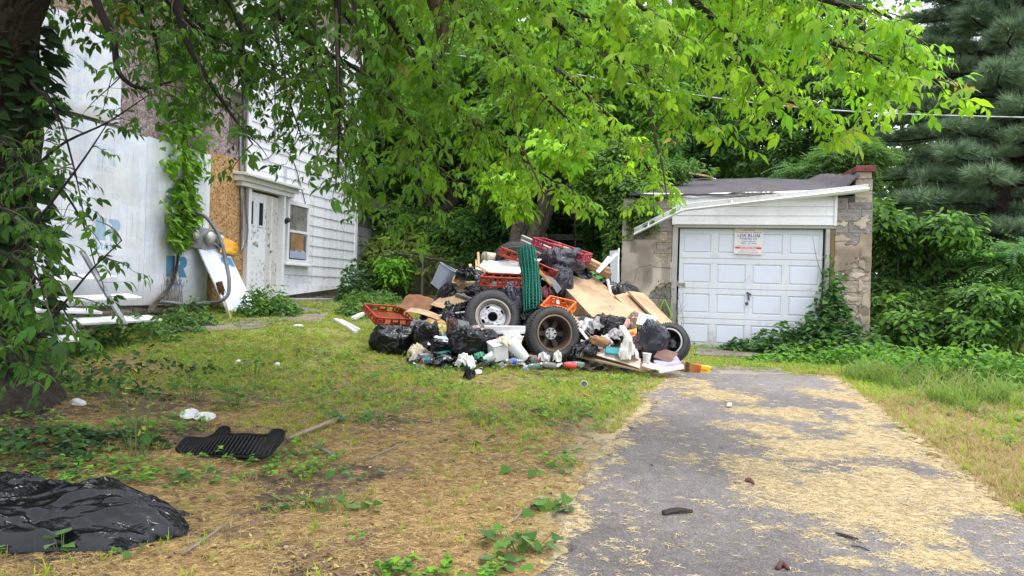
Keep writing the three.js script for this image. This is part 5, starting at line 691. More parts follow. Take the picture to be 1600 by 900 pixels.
  // foot of the heap, left
  const crump = (nm, l, c, x, y, d, w, h, dp, s, mat, rz = 0) => { const ri = (v) => 1 - Math.abs(2 * v - 1); const g = sheet(34, 26, (u, v) => { const a = u * 2 - 1, b = v * 2 - 1, k = (1 + 0.35 * (fb2(u * 4 + s, v * 4, 2) - 0.5) * 2), r2 = Math.min(1, (a * a + b * b) * 0.75), X = a * w / 2 * k * (1 - 0.25 * b * b) + (n2(u * 7 + s, v * 7) - 0.5) * w * 0.22, Z = b * dp / 2 * k * (1 - 0.25 * a * a) + (n2(u * 7, v * 7 + s) - 0.5) * dp * 0.22; return V3(X, h * Math.max(0.02, 0.9 * Math.pow(1 - r2, 0.8) + (Math.pow(ri(n2(u * 4 + s * 3, v * 4)), 2) - 0.35) * 0.55 + (Math.pow(ri(n2(u * 9 + s, v * 9 + 4)), 2) - 0.35) * 0.3 + (n2(u * 19, v * 19 + s) - 0.5) * 0.12), Z); }, 0.003); const m = solo(nm, l, c, g, mat, P(x, y, d)); m.rotation.set(0.15, s % 3 - 1, rz); return m; };
  crump('yellow_cloth', 'pale yellow crumpled cloth on the left black bags', 'cloth', 680, 524, 9.8, 0.24, 0.14, 0.2, 61, std([0.62, 0.56, 0.16], 0.7)); crump('yellow_cloth', 'smaller pale yellow crumpled wrapper right of the yellow cloth', 'wrapper', 693, 526, 9.75, 0.12, 0.13, 0.12, 62, std([0.62, 0.58, 0.24], 0.6));
  crump('hair_piece', 'tangled brown fibrous clump above the wide black bag', 'fibre clump', 706, 522, 9.75, 0.2, 0.16, 0.18, 63, std([0.10, 0.05, 0.03], 0.9)); crump('hair_piece', 'rusty brown clump on the thin black bag below the white bar', 'fibre clump', 762, 525, 9.5, 0.14, 0.08, 0.1, 64, std([0.19, 0.09, 0.05], 0.9)); crump('cloth_scrap', 'purple scrap tucked beside the brown clump', 'cloth', 712, 516, 9.66, 0.07, 0.05, 0.06, 65, std([0.10, 0.05, 0.20], 0.6));
  plate('plastic_cover', 'dark grey plastic lid standing beside the white-rimmed wheel', 'lid', P(717, 517, 9.75), P(735, 521, 9.7), P(715, 499, 9.9), 0.03, M.grey, {}); crump('shoe_box', 'pinkish cream rounded piece under the grooved white rail', 'packaging', 745, 520, 9.55, 0.17, 0.08, 0.12, 67, std([0.50, 0.40, 0.34], 0.7), -0.2);
  plate('blue_wrapper', 'blue and white printed wrapper on the flattened bag', 'wrapper', P(667, 537, 9.5), P(700, 535, 9.45), P(673, 524, 9.65), 0.003, std([1, 1, 1], 0.4, { map: canvasTex(128, 64, (g, w, h) => { g.fillStyle = '#dfe9f2'; g.fillRect(0, 0, w, h); const s = mulberry(3); for (let i = 0; i < 26; i++) { g.fillStyle = ['#3f86bd', '#7db4d8', '#ffffff', '#2b5f8f'][(s() * 4) | 0]; g.fillRect(s() * w, s() * h, 6 + s() * 20, 3 + s() * 10); } }) }), { wob: 0.05, nu: 24, nv: 16, seed: 8 });
  crump('beige_cloth', 'beige crumpled garment on the grass at the left foot', 'cloth', 652, 556, 9.5, 0.27, 0.13, 0.2, 71, std([0.60, 0.53, 0.38], 0.9), 0.3); plate('teal_card', 'teal card half hidden below the wide black bag', 'card', P(683, 552, 9.4), P(708, 551, 9.35), P(685, 546, 9.55), 0.006, std([0.03, 0.22, 0.22], 0.6), {});
  const bottle = (l, x, y, d, len, r, col, yaw, cap, band) => { const p = P(x, y, d); p.y = Math.max(p.y, H(p.x, p.z) + r * 0.6); const t = thing('plastic_bottle', l, 'bottle', p, 'bottles at the foot of the heap'); t.rotation.set(R(-0.15, 0.15), yaw, Math.PI / 2 + R(-0.12, 0.12)); const pr = [[0.001, 0], [r * 0.9, 0], [r, 0.01], [r, len * 0.3], [r * 0.92, len * 0.34], [r, len * 0.38], [r, len * 0.62], [r * 0.4, len * 0.86], [r * 0.4, len * 0.93]]; part(t, 'bottle_body', new THREE.LatheGeometry(pr.map((q) => new THREE.Vector2(...q)), 16), phy(mixc(col, [0.62, 0.63, 0.62], 0.35), 0.14, { transmission: 0.82, thickness: 0, clearcoat: 0.5 })); part(t, 'cap', Tm(new THREE.CylinderGeometry(r * 0.45, r * 0.45, len * 0.09, 12), 0, len * 0.95, 0), std(cap, 0.5)); if (band) part(t, 'label_band', Tm(new THREE.CylinderGeometry(r * 1.02, r * 1.02, len * 0.2, 16, 1, true), 0, len * 0.5, 0), std(band, 0.5)); return t; };
  bottle('clear bottle with dark blue cap beside the beige garment', 676, 557, 9.3, 0.2, 0.032, [0.7, 0.72, 0.78], 0.5, [0.03, 0.04, 0.2]); bottle('clear bottle lying below the wide black bag, left one', 690, 557, 9.3, 0.16, 0.03, [0.6, 0.75, 0.68], 2.4, [0.7, 0.7, 0.7]); bottle('clear bottle end-on below the wide black bag, right one', 702, 559, 9.28, 0.18, 0.034, [0.7, 0.72, 0.72], 1.3, [0.7, 0.7, 0.7]);
  bottle('green bottle in the grass right of the white tissue', 745, 566, 9.15, 0.2, 0.034, [0.08, 0.42, 0.22], 0.2, [0.05, 0.3, 0.1]); bottle('clear bottle with blue and red label in front of the foam boxes', 818, 566, 9.1, 0.22, 0.036, [0.72, 0.75, 0.8], 0.1, [0.7, 0.7, 0.75], [0.05, 0.12, 0.55]); bottle('clear bottle with red label under the rusty-rimmed wheel', 830, 561, 9.25, 0.22, 0.04, [0.75, 0.72, 0.75], 2.9, [0.6, 0.1, 0.1], [0.62, 0.03, 0.04]); bottle('green-tinted bottle lying at the edge below the rusty wheel', 846, 571, 9.05, 0.22, 0.034, [0.3, 0.62, 0.5], 0.4, [0.7, 0.7, 0.7]); bottle('clear bottle pointing right at the foot of the rusty wheel', 868, 571, 9.05, 0.2, 0.034, [0.75, 0.77, 0.78], 0.3, [0.7, 0.72, 0.74]); bottle('clear flattened bottle right of the red can', 913, 570, 9.05, 0.2, 0.03, [0.5, 0.65, 0.62], 0.1, [0.1, 0.3, 0.4]);
  crump('white_tissue', 'crumpled white tissue on the grass below the wide black bag', 'tissue', 726, 574, 9.05, 0.24, 0.14, 0.16, 73, M.paper); crump('white_wad', 'wadded white paper under the rusty-rimmed wheel', 'paper', 871, 564, 9.1, 0.11, 0.11, 0.1, 74, M.paper); crump('white_film', 'clear white crumpled film in front of the rusty-rimmed wheel', 'plastic film', 850, 563, 9.15, 0.18, 0.08, 0.1, 75, std([0.62, 0.60, 0.64], 0.35)); crump('green_wrapper', 'crumpled green wrapper between the tissue and the foam boxes', 'wrapper', 752, 560, 9.2, 0.2, 0.07, 0.12, 76, std([0.05, 0.28, 0.16], 0.45));
  const can = thing('red_can', 'red drink can lying in the grass at the front edge', 'can', P(891, 571, 9.0)); can.rotation.set(0, 0.2, 1.45); part(can, 'can_body', new THREE.LatheGeometry([[0.001, -0.075], [0.028, -0.075], [0.037, -0.065], [0.037, 0.06], [0.029, 0.075], [0.001, 0.072]].map((p) => new THREE.Vector2(...p)), 18), std([0.6, 0.04, 0.03], 0.35)); part(can, 'can_top', Tm(new THREE.CylinderGeometry(0.028, 0.028, 0.004, 16), 0, 0.076, 0), M.metal);
  // polystyrene and paper ware
  const fb = thing('foam_box', 'white foam block box standing at the front', 'box', P(778, 549, 9.25)); fb.rotation.set(0.25, 0.45, 0.1); part(fb, 'box_body', cbox(0.2, 0.2, 0.2, 0.012), M.foam); part(fb, 'lid', cbox(0.215, 0.03, 0.215, 0.01), M.foam, [0, 0.112, 0]);
  const cup = (nm, l, p, r, h, e, mat) => { const t = thing(nm, l, 'cup', p, 'cups by the heap'); t.rotation.set(...e); part(t, 'cup_wall', new THREE.LatheGeometry([[0.001, 0], [r * 0.72, 0], [r, h], [r * 0.96, h], [r * 0.7, 0.006], [0.001, 0.006]].map((q) => new THREE.Vector2(...q)), 22), mat); part(t, 'rim', Tm(new THREE.TorusGeometry(r, 0.004, 6, 22), 0, h, 0, Math.PI / 2), mat); return t; };
  cup('foam_cup', 'white foam cup lying in front of the foam block box', P(757, 563, 9.1), 0.06, 0.13, [0.3, 0.3, -1.1], M.foam); cup('paper_cup', 'white paper cup lying alone on the lawn near the driveway', G(914, 606).add(V3(0.0, 0.035, 0)), 0.038, 0.1, [1.2, 0.7, 0.3], M.paper); cup('foam_cup', 'tall white foam cup standing at the right foot beside the brown panel', P(1010, 566, 9.25), 0.055, 0.11, [0.05, 0, -0.05], M.foam);
  const jug = thing('white_jug', 'white plastic tub lying slanted beside the foam block box', 'tub', P(808, 547, 9.3)); jug.rotation.set(0.1, 0.2, 0.75); part(jug, 'tub_body', new THREE.LatheGeometry([[0.001, -0.15], [0.07, -0.15], [0.095, 0.13], [0.1, 0.14]].map((q) => new THREE.Vector2(...q)), 24), M.whiteClean); part(jug, 'lid', Tm(new THREE.CylinderGeometry(0.103, 0.103, 0.02, 24), 0, 0.145, 0), M.whiteClean);
  plate('red_carton', 'red and white food carton on the foam block box', 'carton', P(772, 541, 9.3), P(800, 536, 9.3), P(773, 527, 9.4), 0.06, std([1, 1, 1], 0.5, { map: canvasTex(64, 64, (g, w, h) => { g.fillStyle = '#e6dcd2'; g.fillRect(0, 0, w, h); g.fillStyle = '#b8232c'; g.fillRect(0, 0, w * 0.3, h); g.fillRect(0, h * 0.75, w * 0.7, h * 0.25); }) }), { wob: 0.02, seed: 5 }); crump('food_wrap', 'greasy cream paper wrap spilling from the red carton', 'wrapper', 786, 540, 9.2, 0.2, 0.09, 0.12, 81, std([0.66, 0.57, 0.44], 0.8)); crump('white_cloth', 'white rag over the tub beside the foam block box', 'cloth', 800, 533, 9.35, 0.24, 0.1, 0.14, 82, std([0.68, 0.66, 0.62], 0.85));
  // foot of the heap, right
  crump('white_bag', 'white plastic bag below the big carton, left of the black bag', 'plastic bag', 916, 520, 10.0, 0.24, 0.16, 0.2, 91, std([0.7, 0.7, 0.72], 0.4)); crump('white_film', 'translucent white crumpled film on the printed card', 'plastic film', 946, 540, 9.75, 0.26, 0.12, 0.16, 92, std([0.62, 0.62, 0.66], 0.3)); crump('white_cloth', 'white and grey knotted cloth in front of the grey tied bag', 'cloth', 980, 560, 9.4, 0.25, 0.22, 0.2, 93, std([0.66, 0.62, 0.6], 0.85), 0.1);
  woodAt('dark_lath', 'dark thin lath slanting below the big carton', 'wood', P(910, 513, 9.95), P(928, 532, 9.7), 0.03, 0.03, std([0.08, 0.05, 0.045], 0.8)); woodAt('white_strip', 'white slat slanting beside the dark thin lath', 'slat', P(905, 514, 9.9), P(918, 530, 9.7), 0.04, 0.02, M.whiteClean); woodAt('dark_lath', 'dark branch-like stick above the printed blue box', 'wood', P(981, 497, 10.0), P(988, 515, 9.8), 0.035, 0.035, M.black);
  const prn = (bg, f) => std([1, 1, 1], 0.5, { map: canvasTex(128, 128, (g, w, h) => { g.fillStyle = bg; g.fillRect(0, 0, w, h); f(g, w, h); }) });
  const pbox = (nm, l, x, y, d, w, h, dp, e, mat) => { const t = thing(nm, l, 'box', P(x, y, d)); t.rotation.set(...e); const g = cbox(w, h, dp, 0.004), p = g.attributes.position, n = g.attributes.normal, u = g.attributes.uv; for (let i = 0; i < p.count; i++) if (Math.abs(n.getZ(i)) > 0.5) u.setXY(i, p.getX(i) / w + 0.5, p.getY(i) / h + 0.5); else u.setXY(i, 0.03, 0.03); part(t, 'box_body', g, mat); part(t, 'flap', cbox(w * 0.96, 0.004, dp * 0.6), mat, [0, h / 2 + 0.012, dp * 0.2], [0.4, 0, 0]); return t; };
  pbox('printed_box', 'white and pale blue printed box tilted above the grey tied bag', 1010, 503, 9.95, 0.24, 0.16, 0.12, [-0.35, -0.2, -0.3], prn('#e8ebee', (g, w, h) => { g.strokeStyle = '#6f8fae'; g.lineWidth = 5; g.strokeRect(16, 22, w - 32, h - 44); g.fillStyle = '#93a8bd'; for (let i = 0; i < 5; i++) g.fillRect(26, 34 + i * 13, 60 - i * 6, 6); g.fillStyle = '#c08a8a'; g.fillRect(84, 50, 18, 26); })); pbox('snack_box', 'yellow-orange printed box behind the grey tied bag', 994, 521, 9.8, 0.24, 0.1, 0.09, [-0.5, 0.2, 0.35], prn('#e2a63a', (g, w, h) => { g.fillStyle = '#d1343a'; g.fillRect(0, 40, 36, 60); g.fillStyle = '#e8d9b0'; g.fillRect(52, 30, 50, 70); g.fillStyle = '#4d5a6a'; g.fillRect(66, 44, 34, 12); }));
  woodAt('white_tube', 'white carton tube slanting across the middle of the right-hand litter', 'tube', P(971, 511, 9.85), P(984, 532, 9.6), 0.08, 0.06, M.paper); crump('pink_cloth', 'pink and cream cloth bundle behind the white carton tube', 'cloth', 980, 512, 9.95, 0.16, 0.1, 0.12, 95, std([0.62, 0.36, 0.34], 0.8)); crump('brown_cloth', 'brown crumpled paper behind the printed blue box', 'paper', 991, 497, 10.1, 0.14, 0.08, 0.1, 96, std([0.36, 0.24, 0.19], 0.85)); crump('purple_wrapper', 'dark purple wrapper below the yellow printed box', 'wrapper', 999, 533, 9.65, 0.16, 0.06, 0.1, 97, std([0.14, 0.04, 0.16], 0.5)); pbox('teal_box', 'small teal box lying under the white knotted cloth', 957, 549, 9.45, 0.18, 0.08, 0.06, [-0.4, 0, -0.1], std([0.03, 0.30, 0.33], 0.4));
  plate('hardboard_sheet', 'brown hardboard panel leaning on the dark wheel at the right foot', 'board', P(1021, 558, 9.3), P(1050, 567, 9.2), P(1031, 543, 9.5), 0.02, std([0.20, 0.10, 0.07], 0.6, { map: tMottle }), { wob: 0.002 }); plate('lilac_card', 'pale lilac corrugated card tray at the right foot', 'cardboard', P(1030, 579, 9.05), P(1067, 571, 9.1), P(1021, 563, 9.3), 0.02, std([0.48, 0.43, 0.55], 0.7, { map: tMottle }), { wob: 0.01 }); woodAt('white_strip', 'white folded edge of card below the lilac card tray', 'card', P(1029, 580, 9.02), P(1068, 573, 9.05), 0.03, 0.055, M.paper); plate('white_paper', 'white sheet of paper under the lilac card tray', 'paper', P(1003, 570, 9.15), P(1030, 578, 9.0), P(1010, 566, 9.25), 0.003, M.paper, { wob: 0.02 }); plate('cream_card', 'small cream card on the white sheet of paper', 'card', P(1004, 566, 9.2), P(1014, 569, 9.15), P(1007, 562, 9.25), 0.01, M.cream, {});
  const hu = thing('bin_liner_box', 'crushed yellow and orange carton with red lettering on the ground at the right', 'box', G(1090, 583).add(V3(0, 0.05, 0))); hu.rotation.set(0.05, -0.25, -0.1); { const g = new THREE.BoxGeometry(0.32, 0.12, 0.13, 16, 6, 6), p = g.attributes.position; for (let i = 0; i < p.count; i++) { const x = p.getX(i), y = p.getY(i), z = p.getZ(i), k = sst(0.05, -0.16, x); p.setXYZ(i, x, y * (1 + 0.15 * k) + k * (n3(x * 20, z * 20, 3) - 0.5) * 0.05, z + k * (n3(x * 18, y * 20, 7) - 0.5) * 0.06); } g.computeVertexNormals(); part(hu, 'box_body', toCreasedNormals(g, 0.6), std([1, 1, 1], 0.5, { map: canvasTex(256, 96, (c, w, h) => { const gr = [['#5b3a22', 0, 0.16], ['#a0692c', 0.16, 0.42], ['#b5561f', 0.42, 0.62], ['#e0bf14', 0.62, 1]]; gr.forEach(([s, a, b]) => { c.fillStyle = s; c.fillRect(a * w, 0, (b - a) * w, h); }); c.fillStyle = '#b31f24'; c.font = 'bold 40px sans-serif'; c.fillText('HUSKY', 122, 58, 110); c.fillStyle = '#8a86b0'; c.fillRect(190, 66, 40, 24); }) })); part(hu, 'flap', Tm(sheet(6, 5, (u, v) => V3(-0.16 - v * 0.09, 0.05 - v * 0.03 + 0.02 * Math.sin(u * 5), (u - 0.5) * 0.13), 0.003), 0, 0, 0), M.cardDark); }
  const scrapG = sheet(5, 4, (u, v) => V3((u - 0.5) * 0.09, 0.02 * (n2(u * 5, v * 5) + Math.sin(u * 4 + v * 2) * 0.5), (v - 0.5) * 0.065), 0.002);
  scatter('litter', 'small scraps of paper, film and wrappers strewn through the foot of the heap', 'litter', scrapG, std([1, 1, 1], 0.6), 620, () => { const u = rnd(), px = lerp(640, 1060, u), q = G(px, R(556, 582)); const up = R(0, 0.05) + (rnd() < 0.35 ? R(0, 0.14) : 0); const k = rnd(), c = k < 0.42 ? mixc([0.35, 0.34, 0.32], [0.72, 0.71, 0.7], rnd()) : k < 0.7 ? [0.015, 0.015, 0.017] : k < 0.8 ? [0.30, 0.22, 0.13] : k < 0.86 ? [0.45, 0.04, 0.04] : k < 0.92 ? [0.06, 0.16, 0.42] : k < 0.96 ? [0.04, 0.28, 0.2] : [0.5, 0.4, 0.08]; return { x: q.x, z: q.z - R(0, 0.25), up: up + 0.005, s: R(0.4, 1.3), rx: R(-0.9, 0.9), rz: R(-0.9, 0.9), c }; });
  for (const [l, x, y, d, w, h, dp, s, m] of [['flattened black plastic spilling left of the white-rimmed wheel', 706, 505, 10.15, 0.5, 0.16, 0.3, 111, M.bag], ['torn black plastic draped under the front orange tray', 757, 462, 10.4, 0.6, 0.16, 0.3, 112, M.bag], ['torn black plastic below the rusty-rimmed wheel on the right', 915, 552, 9.5, 0.5, 0.12, 0.3, 113, M.bag], ['black plastic film between the netting roll and the small orange tray', 838, 500, 10.0, 0.4, 0.2, 0.3, 114, M.bag], ['black plastic spread over the top left of the white panel', 735, 436, 10.75, 0.4, 0.14, 0.3, 115, M.bag], ['flattened black plastic on the grass right of the beige garment', 700, 561, 9.35, 0.5, 0.07, 0.22, 116, M.bag], ['black plastic bunched beneath the printed blue box', 1015, 530, 9.75, 0.34, 0.18, 0.3, 117, M.bag]]) crump('plastic_film', l, 'plastic film', x, y, d, w, h, dp, s, m);
  for (const [l, x, y, d, w, h, dp, s, c] of [['grey-white rag stuffed below the torn cardboard strip', 930, 514, 9.95, 0.3, 0.12, 0.2, 121, [0.5, 0.49, 0.48]], ['maroon rag showing below the black panel near the netting roll', 848, 466, 10.35, 0.34, 0.14, 0.2, 122, [0.14, 0.03, 0.04]], ['dirty white rag between the black bag and the tall white tube', 962, 528, 9.8, 0.24, 0.1, 0.16, 123, [0.55, 0.52, 0.5]], ['dark brown rag at the right of the white knotted cloth', 1000, 548, 9.5, 0.26, 0.1, 0.16, 124, [0.08, 0.05, 0.04]], ['grey rag under the bent tan cardboard strip', 655, 512, 10.0, 0.3, 0.1, 0.2, 125, [0.2, 0.2, 0.21]]]) crump('rag', l, 'rag', x, y, d, w, h, dp, s, std(c, 0.9, { map: tMottle }));
  crump('black_lump', 'small black lump on the lawn in front of the heap', 'rubbish', 733, 593, 8.35, 0.16, 0.1, 0.12, 98, M.bag).position.copy(G(733, 591)); const lid = solo('jar_cover', 'white plastic lid on the lawn beside the small black lump', 'lid', Tm(new THREE.CylinderGeometry(0.05, 0.055, 0.015, 20), 0, 0, 0), M.whiteClean, G(746, 585).add(V3(0, 0.03, 0))); lid.rotation.set(0.3, 0, 0.1);
  plate('paper_scrap', 'white paper scrap on the grass near the fallen tissue', 'paper', G(803, 569).add(V3(0, 0.03, 0)), G(815, 568).add(V3(0, 0.04, 0)), G(805, 563).add(V3(0, 0.03, 0)), 0.003, M.paper, { wob: 0.01 });
}
// ---------------------------------------------------------------- vegetation
rnd = mulberry(701);
// compound leaf of five drooping leaflets on a stalk, stalk along +x
const leaflet = (L, W) => leafG(L, W, 0.28, 0.32, [[0, 0.06], [0.14, 0.5], [0.36, 1], [0.6, 0.86], [0.82, 0.36], [1, 0]]);
function compoundG(seed, k = 1) {
  const q = mulberry(seed), r = (a, b) => a + (b - a) * q(), g = [Tm(cheapStick(0.13, 0.0014), 0.065, -0.004, 0)];
  for (const [x, a, s] of [[0.055, 1.05, 0.8], [0.06, -1.05, 0.82], [0.1, 0.85, 0.95], [0.105, -0.85, 0.92], [0.13, 0, 1.1]]) { const f = leaflet(0.070 * s * k * r(0.75, 1.2), 0.033 * s * k * r(0.8, 1.2)); Tm(f, 0, 0, 0, r(-0.5, 0.5), 0, r(-0.75, -0.15)); Tm(f, x, -0.003, 0, 0, a + r(-0.25, 0.25), 0); g.push(f); }
  return merge(g);
}
const CG = [compoundG(1), compoundG(2), compoundG(3), compoundG(4)];
const CG3 = [7, 8].map((s) => { const q = mulberry(s); const g = []; for (const [x, a, sc] of [[0.05, 0.9, 0.9], [0.05, -0.9, 0.9], [0.075, 0, 1.15]]) g.push(Tm(Tm(leaflet(0.085 * sc, 0.05 * sc), 0, 0, 0, q() - 0.5, 0, -0.3 - q() * 0.4), x, 0, 0, 0, a, 0)); g.push(Tm(cheapStick(0.08, 0.0012), 0.04)); return merge(g); });
const nearLeafM = leafMat(0.5, 0.35);
const tree = thing('overhanging_tree', 'large tree at the left edge whose leafy branches hang across the top of the view', 'tree', V3(0, 0, 0));
{
  const tx = trunkAt.x, tz = trunkAt.z, g0 = H(tx, tz);
  const trunk = part(tree, 'trunk', limb([V3(tx - 0.05, g0 - 0.4, tz), V3(tx - 0.02, g0 + 0.05, tz), V3(tx - 0.03, g0 + 0.6, tz), V3(tx + 0.0, g0 + 1.5, tz + 0.02), V3(tx + 0.02, g0 + 2.4, tz), V3(tx - 0.02, 4.2, tz + 0.1), V3(tx + 0.2, 6.5, tz + 0.2)], [0.72, 0.5, 0.37, 0.33, 0.33, 0.3, 0.2], 40, 0.28, true, 14), M.barkDark);
  for (const [a, l] of []) part(trunk, 'root', limb([V3(tx + Math.cos(a) * 0.2, g0 + 0.35, tz + Math.sin(a) * 0.2), V3(tx + Math.cos(a) * 0.6, g0 + 0.08, tz + Math.sin(a) * 0.6), V3(tx + Math.cos(a) * l, H(tx + Math.cos(a) * l, tz + Math.sin(a) * l) - 0.05, tz + Math.sin(a) * l)], [0.22, 0.14, 0.06], 12, 0.3), M.barkDark);
  const L = (pts, r, name = 'branch', m = M.barkDark, rough = 0.2) => { part(tree, name, limb(pts, r, r[0] > 0.05 ? 14 : 7, rough, true, 5), m); return pts; };
  // main limbs; the first shows at the top left corner, the rest run above the frame
  const big = [
    L([V3(tx, 2.5, tz), P(8, 75, 5.35), P(48, -22, 5.1), P(150, -150, 4.7), V3(-1.1, 4.6, -4.2), V3(0.3, 4.9, -3.6)], [0.26, 0.2, 0.15, 0.12, 0.09, 0.05]),
    L([V3(tx, 3.6, tz), V3(-2.4, 4.4, -5.3), V3(-0.6, 4.75, -5.1), V3(1.0, 4.5, -4.9), V3(2.4, 4.0, -4.7)], [0.2, 0.15, 0.12, 0.08, 0.03]),
    L([V3(tx, 3.9, tz), V3(-2.6, 4.8, -6.6), V3(-0.9, 5.2, -7.3), V3(0.8, 4.9, -7.2), V3(2.2, 4.4, -6.8)], [0.18, 0.14, 0.11, 0.07, 0.03]),
    L([V3(tx + 0.1, 5.2, tz), V3(-2.5, 6.6, -4.8), V3(-0.5, 7.4, -4.5), V3(1.6, 7.4, -4.6)], [0.16, 0.12, 0.08, 0.03]),
    L([V3(tx, 4.6, tz), V3(-4.6, 5.8, -4.0), V3(-4.8, 6.8, -2.2)], [0.16, 0.1, 0.04])];
  void big;
  const hang = [ // branches that come down into view: points [px, py, depth]
    [[480, -190, 5.0], [589, 0, 5.0], [623, 49, 5.1], [664, 117, 5.2], [732, 185, 5.4], [810, 245, 5.6], [890, 300, 5.8]],
    [[700, -220, 4.7], [887, 58, 4.8], [980, 100, 4.8], [1050, 158, 4.8], [1110, 190, 4.8]],
    [[800, -230, 4.6], [1000, -60, 4.5], [1087, 4, 4.5], [1155, 72, 4.5], [1204, 147, 4.5], [1258, 168, 4.5], [1285, 192, 4.5]],
    [[950, -190, 4.6], [1160, -60, 4.5], [1257, 13, 4.4], [1302, 68, 4.35], [1366, 90, 4.3], [1400, 118, 4.3]],
    [[1100, -120, 4.7], [1264, 4, 4.6], [1340, 40, 4.5], [1415, 92, 4.3], [1468, 132, 4.2]],
    [[330, -170, 4.9], [410, -20, 4.9], [470, 60, 4.9], [560, 110, 5.0], [640, 190, 5.1], [690, 270, 5.2]],
    [[260, -160, 4.5], [285, 45, 4.6], [318, 114, 4.7], [355, 170, 4.8], [395, 225, 4.8]],
    [[140, -90, 4.4], [150, 0, 4.4], [177, 60, 4.45], [186, 114, 4.5], [212, 136, 4.6], [260, 130, 4.8], [300, 110, 5.0]],
    [[500, -200, 4.6], [527, 0, 4.7], [528, 80, 4.75], [530, 180, 4.8], [528, 270, 4.9]],
    [[420, -200, 5.2], [450, 0, 5.4], [500, 120, 5.5], [560, 230, 5.7], [600, 310, 5.9]],
    [[620, -200, 6.0], [760, 0, 6.1], [860, 100, 6.2], [940, 170, 6.2], [1000, 240, 6.2], [1025, 290, 6.2]],
    [[560, -200, 6.2], [640, 20, 6.4], [690, 130, 6.5], [745, 230, 6.6], [760, 270, 6.7]],
    [[700, -170, 5.2], [850, -10, 5.3], [940, 40, 5.3], [1040, 80, 5.2], [1130, 120, 5.1]],
    [[840, -200, 5.5], [980, -30, 5.6], [1100, 40, 5.6], [1200, 100, 5.6], [1250, 160, 5.6]],
    [[980, -220, 5.2], [1130, -40, 5.2], [1240, 40, 5.2], [1330, 85, 5.1], [1365, 115, 5.0], [1370, 145, 5.0]],
    [[250, -140, 5.6], [330, -10, 5.8], [390, 50, 5.9], [440, 130, 6.1], [470, 210, 6.2]],
    [[330, -160, 6.4], [420, 10, 6.6], [480, 80, 6.7], [520, 170, 6.9], [560, 300, 7.1]],
    [[760, -220, 4.3], [900, -60, 4.2], [1000, 10, 4.2], [1060, 60, 4.2]],
    [[180, -150, 5.0], [240, -30, 5.1], [300, 40, 5.2], [360, 70, 5.3], [430, 110, 5.4]],
    [[640, -180, 4.4], [720, 20, 4.5], [790, 90, 4.6], [850, 150, 4.7], [905, 205, 4.8]],
    [[1100, -230, 4.3], [1200, -60, 4.2], [1290, 0, 4.1], [1380, 20, 4.1], [1420, 55, 4.1]],
    [[230, -140, 5.2], [280, 0, 5.3], [340, 60, 5.4], [400, 90, 5.5]],
    [[300, -150, 5.0], [350, -10, 5.1], [380, 60, 5.2], [372, 130, 5.3]],
    [[120, -120, 4.8], [200, -20, 4.9], [240, 50, 5.0], [250, 120, 5.1]],
    [[430, -180, 5.5], [520, -10, 5.6], [560, 60, 5.7], [590, 150, 5.8]],
    [[650, -190, 5.3], [720, -20, 5.4], [780, 60, 5.5], [830, 150, 5.5]],
    [[560, -170, 5.6], [600, 60, 5.7], [615, 160, 5.8], [650, 260, 5.9], [665, 330, 6.0]],
  ];
  const list = [[], [], [], []], twigs = [], down = V3(0, -1, 0);
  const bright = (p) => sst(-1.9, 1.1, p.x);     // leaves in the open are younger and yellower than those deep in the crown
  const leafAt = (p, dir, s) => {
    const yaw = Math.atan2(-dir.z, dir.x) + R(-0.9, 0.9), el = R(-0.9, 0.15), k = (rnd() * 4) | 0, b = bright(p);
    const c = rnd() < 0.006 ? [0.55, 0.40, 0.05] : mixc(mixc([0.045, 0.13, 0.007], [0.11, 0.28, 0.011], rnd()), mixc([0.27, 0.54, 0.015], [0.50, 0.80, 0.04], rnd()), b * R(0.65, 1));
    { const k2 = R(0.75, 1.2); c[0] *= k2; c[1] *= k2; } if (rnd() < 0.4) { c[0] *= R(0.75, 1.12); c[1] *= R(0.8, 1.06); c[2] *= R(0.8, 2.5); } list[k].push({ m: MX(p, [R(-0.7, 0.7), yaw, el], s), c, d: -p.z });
  };
  const twig = (p, dir, len, r, dens) => { // a thin shoot, drooping, leaves in pairs
    const pts = [p], d = dir.clone(); const n = 4; for (let i = 0; i < n; i++) { d.addScaledVector(down, 0.22).add(V3(R(-0.2, 0.2), R(-0.1, 0.1), R(-0.2, 0.2))).normalize(); pts.push(pts[i].clone().addScaledVector(d, len / n)); }
    twigs.push(limb(pts, [r, r * 0.35], 4, 0, false, 2)); const cv = new THREE.CatmullRomCurve3(pts), m = Math.max(2, Math.round(len / 0.075 * dens));
    for (let i = 1; i <= m; i++) { const u = i / m, q = cv.getPoint(u), t = cv.getTangent(u), side = V3(-t.z, 0, t.x).normalize().multiplyScalar(i % 2 ? 1 : -1); leafAt(q, t.clone().addScaledVector(side, u > 0.9 ? 0.1 : 1.1), R(0.5, 1.25)); if (rnd() < 0.55) leafAt(q, t.clone().addScaledVector(side, -1.1), R(0.5, 1.2)); }
  };
  const grow = (pts, r0, step, tl, dens, u0 = 0.15) => {
    const cv = new THREE.CatmullRomCurve3(pts), len = cv.getLength(), n = Math.round(len / step);
    for (let i = 0; i <= n; i++) { const u = u0 + (1 - u0) * i / n, p = cv.getPointAt(u), t = cv.getTangentAt(u), a = R(0, 6.28), side = V3(Math.cos(a), R(-0.25, 0.35), Math.sin(a)); twig(p, t.clone().multiplyScalar(0.7).add(side).normalize(), tl * R(0.55, 1.2) * (1 - 0.4 * u), 0.005, dens); }
  };
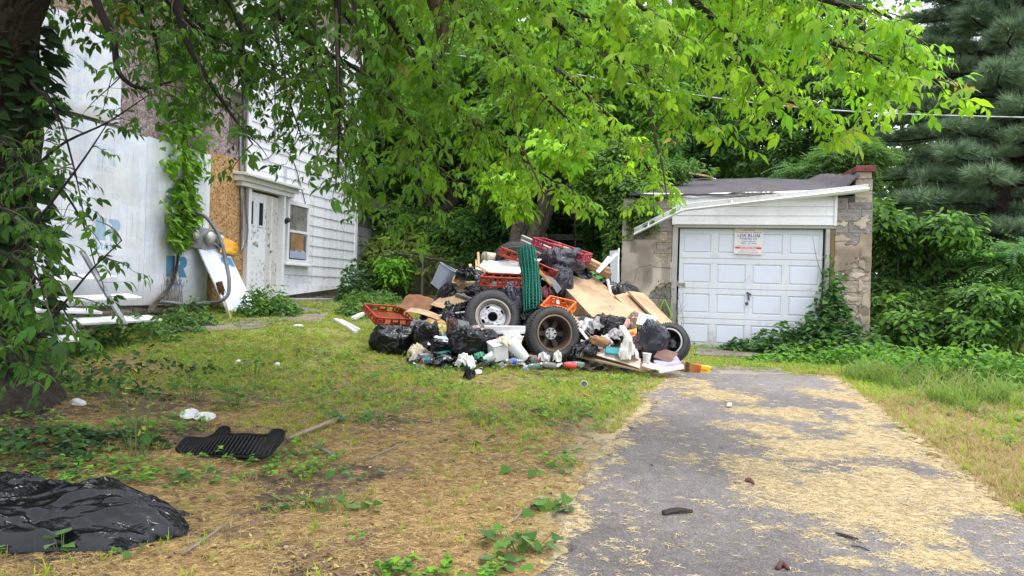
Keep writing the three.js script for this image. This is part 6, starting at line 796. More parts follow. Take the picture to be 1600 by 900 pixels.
  hang.forEach((h, i) => { const pts = h.map(([x, y, d]) => P(x, y, d)); L(pts, [0.035, 0.022, 0.012, 0.005], 'branch', M.barkDark, 0.1); const left = h[h.length - 1][0] < 420; const ex = h[h.length - 1][0], mid = ex >= 420 && ex < 700, far = ex > 1200; grow(pts, 0.03, left ? 0.105 : mid ? 0.06 : 0.06, left ? 0.42 : mid ? 0.46 : far ? 0.42 : 0.46, left ? 0.5 : mid ? 0.75 : 0.95, left ? 0.3 : 0.12); });
  // low shoots on the shaded side, in front of and beside the trunk
  for (const h of [[[30, 560, 4.6], [80, 500, 4.4], [140, 425, 4.2], [190, 376, 4.1]], [[0, 420, 4.5], [70, 330, 4.4], [130, 250, 4.3], [170, 190, 4.3]], [[20, 300, 4.9], [90, 230, 4.7], [170, 190, 4.5], [230, 150, 4.5]], [[-20, 380, 4.3], [40, 420, 4.2], [90, 470, 4.15], [120, 520, 4.1]], [[-60, 300, 4.2], [10, 330, 4.1], [50, 400, 4.0], [70, 470, 4.0]], [[-60, 420, 4.6], [-10, 470, 4.4], [30, 520, 4.3], [60, 570, 4.25]], [[40, 230, 5.0], [100, 300, 4.8], [130, 350, 4.7], [150, 420, 4.6]], [[50, 130, 5.0], [90, 180, 4.8], [115, 260, 4.7], [130, 330, 4.6]], [[-30, 500, 4.2], [10, 540, 4.1], [40, 570, 4.1]], [[-40, 200, 4.9], [10, 220, 4.7], [40, 280, 4.6], [60, 350, 4.6]]]) { const pts = h.map(([x, y, d]) => P(x, y, d)); L(pts, [0.012, 0.007, 0.003], 'branch', M.barkDark, 0); grow(pts, 0.01, h[3] && h[h.length - 1][0] > 125 ? 0.2 : 0.12, 0.3, h[h.length - 1][0] > 125 ? 0.55 : 0.9, 0.1); }
  // hanging bare stems and the broken stub
  L([P(672, -60, 4.9), P(680, 0, 4.9), P(690, 38, 4.92), P(692, 70, 4.95), P(688, 92, 4.95)], [0.06, 0.055, 0.05, 0.035, 0.008], 'broken_stub', bark([0.19, 0.11, 0.065], [0.5, 0.45, 0.4]), 0.35);
  for (const h of [[[525, -40, 4.7], [527, 70, 4.7], [529, 150, 4.72]], [[545, -60, 4.9], [562, 80, 4.95], [575, 180, 5.0]], [[450, -80, 5.2], [505, 70, 5.3], [560, 120, 5.3], [640, 155, 5.4]], [[1010, 100, 4.8], [1020, 200, 4.9], [1035, 260, 5.0], [1042, 310, 5.0]], [[800, 90, 5.2], [806, 200, 5.2], [830, 260, 5.2], [848, 300, 5.2]], [[560, -50, 5.1], [590, 140, 5.2], [600, 230, 5.3]], [[400, -60, 5.3], [440, 90, 5.4], [455, 190, 5.4]]]) L(h.map(([x, y, d]) => P(x, y, d)), [0.016, 0.009, 0.004], 'branch', M.twig, 0);
  part(tree, 'twigs', merge(twigs), M.twig).userData.kind = 'stuff';
  // the crown above the frame, which shades the left of the garden
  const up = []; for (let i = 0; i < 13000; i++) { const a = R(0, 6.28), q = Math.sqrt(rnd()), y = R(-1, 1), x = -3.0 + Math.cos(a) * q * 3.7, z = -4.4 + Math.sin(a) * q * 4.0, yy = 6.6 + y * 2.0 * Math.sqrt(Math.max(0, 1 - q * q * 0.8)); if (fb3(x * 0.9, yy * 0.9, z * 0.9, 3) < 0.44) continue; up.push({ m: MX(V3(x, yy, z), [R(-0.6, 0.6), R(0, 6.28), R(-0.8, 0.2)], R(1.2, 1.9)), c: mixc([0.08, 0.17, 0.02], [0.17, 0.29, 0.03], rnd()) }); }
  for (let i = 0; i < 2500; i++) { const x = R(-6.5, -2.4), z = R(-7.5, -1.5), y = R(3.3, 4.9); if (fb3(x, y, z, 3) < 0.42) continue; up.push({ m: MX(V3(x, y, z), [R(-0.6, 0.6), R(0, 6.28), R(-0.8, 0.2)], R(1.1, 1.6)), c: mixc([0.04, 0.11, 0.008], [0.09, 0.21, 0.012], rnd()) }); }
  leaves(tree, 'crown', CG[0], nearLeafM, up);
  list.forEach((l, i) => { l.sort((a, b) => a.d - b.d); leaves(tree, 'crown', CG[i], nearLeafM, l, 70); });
  // creeper on the trunk
  const iv = []; for (let i = 0; i < 1500; i++) { const y = g0 + 0.1 + 2.6 * rnd(), a = R(-2.4, 2.2), r = 0.36 + R(0.0, 0.12); if (n2(a * 2, y * 1.7) < 0.42) continue; iv.push({ m: MX(V3(tx + Math.sin(a) * r, y, tz + Math.cos(a) * r), [R(0.2, 0.9), a - 1.57 + R(-0.6, 0.6), R(-0.9, 0)], R(0.8, 1.4)), c: mixc([0.012, 0.04, 0.006], [0.035, 0.095, 0.012], rnd()) }); }
  const ivy = thing('trunk_creeper', 'dark green creeper leaves clothing the trunk at the left edge', 'creeper'); leaves(ivy, 'leaf_mass', heartG(0.1, 0.08), leafMat(0.3, 0.3), iv);
}
// clumps of leaves for trees that stand farther off
const clump = (seed, n, L, W, rad0, droop = 0.3) => { const q = mulberry(seed), r = (a, b) => a + (b - a) * q(), g = []; for (let i = 0; i < n; i++) { const a = r(0, 6.28), e = r(-0.5, 0.7), d = rad0 * Math.cbrt(q()); const f = leafG(L * r(0.7, 1.2), W * r(0.7, 1.2), 0.25, 0.3, [[0, 0.1], [0.3, 1], [0.7, 0.7], [1, 0]]); Tm(f, 0, 0, 0, r(-0.7, 0.7), 0, r(-droop - 0.5, 0.3)); Tm(f, Math.cos(a) * Math.cos(e) * d, Math.sin(e) * d * 0.7, Math.sin(a) * Math.cos(e) * d, 0, -a + r(-0.6, 0.6), 0); g.push(f); } return merge(g); };
const CL = [1, 2, 3].map((s) => clump(s * 13, 16, 0.17, 0.085, 0.34)), CS = [4, 5].map((s) => clump(s * 17, 16, 0.085, 0.05, 0.17)), CF = [6, 7].map((s) => { const q = mulberry(s), g = []; for (let k = 0; k < 4; k++) { const fr = []; for (let i = 0; i < 9; i++) for (const sd of [-1, 1]) fr.push(Tm(leafG(0.075, 0.03, 0.2, 0.2, [[0, 0.1], [0.4, 1], [1, 0]]), 0.05 + i * 0.045, -0.02 * i * i * 0.08, 0, 0, sd * (1.25 - i * 0.04), -0.15)); g.push(Tm(merge(fr), 0, 0, 0, q() * 0.6 - 0.3, k * 1.57 + q(), q() * 0.5 - 0.25)); } return merge(g); });
const farLeafM = leafMat(0.4, 0.15);
// blobs: [x,y,z,rx,ry,rz,n]; leaves gather in the outer shell, broken by noise
function leafTree(name, label, cat, group, o) {
  const t = thing(name, label, cat, null, group), geos = o.geos || CL, lists = geos.map(() => []);
  for (const [pts, r] of o.wood || []) part(t, r[0] > 0.07 ? 'trunk' : 'branch', limb(pts, r, r[0] > 0.1 ? 16 : 8, 0.2, true, 6), o.bark || M.bark);
  const sc = o.noise || 0.9, th = o.th ?? 0.47, sz = o.size || 1;
  for (const [x, y, z, rx, ry, rz, n] of o.blobs) for (let i = 0; i < n; i++) {
    const u = R(-1, 1), a = R(0, 6.28), s = Math.sqrt(1 - u * u), kr = 0.5 + 1.0 * n3(Math.cos(a) * s * 2.3 + x * 3, u * 2.3 + y * 3, Math.sin(a) * s * 2.3 + z), k = Math.pow(rnd(), o.fill || 0.45) * kr, p = V3(x + Math.cos(a) * s * rx * k, y + u * ry * k, z + Math.sin(a) * s * rz * k); const nz = fb3(p.x * sc, p.y * sc * 1.3, p.z * sc, 3);
    if (nz < th || p.y < H(p.x, p.z) + 0.03) continue; const j = (rnd() * geos.length) | 0; lists[j].push({ m: MX(p, [R(-0.4, 0.4), -a + R(-0.8, 0.8), R(-0.5, 0.3)], sz * R(0.7, 1.3)), c: mixc(o.c1, o.c2, clamp(R(-0.15, 1.15) * 0.65 + 0.35 * (nz - th) * 4)) });
  }
  lists.forEach((l, j) => l.length && leaves(t, 'crown', geos[j], o.mat || farLeafM, l)); return t;
}
const W = (x, y, d) => P(x, y, d);
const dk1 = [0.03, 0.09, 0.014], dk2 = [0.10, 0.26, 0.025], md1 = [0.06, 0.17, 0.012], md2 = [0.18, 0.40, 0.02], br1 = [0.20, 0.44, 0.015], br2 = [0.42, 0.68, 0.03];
const blob = (px, py, d, rx, ry, rz, n) => { const p = P(px, py, d); return [p.x, p.y, p.z, rx, ry, rz, n]; };
leafTree('garden_tree', 'leaning dark-trunked tree beyond the lean-to with mid green foliage', 'tree', 'trees behind the yard', { c1: md1, c2: [0.24, 0.5, 0.025], wood: [[[W(664, 430, 21), W(668, 380, 21), W(690, 340, 21), W(712, 300, 21), W(720, 200, 21)], [0.3, 0.26, 0.22, 0.18, 0.08]], [[W(690, 340, 21), W(660, 260, 21.4), W(640, 180, 22)], [0.14, 0.1, 0.04]]], blobs: [blob(660, 250, 22, 2.6, 1.6, 2, 2400), blob(600, 150, 23, 3, 2.2, 2, 2400), blob(720, 180, 22.5, 2.6, 2.2, 2, 2400), blob(640, 350, 22, 1.6, 0.9, 1.2, 900)] });
leafTree('garden_tree', 'twin-trunked tree right behind the heap with ivy on its bark', 'tree', 'trees behind the yard', { c1: md1, c2: [0.20, 0.42, 0.025], wood: [[[W(808, 430, 17.2), W(812, 370, 17.2), W(820, 320, 17.2), W(825, 250, 17.4), W(815, 150, 17.8)], [0.27, 0.24, 0.22, 0.17, 0.08]], [[W(826, 420, 17), W(840, 360, 17), W(852, 325, 17), W(850, 270, 17.2), W(880, 150, 17.6)], [0.24, 0.22, 0.2, 0.17, 0.07]], [[W(850, 315, 17), W(876, 297, 16.8), W(905, 290, 16.6), W(950, 293, 16.2)], [0.12, 0.1, 0.08, 0.05]]], blobs: [blob(860, 190, 17.5, 2.2, 1.5, 1.8, 2200), blob(780, 130, 18.5, 2.2, 1.6, 1.8, 2000), blob(930, 120, 18, 2.0, 1.7, 1.6, 1800), blob(800, 290, 18, 1.1, 0.8, 0.8, 600), blob(940, 240, 17, 1.0, 0.6, 0.8, 500)] });
leafTree('sapling', 'bright yellow-green sapling boughs in front of the twin trunks', 'sapling', null, { c1: br1, c2: br2, geos: CG3, size: 2.0, th: 0.46, noise: 1.6, wood: [[[W(838, 430, 15), W(850, 340, 14.8), W(880, 260, 14.5), W(890, 180, 14.5)], [0.03, 0.025, 0.018, 0.006]]], blobs: [blob(880, 235, 14.5, 0.75, 0.55, 0.6, 420), blob(795, 270, 14.6, 0.42, 0.55, 0.4, 260), blob(920, 190, 14.6, 0.6, 0.5, 0.5, 260), blob(806, 325, 14.6, 0.2, 0.16, 0.2, 60)] });
leafTree('background_tree', 'tall mid green tree standing behind the white house corner', 'tree', 'trees behind the yard', { c1: md1, c2: [0.20, 0.42, 0.03], wood: [[[W(560, 400, 27), W(575, 200, 27), W(570, 0, 27)], [0.3, 0.22, 0.1]]], blobs: [blob(575, 90, 27, 3.6, 3.4, 2.5, 3400), blob(480, 20, 28, 3.6, 3, 2.5, 2400), blob(620, 300, 27, 2.4, 1.8, 2, 1600)] });
leafTree('background_tree', 'tall bright green tree behind the middle of the canopy gap', 'tree', 'trees behind the yard', { c1: [0.12, 0.27, 0.018], c2: [0.30, 0.54, 0.03], wood: [[[W(760, 400, 30), W(762, 200, 30), W(770, 0, 30)], [0.3, 0.22, 0.1]]], blobs: [blob(760, 40, 30, 4.6, 3.6, 3, 3600), blob(700, 200, 29, 3.2, 2.2, 2.4, 2200), blob(860, 60, 30, 3.6, 3, 2.6, 2400), blob(640, 20, 31, 4, 3, 3, 2600)] });
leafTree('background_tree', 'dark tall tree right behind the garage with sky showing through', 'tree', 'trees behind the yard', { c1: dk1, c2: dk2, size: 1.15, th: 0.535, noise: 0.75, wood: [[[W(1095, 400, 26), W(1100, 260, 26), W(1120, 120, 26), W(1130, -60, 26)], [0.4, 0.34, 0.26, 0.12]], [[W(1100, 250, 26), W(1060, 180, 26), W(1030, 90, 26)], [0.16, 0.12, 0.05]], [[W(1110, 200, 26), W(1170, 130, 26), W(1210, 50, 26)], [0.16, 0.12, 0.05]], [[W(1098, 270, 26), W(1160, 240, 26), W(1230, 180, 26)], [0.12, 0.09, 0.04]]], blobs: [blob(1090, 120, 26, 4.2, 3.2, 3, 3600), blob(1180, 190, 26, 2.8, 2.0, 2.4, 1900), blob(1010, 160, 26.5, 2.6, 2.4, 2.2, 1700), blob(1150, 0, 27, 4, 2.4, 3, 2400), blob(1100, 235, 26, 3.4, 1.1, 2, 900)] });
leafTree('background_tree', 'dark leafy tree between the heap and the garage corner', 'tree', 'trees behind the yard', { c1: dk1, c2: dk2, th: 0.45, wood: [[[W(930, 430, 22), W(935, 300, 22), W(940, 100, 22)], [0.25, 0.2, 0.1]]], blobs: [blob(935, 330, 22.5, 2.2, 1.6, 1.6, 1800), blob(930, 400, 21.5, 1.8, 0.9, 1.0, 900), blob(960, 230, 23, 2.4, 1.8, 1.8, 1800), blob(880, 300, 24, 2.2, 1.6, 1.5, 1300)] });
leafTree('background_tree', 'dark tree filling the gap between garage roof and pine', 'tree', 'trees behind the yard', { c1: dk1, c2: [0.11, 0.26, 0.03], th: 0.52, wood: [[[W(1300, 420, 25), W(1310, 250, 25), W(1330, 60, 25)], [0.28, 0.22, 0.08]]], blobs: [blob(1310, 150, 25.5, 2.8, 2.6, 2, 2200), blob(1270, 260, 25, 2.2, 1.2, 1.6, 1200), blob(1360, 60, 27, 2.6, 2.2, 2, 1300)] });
leafTree('locust_shrub', 'light green ferny-leaved shrub rising behind the right end of the garage roof', 'shrub', null, { c1: [0.09, 0.21, 0.04], c2: [0.20, 0.36, 0.06], geos: CF, size: 0.95, th: 0.4, fill: 0.7, wood: [[[V3(5.9, 0.4, -16.6), V3(6.3, 2.2, -16.4), V3(6.9, 4.2, -16.0)], [0.04, 0.03, 0.01]]], blobs: [blob(1300, 250, 17, 0.95, 0.42, 0.7, 330), blob(1270, 265, 17, 0.8, 0.25, 0.6, 200), blob(1350, 245, 16.6, 0.6, 0.35, 0.5, 150), blob(1385, 275, 15.5, 0.25, 0.2, 0.3, 40)] });
leafTree('climbing_vine', 'bright green vine spilling over the left corner of the garage roof', 'vine', null, { c1: md1, c2: [0.16, 0.30, 0.035], geos: CS, size: 0.95, th: 0.42, noise: 2.0, wood: [[[W(972, 500, 13.6), W(976, 400, 13.5), W(985, 330, 13.4), W(1010, 290, 13.5)], [0.015, 0.012, 0.006]]], blobs: [blob(985, 300, 13.7, 0.45, 0.35, 0.4, 300), blob(968, 360, 13.75, 0.16, 0.9, 0.3, 420), blob(1040, 268, 15.0, 0.75, 0.2, 0.5, 320), blob(985, 250, 14.2, 0.6, 0.35, 0.5, 300), blob(1002, 340, 13.15, 0.22, 0.28, 0.06, 70), blob(950, 290, 14.2, 0.5, 0.4, 0.5, 260)] });
// undergrowth along the fence and behind the heap: bushes one can tell apart
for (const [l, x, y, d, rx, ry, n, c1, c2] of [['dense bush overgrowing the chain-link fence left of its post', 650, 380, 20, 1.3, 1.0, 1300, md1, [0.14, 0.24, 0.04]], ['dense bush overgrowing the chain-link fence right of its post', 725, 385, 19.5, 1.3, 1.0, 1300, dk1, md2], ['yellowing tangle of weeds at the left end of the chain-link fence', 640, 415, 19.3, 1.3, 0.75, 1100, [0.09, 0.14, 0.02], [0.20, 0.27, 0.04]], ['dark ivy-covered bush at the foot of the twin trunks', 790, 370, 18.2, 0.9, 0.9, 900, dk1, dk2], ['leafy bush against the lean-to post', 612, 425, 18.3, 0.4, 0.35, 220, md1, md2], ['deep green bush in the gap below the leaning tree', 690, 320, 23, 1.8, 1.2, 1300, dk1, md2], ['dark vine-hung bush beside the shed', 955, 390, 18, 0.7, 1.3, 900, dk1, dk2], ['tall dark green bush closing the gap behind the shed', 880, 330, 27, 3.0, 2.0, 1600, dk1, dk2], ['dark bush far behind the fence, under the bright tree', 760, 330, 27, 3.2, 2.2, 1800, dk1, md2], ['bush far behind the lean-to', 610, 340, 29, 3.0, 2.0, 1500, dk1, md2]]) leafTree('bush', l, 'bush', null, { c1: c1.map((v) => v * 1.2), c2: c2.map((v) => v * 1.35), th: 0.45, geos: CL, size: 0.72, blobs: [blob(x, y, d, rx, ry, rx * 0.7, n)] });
// right-hand shrubs under the pine
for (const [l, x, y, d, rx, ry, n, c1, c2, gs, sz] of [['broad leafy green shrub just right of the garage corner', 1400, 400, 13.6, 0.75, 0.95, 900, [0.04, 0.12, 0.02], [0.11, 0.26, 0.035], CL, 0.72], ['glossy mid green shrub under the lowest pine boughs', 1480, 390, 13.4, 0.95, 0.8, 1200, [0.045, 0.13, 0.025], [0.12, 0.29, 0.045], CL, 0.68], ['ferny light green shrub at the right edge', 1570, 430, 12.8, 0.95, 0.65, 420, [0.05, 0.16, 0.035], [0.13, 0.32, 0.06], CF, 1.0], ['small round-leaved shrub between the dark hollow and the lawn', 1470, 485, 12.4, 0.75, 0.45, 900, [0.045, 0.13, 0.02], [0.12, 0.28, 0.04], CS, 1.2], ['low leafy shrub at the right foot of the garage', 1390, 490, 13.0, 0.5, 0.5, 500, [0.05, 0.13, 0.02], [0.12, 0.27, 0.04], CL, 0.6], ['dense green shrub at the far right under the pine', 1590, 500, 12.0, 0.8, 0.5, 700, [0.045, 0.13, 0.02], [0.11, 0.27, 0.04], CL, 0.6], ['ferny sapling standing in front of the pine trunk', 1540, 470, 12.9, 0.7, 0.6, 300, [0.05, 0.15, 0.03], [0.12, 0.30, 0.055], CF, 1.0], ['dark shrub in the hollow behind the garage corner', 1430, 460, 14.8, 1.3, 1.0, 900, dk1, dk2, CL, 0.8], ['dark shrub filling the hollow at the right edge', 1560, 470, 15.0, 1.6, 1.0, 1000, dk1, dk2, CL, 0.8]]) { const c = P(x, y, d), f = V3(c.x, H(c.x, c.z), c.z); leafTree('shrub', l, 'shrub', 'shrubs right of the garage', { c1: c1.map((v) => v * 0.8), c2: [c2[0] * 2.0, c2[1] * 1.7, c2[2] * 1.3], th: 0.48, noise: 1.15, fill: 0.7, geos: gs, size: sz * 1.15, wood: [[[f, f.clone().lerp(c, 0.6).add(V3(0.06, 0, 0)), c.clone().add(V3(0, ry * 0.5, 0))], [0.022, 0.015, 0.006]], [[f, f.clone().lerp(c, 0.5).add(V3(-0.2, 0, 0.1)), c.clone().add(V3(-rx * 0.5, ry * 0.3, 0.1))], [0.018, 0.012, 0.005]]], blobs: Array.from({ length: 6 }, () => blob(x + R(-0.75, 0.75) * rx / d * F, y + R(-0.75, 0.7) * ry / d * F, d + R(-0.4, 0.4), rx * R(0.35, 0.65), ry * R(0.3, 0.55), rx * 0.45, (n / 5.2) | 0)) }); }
// the pine
{
  const t = thing('pine_tree', 'large blue-green pine with drooping plumed boughs right of the garage', 'pine tree'), q = mulberry(9), list = [[], []];
  const tuft = (s) => { const r = mulberry(s), g = []; for (let i = 0; i < 46; i++) { const a = r() * 6.28, e = r() * 1.15, L = 0.15 + r() * 0.08; const b = geo([0, 0, -0.004, 0, 0, 0.004, L, 0, 0], [0, 1, 2]).toNonIndexed(); Tm(b, 0, 0, 0, r() * 6, 0, 0); Tm(b, -0.02 + r() * 0.1, 0, 0, a, 0, 0); b.applyMatrix4(new THREE.Matrix4().makeRotationFromEuler(new THREE.Euler(a, 0, 0))); Tm(b, 0, 0, 0, 0, 0, 0); const m = new THREE.Matrix4().makeRotationAxis(V3(0, Math.cos(a), Math.sin(a)), e); b.applyMatrix4(m); Tm(b, r() * 0.06, 0, 0); g.push(b); } return merge(g); };
  const TG = [tuft(1), tuft(2)], base = P(1553, 420, 17.5); base.y = H(base.x, base.z); const top = base.clone().add(V3(0.3, 12, 0));
  part(t, 'trunk', limb([base, base.clone().lerp(top, 0.3), base.clone().lerp(top, 0.7), top], [0.24, 0.2, 0.13, 0.05], 14, 0.2, true, 6), M.barkDark);
  for (let k = 0; k < 150; k++) {
    const u = 0.05 + 0.9 * (k + q()) / 150, p0 = base.clone().lerp(top, u), a = k * 2.399 + q() * 0.6, len = (1 - u * 0.6) * (2.6 + q() * 1.5) * (u < 0.14 ? 0.8 : 1), pts = [p0]; const d = V3(Math.cos(a), -0.02 + 0.25 * u, Math.sin(a)); for (let i = 1; i <= 4; i++) pts.push(p0.clone().addScaledVector(d, len * i / 4).add(V3((q() - 0.5) * 0.2, -0.05 * i * i * (0.6 - u * 0.5) + (i === 4 ? 0.12 : 0), (q() - 0.5) * 0.2)));
    part(t, 'bough', limb(pts, [0.045, 0.012], 6, 0.1, true, 2), M.barkDark); const cv = new THREE.CatmullRomCurve3(pts);
    for (let j = 0; j < 20; j++) { const v = 0.3 + 0.7 * j / 19, c = cv.getPoint(v), tn = cv.getTangent(v); for (const s of [-1, 1]) { const sl = (1.05 - v * 0.75) * 0.8 * (0.6 + q() * 0.6), sd = V3(-tn.z * s, 0.12, tn.x * s).addScaledVector(tn, 0.9).normalize(); for (let m = 0; m < 3; m++) { const pp = c.clone().addScaledVector(sd, sl * (0.25 + 0.375 * m)).add(V3((q() - 0.5) * 0.12, (q() - 0.5) * 0.1 + 0.03, (q() - 0.5) * 0.12)); const yw = Math.atan2(-sd.z, sd.x) + (q() - 0.5) * 0.7; const w = q(); list[(q() * 2) | 0].push({ m: MX(pp, [0, yw, 0.3 + q() * 0.7], 0.95 + q() * 0.5), c: mixc([0.075, 0.135, 0.07], [0.28, 0.40, 0.22], w) }); } } }
  }
  const pm = phy([1, 1, 1], 0.75, {}); list.forEach((l, i) => leaves(t, 'needles', TG[i], pm, l));
  const t2 = thing('pine_tree', 'second pine, mostly hidden behind the large one at the top right', 'pine tree'); const l2 = []; for (let i = 0; i < 2600; i++) { const a = R(0, 6.28), y = R(3.5, 11), r = Math.sqrt(rnd()) * 3.0 * (1.25 - y / 12); const p = V3(16.5 + Math.cos(a) * r, y + 0.3 * Math.sin(a * 5), -24 + Math.sin(a) * r); if (fb3(p.x * 0.7, p.y * 1.6, p.z * 0.7) < 0.45) continue; l2.push({ m: MX(p, [0, -a, R(0, 0.9)], R(2.0, 3.2)), c: mixc([0.02, 0.05, 0.035], [0.05, 0.10, 0.065], rnd()) }); } leaves(t2, 'needles', TG[0], pm, l2); part(t2, 'trunk', limb([V3(16.5, 0.4, -24), V3(16.5, 6, -24), V3(16.5, 11, -24)], [0.25, 0.18, 0.05], 10, 0.2), M.barkDark);
}
// ivy on the house wall, the vine mound at the garage, weeds
{
  const toW = (p) => p.applyMatrix4(house.matrixWorld), list = [], t = thing('wall_vine', 'bright green vine climbing the foam boards left of the electric meters', 'vine'); rnd = mulberry(801);
  const col = [[285, -40, 48], [290, 60, 46], [288, 130, 38], [290, 190, 34], [292, 250, 30], [285, 300, 20], [287, 340, 26], [281, 372, 13], [277, 388, 6]];
  for (let i = 0; i < 2300; i++) { const u = rnd() * (col.length - 1), k = Math.floor(u), f = u - k, px = lerp(col[k][0], col[k + 1][0], f) + (R(-1, 1) + R(-1, 1) + R(-0.8, 0.8)) * 0.62 * lerp(col[k][2], col[k + 1][2], f), py = lerp(col[k][1], col[k + 1][1], f); if (n2(px * 0.12, py * 0.07) < 0.4) continue; const p = toW(hp(px, py, 0.05 + rnd() * 0.2)); list.push({ m: MX(p, [R(-0.7, 0.7), rad(76) - 1.57 + R(-1.7, 1.7) + Math.PI * 0.5, R(-1.3, 0.1)], R(0.55, 1.4)), c: mixc([0.09, 0.24, 0.012], [0.26, 0.48, 0.03], rnd()) }); }
  leaves(t, 'leaf_mass', heartG(0.115, 0.075), leafMat(0.4, 0.3), list.slice(200)); const mm = [[0.1, 0.22, 0.03], [0.16, 0.32, 0.035], [0.2, 0.37, 0.045]].map((c) => { const q = leafMat(0.4, 0.3); q.color = lin(...c); return q; }), hg = heartG(0.115, 0.075); list.slice(0, 200).forEach((l, i) => part(t, 'leaf', hg, mm[i % 3]).applyMatrix4(l.m));
  part(t, 'stem', limb([[236, 488, 0.3], [250, 465, 0.12], [266, 448, 0.06], [276, 420, 0.05], [280, 380, 0.05], [286, 300, 0.05], [288, 150, 0.05]].map(([x, y, o]) => toW(hp(x, y, o))), [0.03, 0.024, 0.016, 0.01], 8, 0.3), M.bark); part(t, 'stem', limb([[232, 490, 0.3], [241, 474, 0.2], [262, 455, 0.1], [270, 430, 0.06], [272, 400, 0.05]].map(([x, y, o]) => toW(hp(x, y, o))), [0.024, 0.018, 0.01], 8, 0.3), M.bark);
  const dry = []; for (let i = 0; i < 26; i++) { const x = 255 + rnd() * 32; dry.push(limb([[x, 478, 0.08], [x + R(-5, 5), 455, 0.08], [x + R(-9, 9), R(420, 445), 0.07]].map(([a, b, o]) => toW(hp(a, b, o))), [0.007, 0.003], 4, 0, false, 2)); } part(t, 'dry_stems', merge(dry), M.twigGrey);
}
const mound = (name, label, cat, pts, n, geom, sc, c1, c2, hFn, looseN = 0) => { // leafy mass over an area of ground points [px,py] polygon bounds
  const t = thing(name, label, cat), list = []; let i = 0; while (list.length < n && i++ < n * 12) { const k = (rnd() * pts.length) | 0, [x, y, rx, rz] = pts[k], a = R(0, 6.28), q = Math.sqrt(rnd()), X = x + Math.cos(a) * rx * q, Z = y + Math.sin(a) * rz * q; const hh = hFn(X, Z, k, q); if (hh <= 0) continue; const yy = H(X, Z) + hh * Math.pow(rnd(), 0.6); list.push({ m: MX(V3(X, yy, Z), [R(-0.6, 0.6), R(0, 6.28), R(-0.8, 0.25)], sc * R(0.6, 1.3)), c: mixc(c1, c2, rnd()) }); } list.sort((a, b) => b.m.elements[14] - a.m.elements[14]); leaves(t, 'leaf_mass', geom, leafMat(0.4, 0.25), list, looseN); return t;
};
